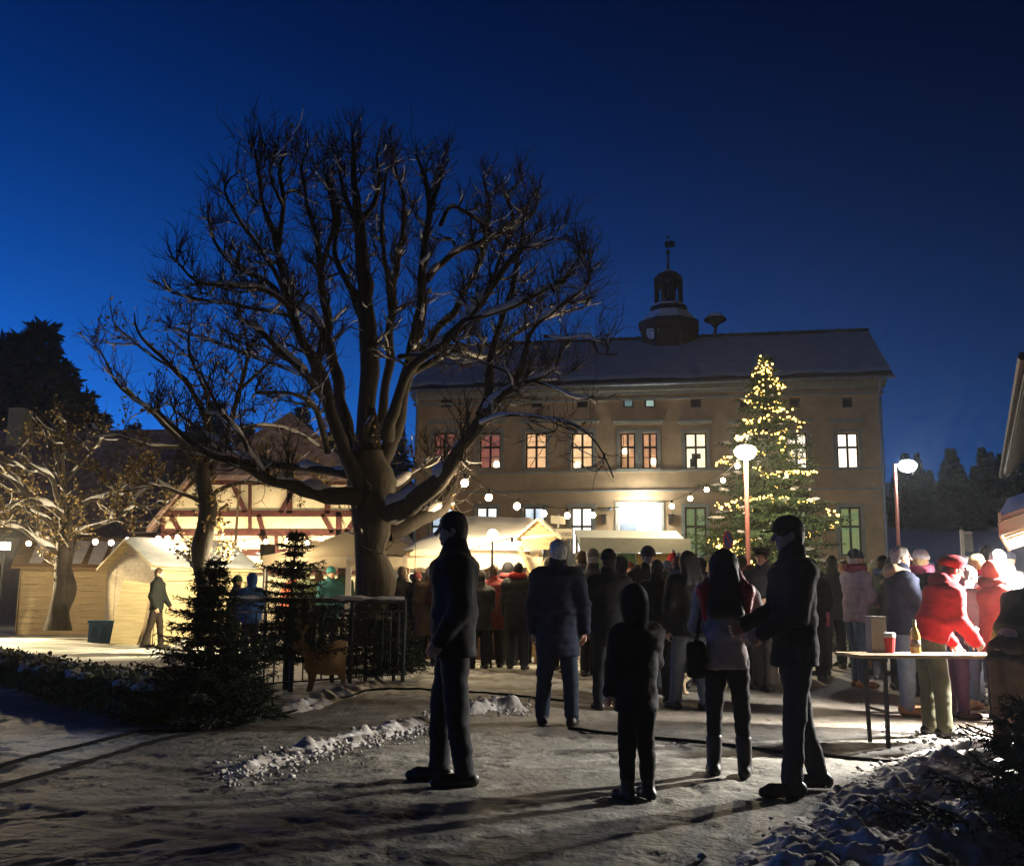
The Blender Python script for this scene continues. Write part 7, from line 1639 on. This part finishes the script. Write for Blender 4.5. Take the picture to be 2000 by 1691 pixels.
# queue at the booth
_, wm = person('man in a lilac quilted jacket and dark cap holding a red mug', 1680, 1340, 1070, face=Rr + 0.25, armL=(0.25, 0.05, 1.05), armR=(0.25, 0.08, 1.1), jacket=lilac, puffy=0.5, hem=0.47, bulk=1.1, trousers=jeans, hair='grey', hat='beanie', hatc=(0.03, 0.035, 0.045), scarf=((0.16, 0.03, 0.06), 0), legL=(0.1, 0.1), legR=(-0.02, 0.03), shoes=M_tan, held=('mug', 1))
person('child in a white jacket with a pale hat beside the lilac man', 1714, 1318, 1098, face=Rr + 0.5, jacket=white, hem=0.47, hair='blond', hat='bobble', hatc=(0.5, 0.5, 0.3), trousers=('tan trousers', (0.25, 0.14, 0.07)), hands=False)
person('grey-blond woman in a navy parka with a fur hood and jeans', 1772, 1394, 1062, face=Rr - 0.1, armL=(0.3, 0.05, 0.9), armR=(0.4, 0.05, 0.9), jacket=navy, hem=0.47, bulk=1.08, trousers=('light jeans', (0.16, 0.22, 0.29)), hair='grey', furhood=('tan fur', (0.33, 0.25, 0.16)), shoes=M_tan, legL=(0.08, 0.08), legR=(0.0, 0.04))
person('woman in a white knit hat and pink scarf behind the navy parka', 1812, 1362, 1072, face=Rr + 0.4, jacket=black, hem=0.44, hair='blond', hat='beanie', hatc=(0.66, 0.6, 0.62), scarf=((0.4, 0.1, 0.16), 0))
person('woman in a red parka and dark red beret bending to the booth', 1832, 1437, H=1.66, face=Rr + 0.05, lean=0.38, hpitch=0.15, armL=(0.35, 0.08, 0.6), armR=(0.45, 0.08, 0.7), jacket=red, hem=0.50, bulk=1.12, trousers=olive, hair='brown', hat='beret', hatc=(0.20, 0.012, 0.02), furhood=('wine', (0.2, 0.012, 0.02)), legL=(0.05, 0.06), legR=(0.12, 0.1), near=True)
person('grey-haired woman in a pink and white jacket bending beside the red parka', 1878, 1402, H=1.62, face=Rr + 0.2, lean=0.3, hpitch=0.2, armL=(0.5, 0.08, 0.7), armR=(0.5, 0.08, 0.7), jacket=('pale pink', (0.62, 0.40, 0.42)), hem=0.46, hair='grey', trousers=('plum trousers', (0.05, 0.03, 0.06)))
person('blond woman in a bright red jacket, jeans and beige boots', 1925, 1388, 1078, face=Rr + 0.5, armL=(0.35, 0.06, 1.1), armR=(0.4, 0.06, 1.0), jacket=('bright red', (0.58, 0.015, 0.05)), puffy=0.2, hem=0.48, bulk=1.1, trousers=jeans, hair='blond', shoes=M_beige, boot=0.15, legL=(-0.05, 0.05), legR=(0.05, 0.05))
person('person in a white down jacket dazzlingly lit at the right edge', 1968, 1395, 1070, face=Rr + 0.6, armL=(0.3, 0.1, 1.2), armR=(0.3, 0.1, 1.2), jacket=white, puffy=0.5, hem=0.46, bulk=1.08, hair='white', trousers=dkjeans)
person('dark-haired man behind the red jacket near the booth', 1945, 1345, 1063, face=Rr + 0.3, jacket=lilac, hem=0.46, hair='black')
person('woman in a white hat beside the red jacket', 1902, 1360, 1085, face=Rr - 0.2, jacket=('silver', (0.5, 0.48, 0.5)), hem=0.46, hair='blond', hat='beanie', hatc=(0.62, 0.6, 0.6))
person('person in a dark coat and brown trousers stooping at the right edge behind the fir', 1992, 1478, H=1.62, face=Rr + 0.3, lean=0.6, hpitch=0.2, armL=(0.5, 0.1, 0.6), armR=(0.6, 0.1, 0.6), jacket=('dark brown coat', (0.035, 0.028, 0.024)), hem=0.44, bulk=1.1, trousers=brownc, hair='brown', hat='beanie', hatc=(0.03, 0.03, 0.03))
# left side
person('man in a dark jacket and brown trousers walking before the spruce hut', 300, 1272, 1112, face=Rr, armL=(0.25, 0.05, 0.4), armR=(-0.15, 0.08, 0.5), legL=(0.16, 0.05), legR=(-0.18, 0.12), jacket=('dark green', (0.008, 0.009, 0.008)), hem=0.47, trousers=('brown trousers', (0.018, 0.013, 0.01)), hair='brown', group='visitors on the lawn')
person('child in a red and white hat behind the far left tree', 138, 1234, 1130, face=Rr, jacket=dkgrey, hem=0.42, hair='brown', hat='santa', hatc=(0.42, 0.02, 0.02), hands=False, group='visitors on the lawn')
person('person in a red hat and dark coat left of the spruce hut', 163, 1241, 1127, face=Rr + 0.8, jacket=('plum', (0.05, 0.025, 0.03)), hem=0.36, bulk=1.15, hair='brown', hat='beanie', hatc=(0.35, 0.02, 0.02), hands=False, group='visitors on the lawn')
person('person in a blue jacket half hidden by the spruce hut gable', 180, 1236, 1134, face=L, jacket=('light blue', (0.10, 0.22, 0.33)), hem=0.45, hair='brown', hat='beanie', hatc=(0.3, 0.03, 0.03), hands=False, group='visitors on the lawn')
person('man in a green knit cap behind the left end of the railing', 455, 1292, 1128, face=Rr, jacket=navy, hem=0.44, hair='brown', hat='beanie', hatc=(0.10, 0.16, 0.10), hands=False, group='visitors on the lawn')
person('person in a bright blue hood behind the railing', 484, 1300, 1122, face=AWAY + 0.7, jacket=('bright blue', (0.02, 0.07, 0.24)), hem=0.44, hood=True, hair='brown', hands=False, group='visitors on the lawn')
for px, ht, fy_, fc, jk, hc_, lab in ((568, 1118, 1274, CAMW, ('rust', (0.25, 0.06, 0.03)), None, 'person in a rust jacket under the left end of the tent'), (592, 1112, 1282, AWAY, ('moss', (0.08, 0.10, 0.06)), (0.22, 0.26, 0.17), 'person in a moss green jacket and pale cap under the tent'), (618, 1108, 1270, AWAY - 0.4, brownc, None, 'person in a brown coat under the tent, left of the tent leg'),
        (640, 1110, 1284, CAMW + 0.5, ('teal', (0.02, 0.08, 0.09)), (0.04, 0.2, 0.22), 'person with a turquoise cap under the tent'), (662, 1108, 1272, AWAY, ('bottle green', (0.03, 0.06, 0.045)), None, 'person in bottle green close to the tent leg'), (780, 1110, 1303, AWAY + 0.3, dkgrey, None, 'person in dark grey at the stall just right of the linden trunk')):
    person(lab, px, fy_, ht, face=fc, jacket=jk, hem=0.42, hair='brown', hat='beanie' if hc_ else None, hatc=hc_ or (0.02, 0.02, 0.02), hands=False, group='visitors under the tents')
person('person in a long brown fur coat at the stall left of the walking man', 836, 1306, 1108, face=AWAY + 0.2, jacket=('brown fur', (0.10, 0.07, 0.05)), hem=0.30, bulk=1.2, hair='grey', group='visitors under the tents')
person('person in black with a red skirt cloth at the snowy stall', 962, 1308, 1104, face=AWAY, jacket=('dark red', (0.16, 0.03, 0.03)), hem=0.36, bulk=1.1, hair='brown', hands=False, group='visitors under the tents')
person('dark-coated person with a red scarf right of the grey post', 1010, 1312, 1100, face=AWAY - 0.2, jacket=black, hem=0.36, bulk=1.18, hair='black', scarf=((0.35, 0.02, 0.02), 0), hands=False, group='visitors under the tents')
person('person in a black jacket between the crib and the navy coat', 1042, 1300, 1098, face=AWAY + 0.4, jacket=black, hem=0.4, bulk=1.1, hair='black', hands=False, group='visitors under the tents')
# what the hands hold
mg = empty('mug', wm - np.array([0, 0, 0.03]), 0, 'red mug held by the man in the lilac jacket', 'mug')
MB().lathe([(0.034, 0), (0.038, 0.008), (0.038, 0.085), (0.034, 0.085), (0.032, 0.02)], m=14).build('body', mat('red glaze', (0.5, 0.02, 0.02), rough=0.3), mg, True)
T = Tubes(); T.add(np.array([(0.036, 0, 0.07), (0.06, 0, 0.065), (0.065, 0, 0.04), (0.055, 0, 0.02), (0.036, 0, 0.018)]), 0.006, 6); T.build('handle', mat('red glaze', (0.5, 0.02, 0.02)), mg)
sb = empty('cloth_bag', w1 + np.array([0.0, 0, -0.02]), 0.4, 'small tan cloth bag held by the child in the street', 'bag')
V_, Q_ = Blob().box((0, 0, -0.09), (0.06, 0.035, 0.07), np.eye(3), 0.03, 0.02).cone((-0.05, 0, -0.02), (0, 0, 0.03), 0.01, 0.01, 0.02).cone((0.05, 0, -0.02), (0, 0, 0.03), 0.01, 0.01, 0.02).mesh(0.011, lambda V_: 0.006 * fbm(V_ * 25, 3, 2)); mesh_obj('sack', V_, Q_, cloth('tan bag', (0.26, 0.17, 0.09)), sb, True)
# dog
dp = gnd(1372, 1352); dg = empty('dog', (*dp[:2], gz(*dp[:2])), R(-70), 'black and tan dog standing among the legs of the crowd', 'dog')
d = Blob(); d.slab((0, -0.28, 0.46), (0, 0.25, 0.48), (0.10, 0.12), (0.11, 0.14), (1, 0, 0), (0, 0, 1), 0.05); d.ell((0, 0.22, 0.46), (0.11, 0.14, 0.15), k=0.05); d.ell((0, -0.25, 0.47), (0.10, 0.13, 0.13), k=0.05)
d.cone((0, 0.28, 0.52), (0, 0.42, 0.66), 0.085, 0.07, 0.05); d.ell((0, 0.46, 0.70), (0.065, 0.085, 0.07), k=0.03); d.cone((0, 0.5, 0.69), (0, 0.62, 0.66), 0.045, 0.032, 0.03)
for sx in (-1, 1):
    d.cone((sx * 0.075, 0.2, 0.4), (sx * 0.075, 0.19, 0.2), 0.05, 0.032, 0.04); d.cone((sx * 0.075, 0.19, 0.2), (sx * 0.075, 0.2, 0.04), 0.03, 0.025, 0.02); d.ell((sx * 0.075, 0.22, 0.025), (0.03, 0.045, 0.025), k=0.02)
    d.cone((sx * 0.075, -0.27, 0.42), (sx * 0.085, -0.2, 0.26), 0.075, 0.045, 0.04); d.cone((sx * 0.085, -0.2, 0.26), (sx * 0.085, -0.33, 0.16), 0.042, 0.028, 0.02); d.cone((sx * 0.085, -0.33, 0.16), (sx * 0.085, -0.31, 0.03), 0.027, 0.023, 0.02); d.ell((sx * 0.085, -0.29, 0.025), (0.03, 0.045, 0.025), k=0.02)
    d.cone((sx * 0.055, 0.43, 0.76), (sx * 0.075, 0.44, 0.68), 0.02, 0.025, 0.02)
d.cone((0, -0.36, 0.52), (0, -0.52, 0.42), 0.03, 0.018, 0.03)
V_, Q_ = d.mesh(0.014, lambda V_: 0.003 * fbm(V_ * 30, 2, 4)); cz_ = V_[Q_].mean(1)
mesh_obj('body', V_, Q_, [cloth('black fur', (0.015, 0.013, 0.012)), cloth('tan fur', (0.22, 0.10, 0.035))], dg, True, matidx=((cz_[:, 2] < 0.26) | ((cz_[:, 1] > 0.52) & (cz_[:, 2] < 0.68))).astype(int))
# ================================================================== HALO VOLUME: halo mist added for a soft glow round the lamps
me_ = MB(); me_.box(-425, 425, -65, 605, -2.5, 26)
_mh = bpy.data.materials.new('halo mist'); _mh.use_nodes = True; _nn = _mh.node_tree.nodes; _ll = _mh.node_tree.links
_nn.remove(_nn['Principled BSDF']); _pv = _nn.new('ShaderNodeVolumePrincipled'); _pv.inputs['Color'].default_value = (0.9, 0.92, 0.95, 1); _pv.inputs['Density'].default_value = 0.00055; _pv.inputs['Anisotropy'].default_value = 0.7
_ll.new(_pv.outputs[0], _nn['Material Output'].inputs['Volume'])
hz = me_.build('haze', _mh); tag(hz, 'faint haze added over the square to halo the lamps', 'haze', kind='stuff')
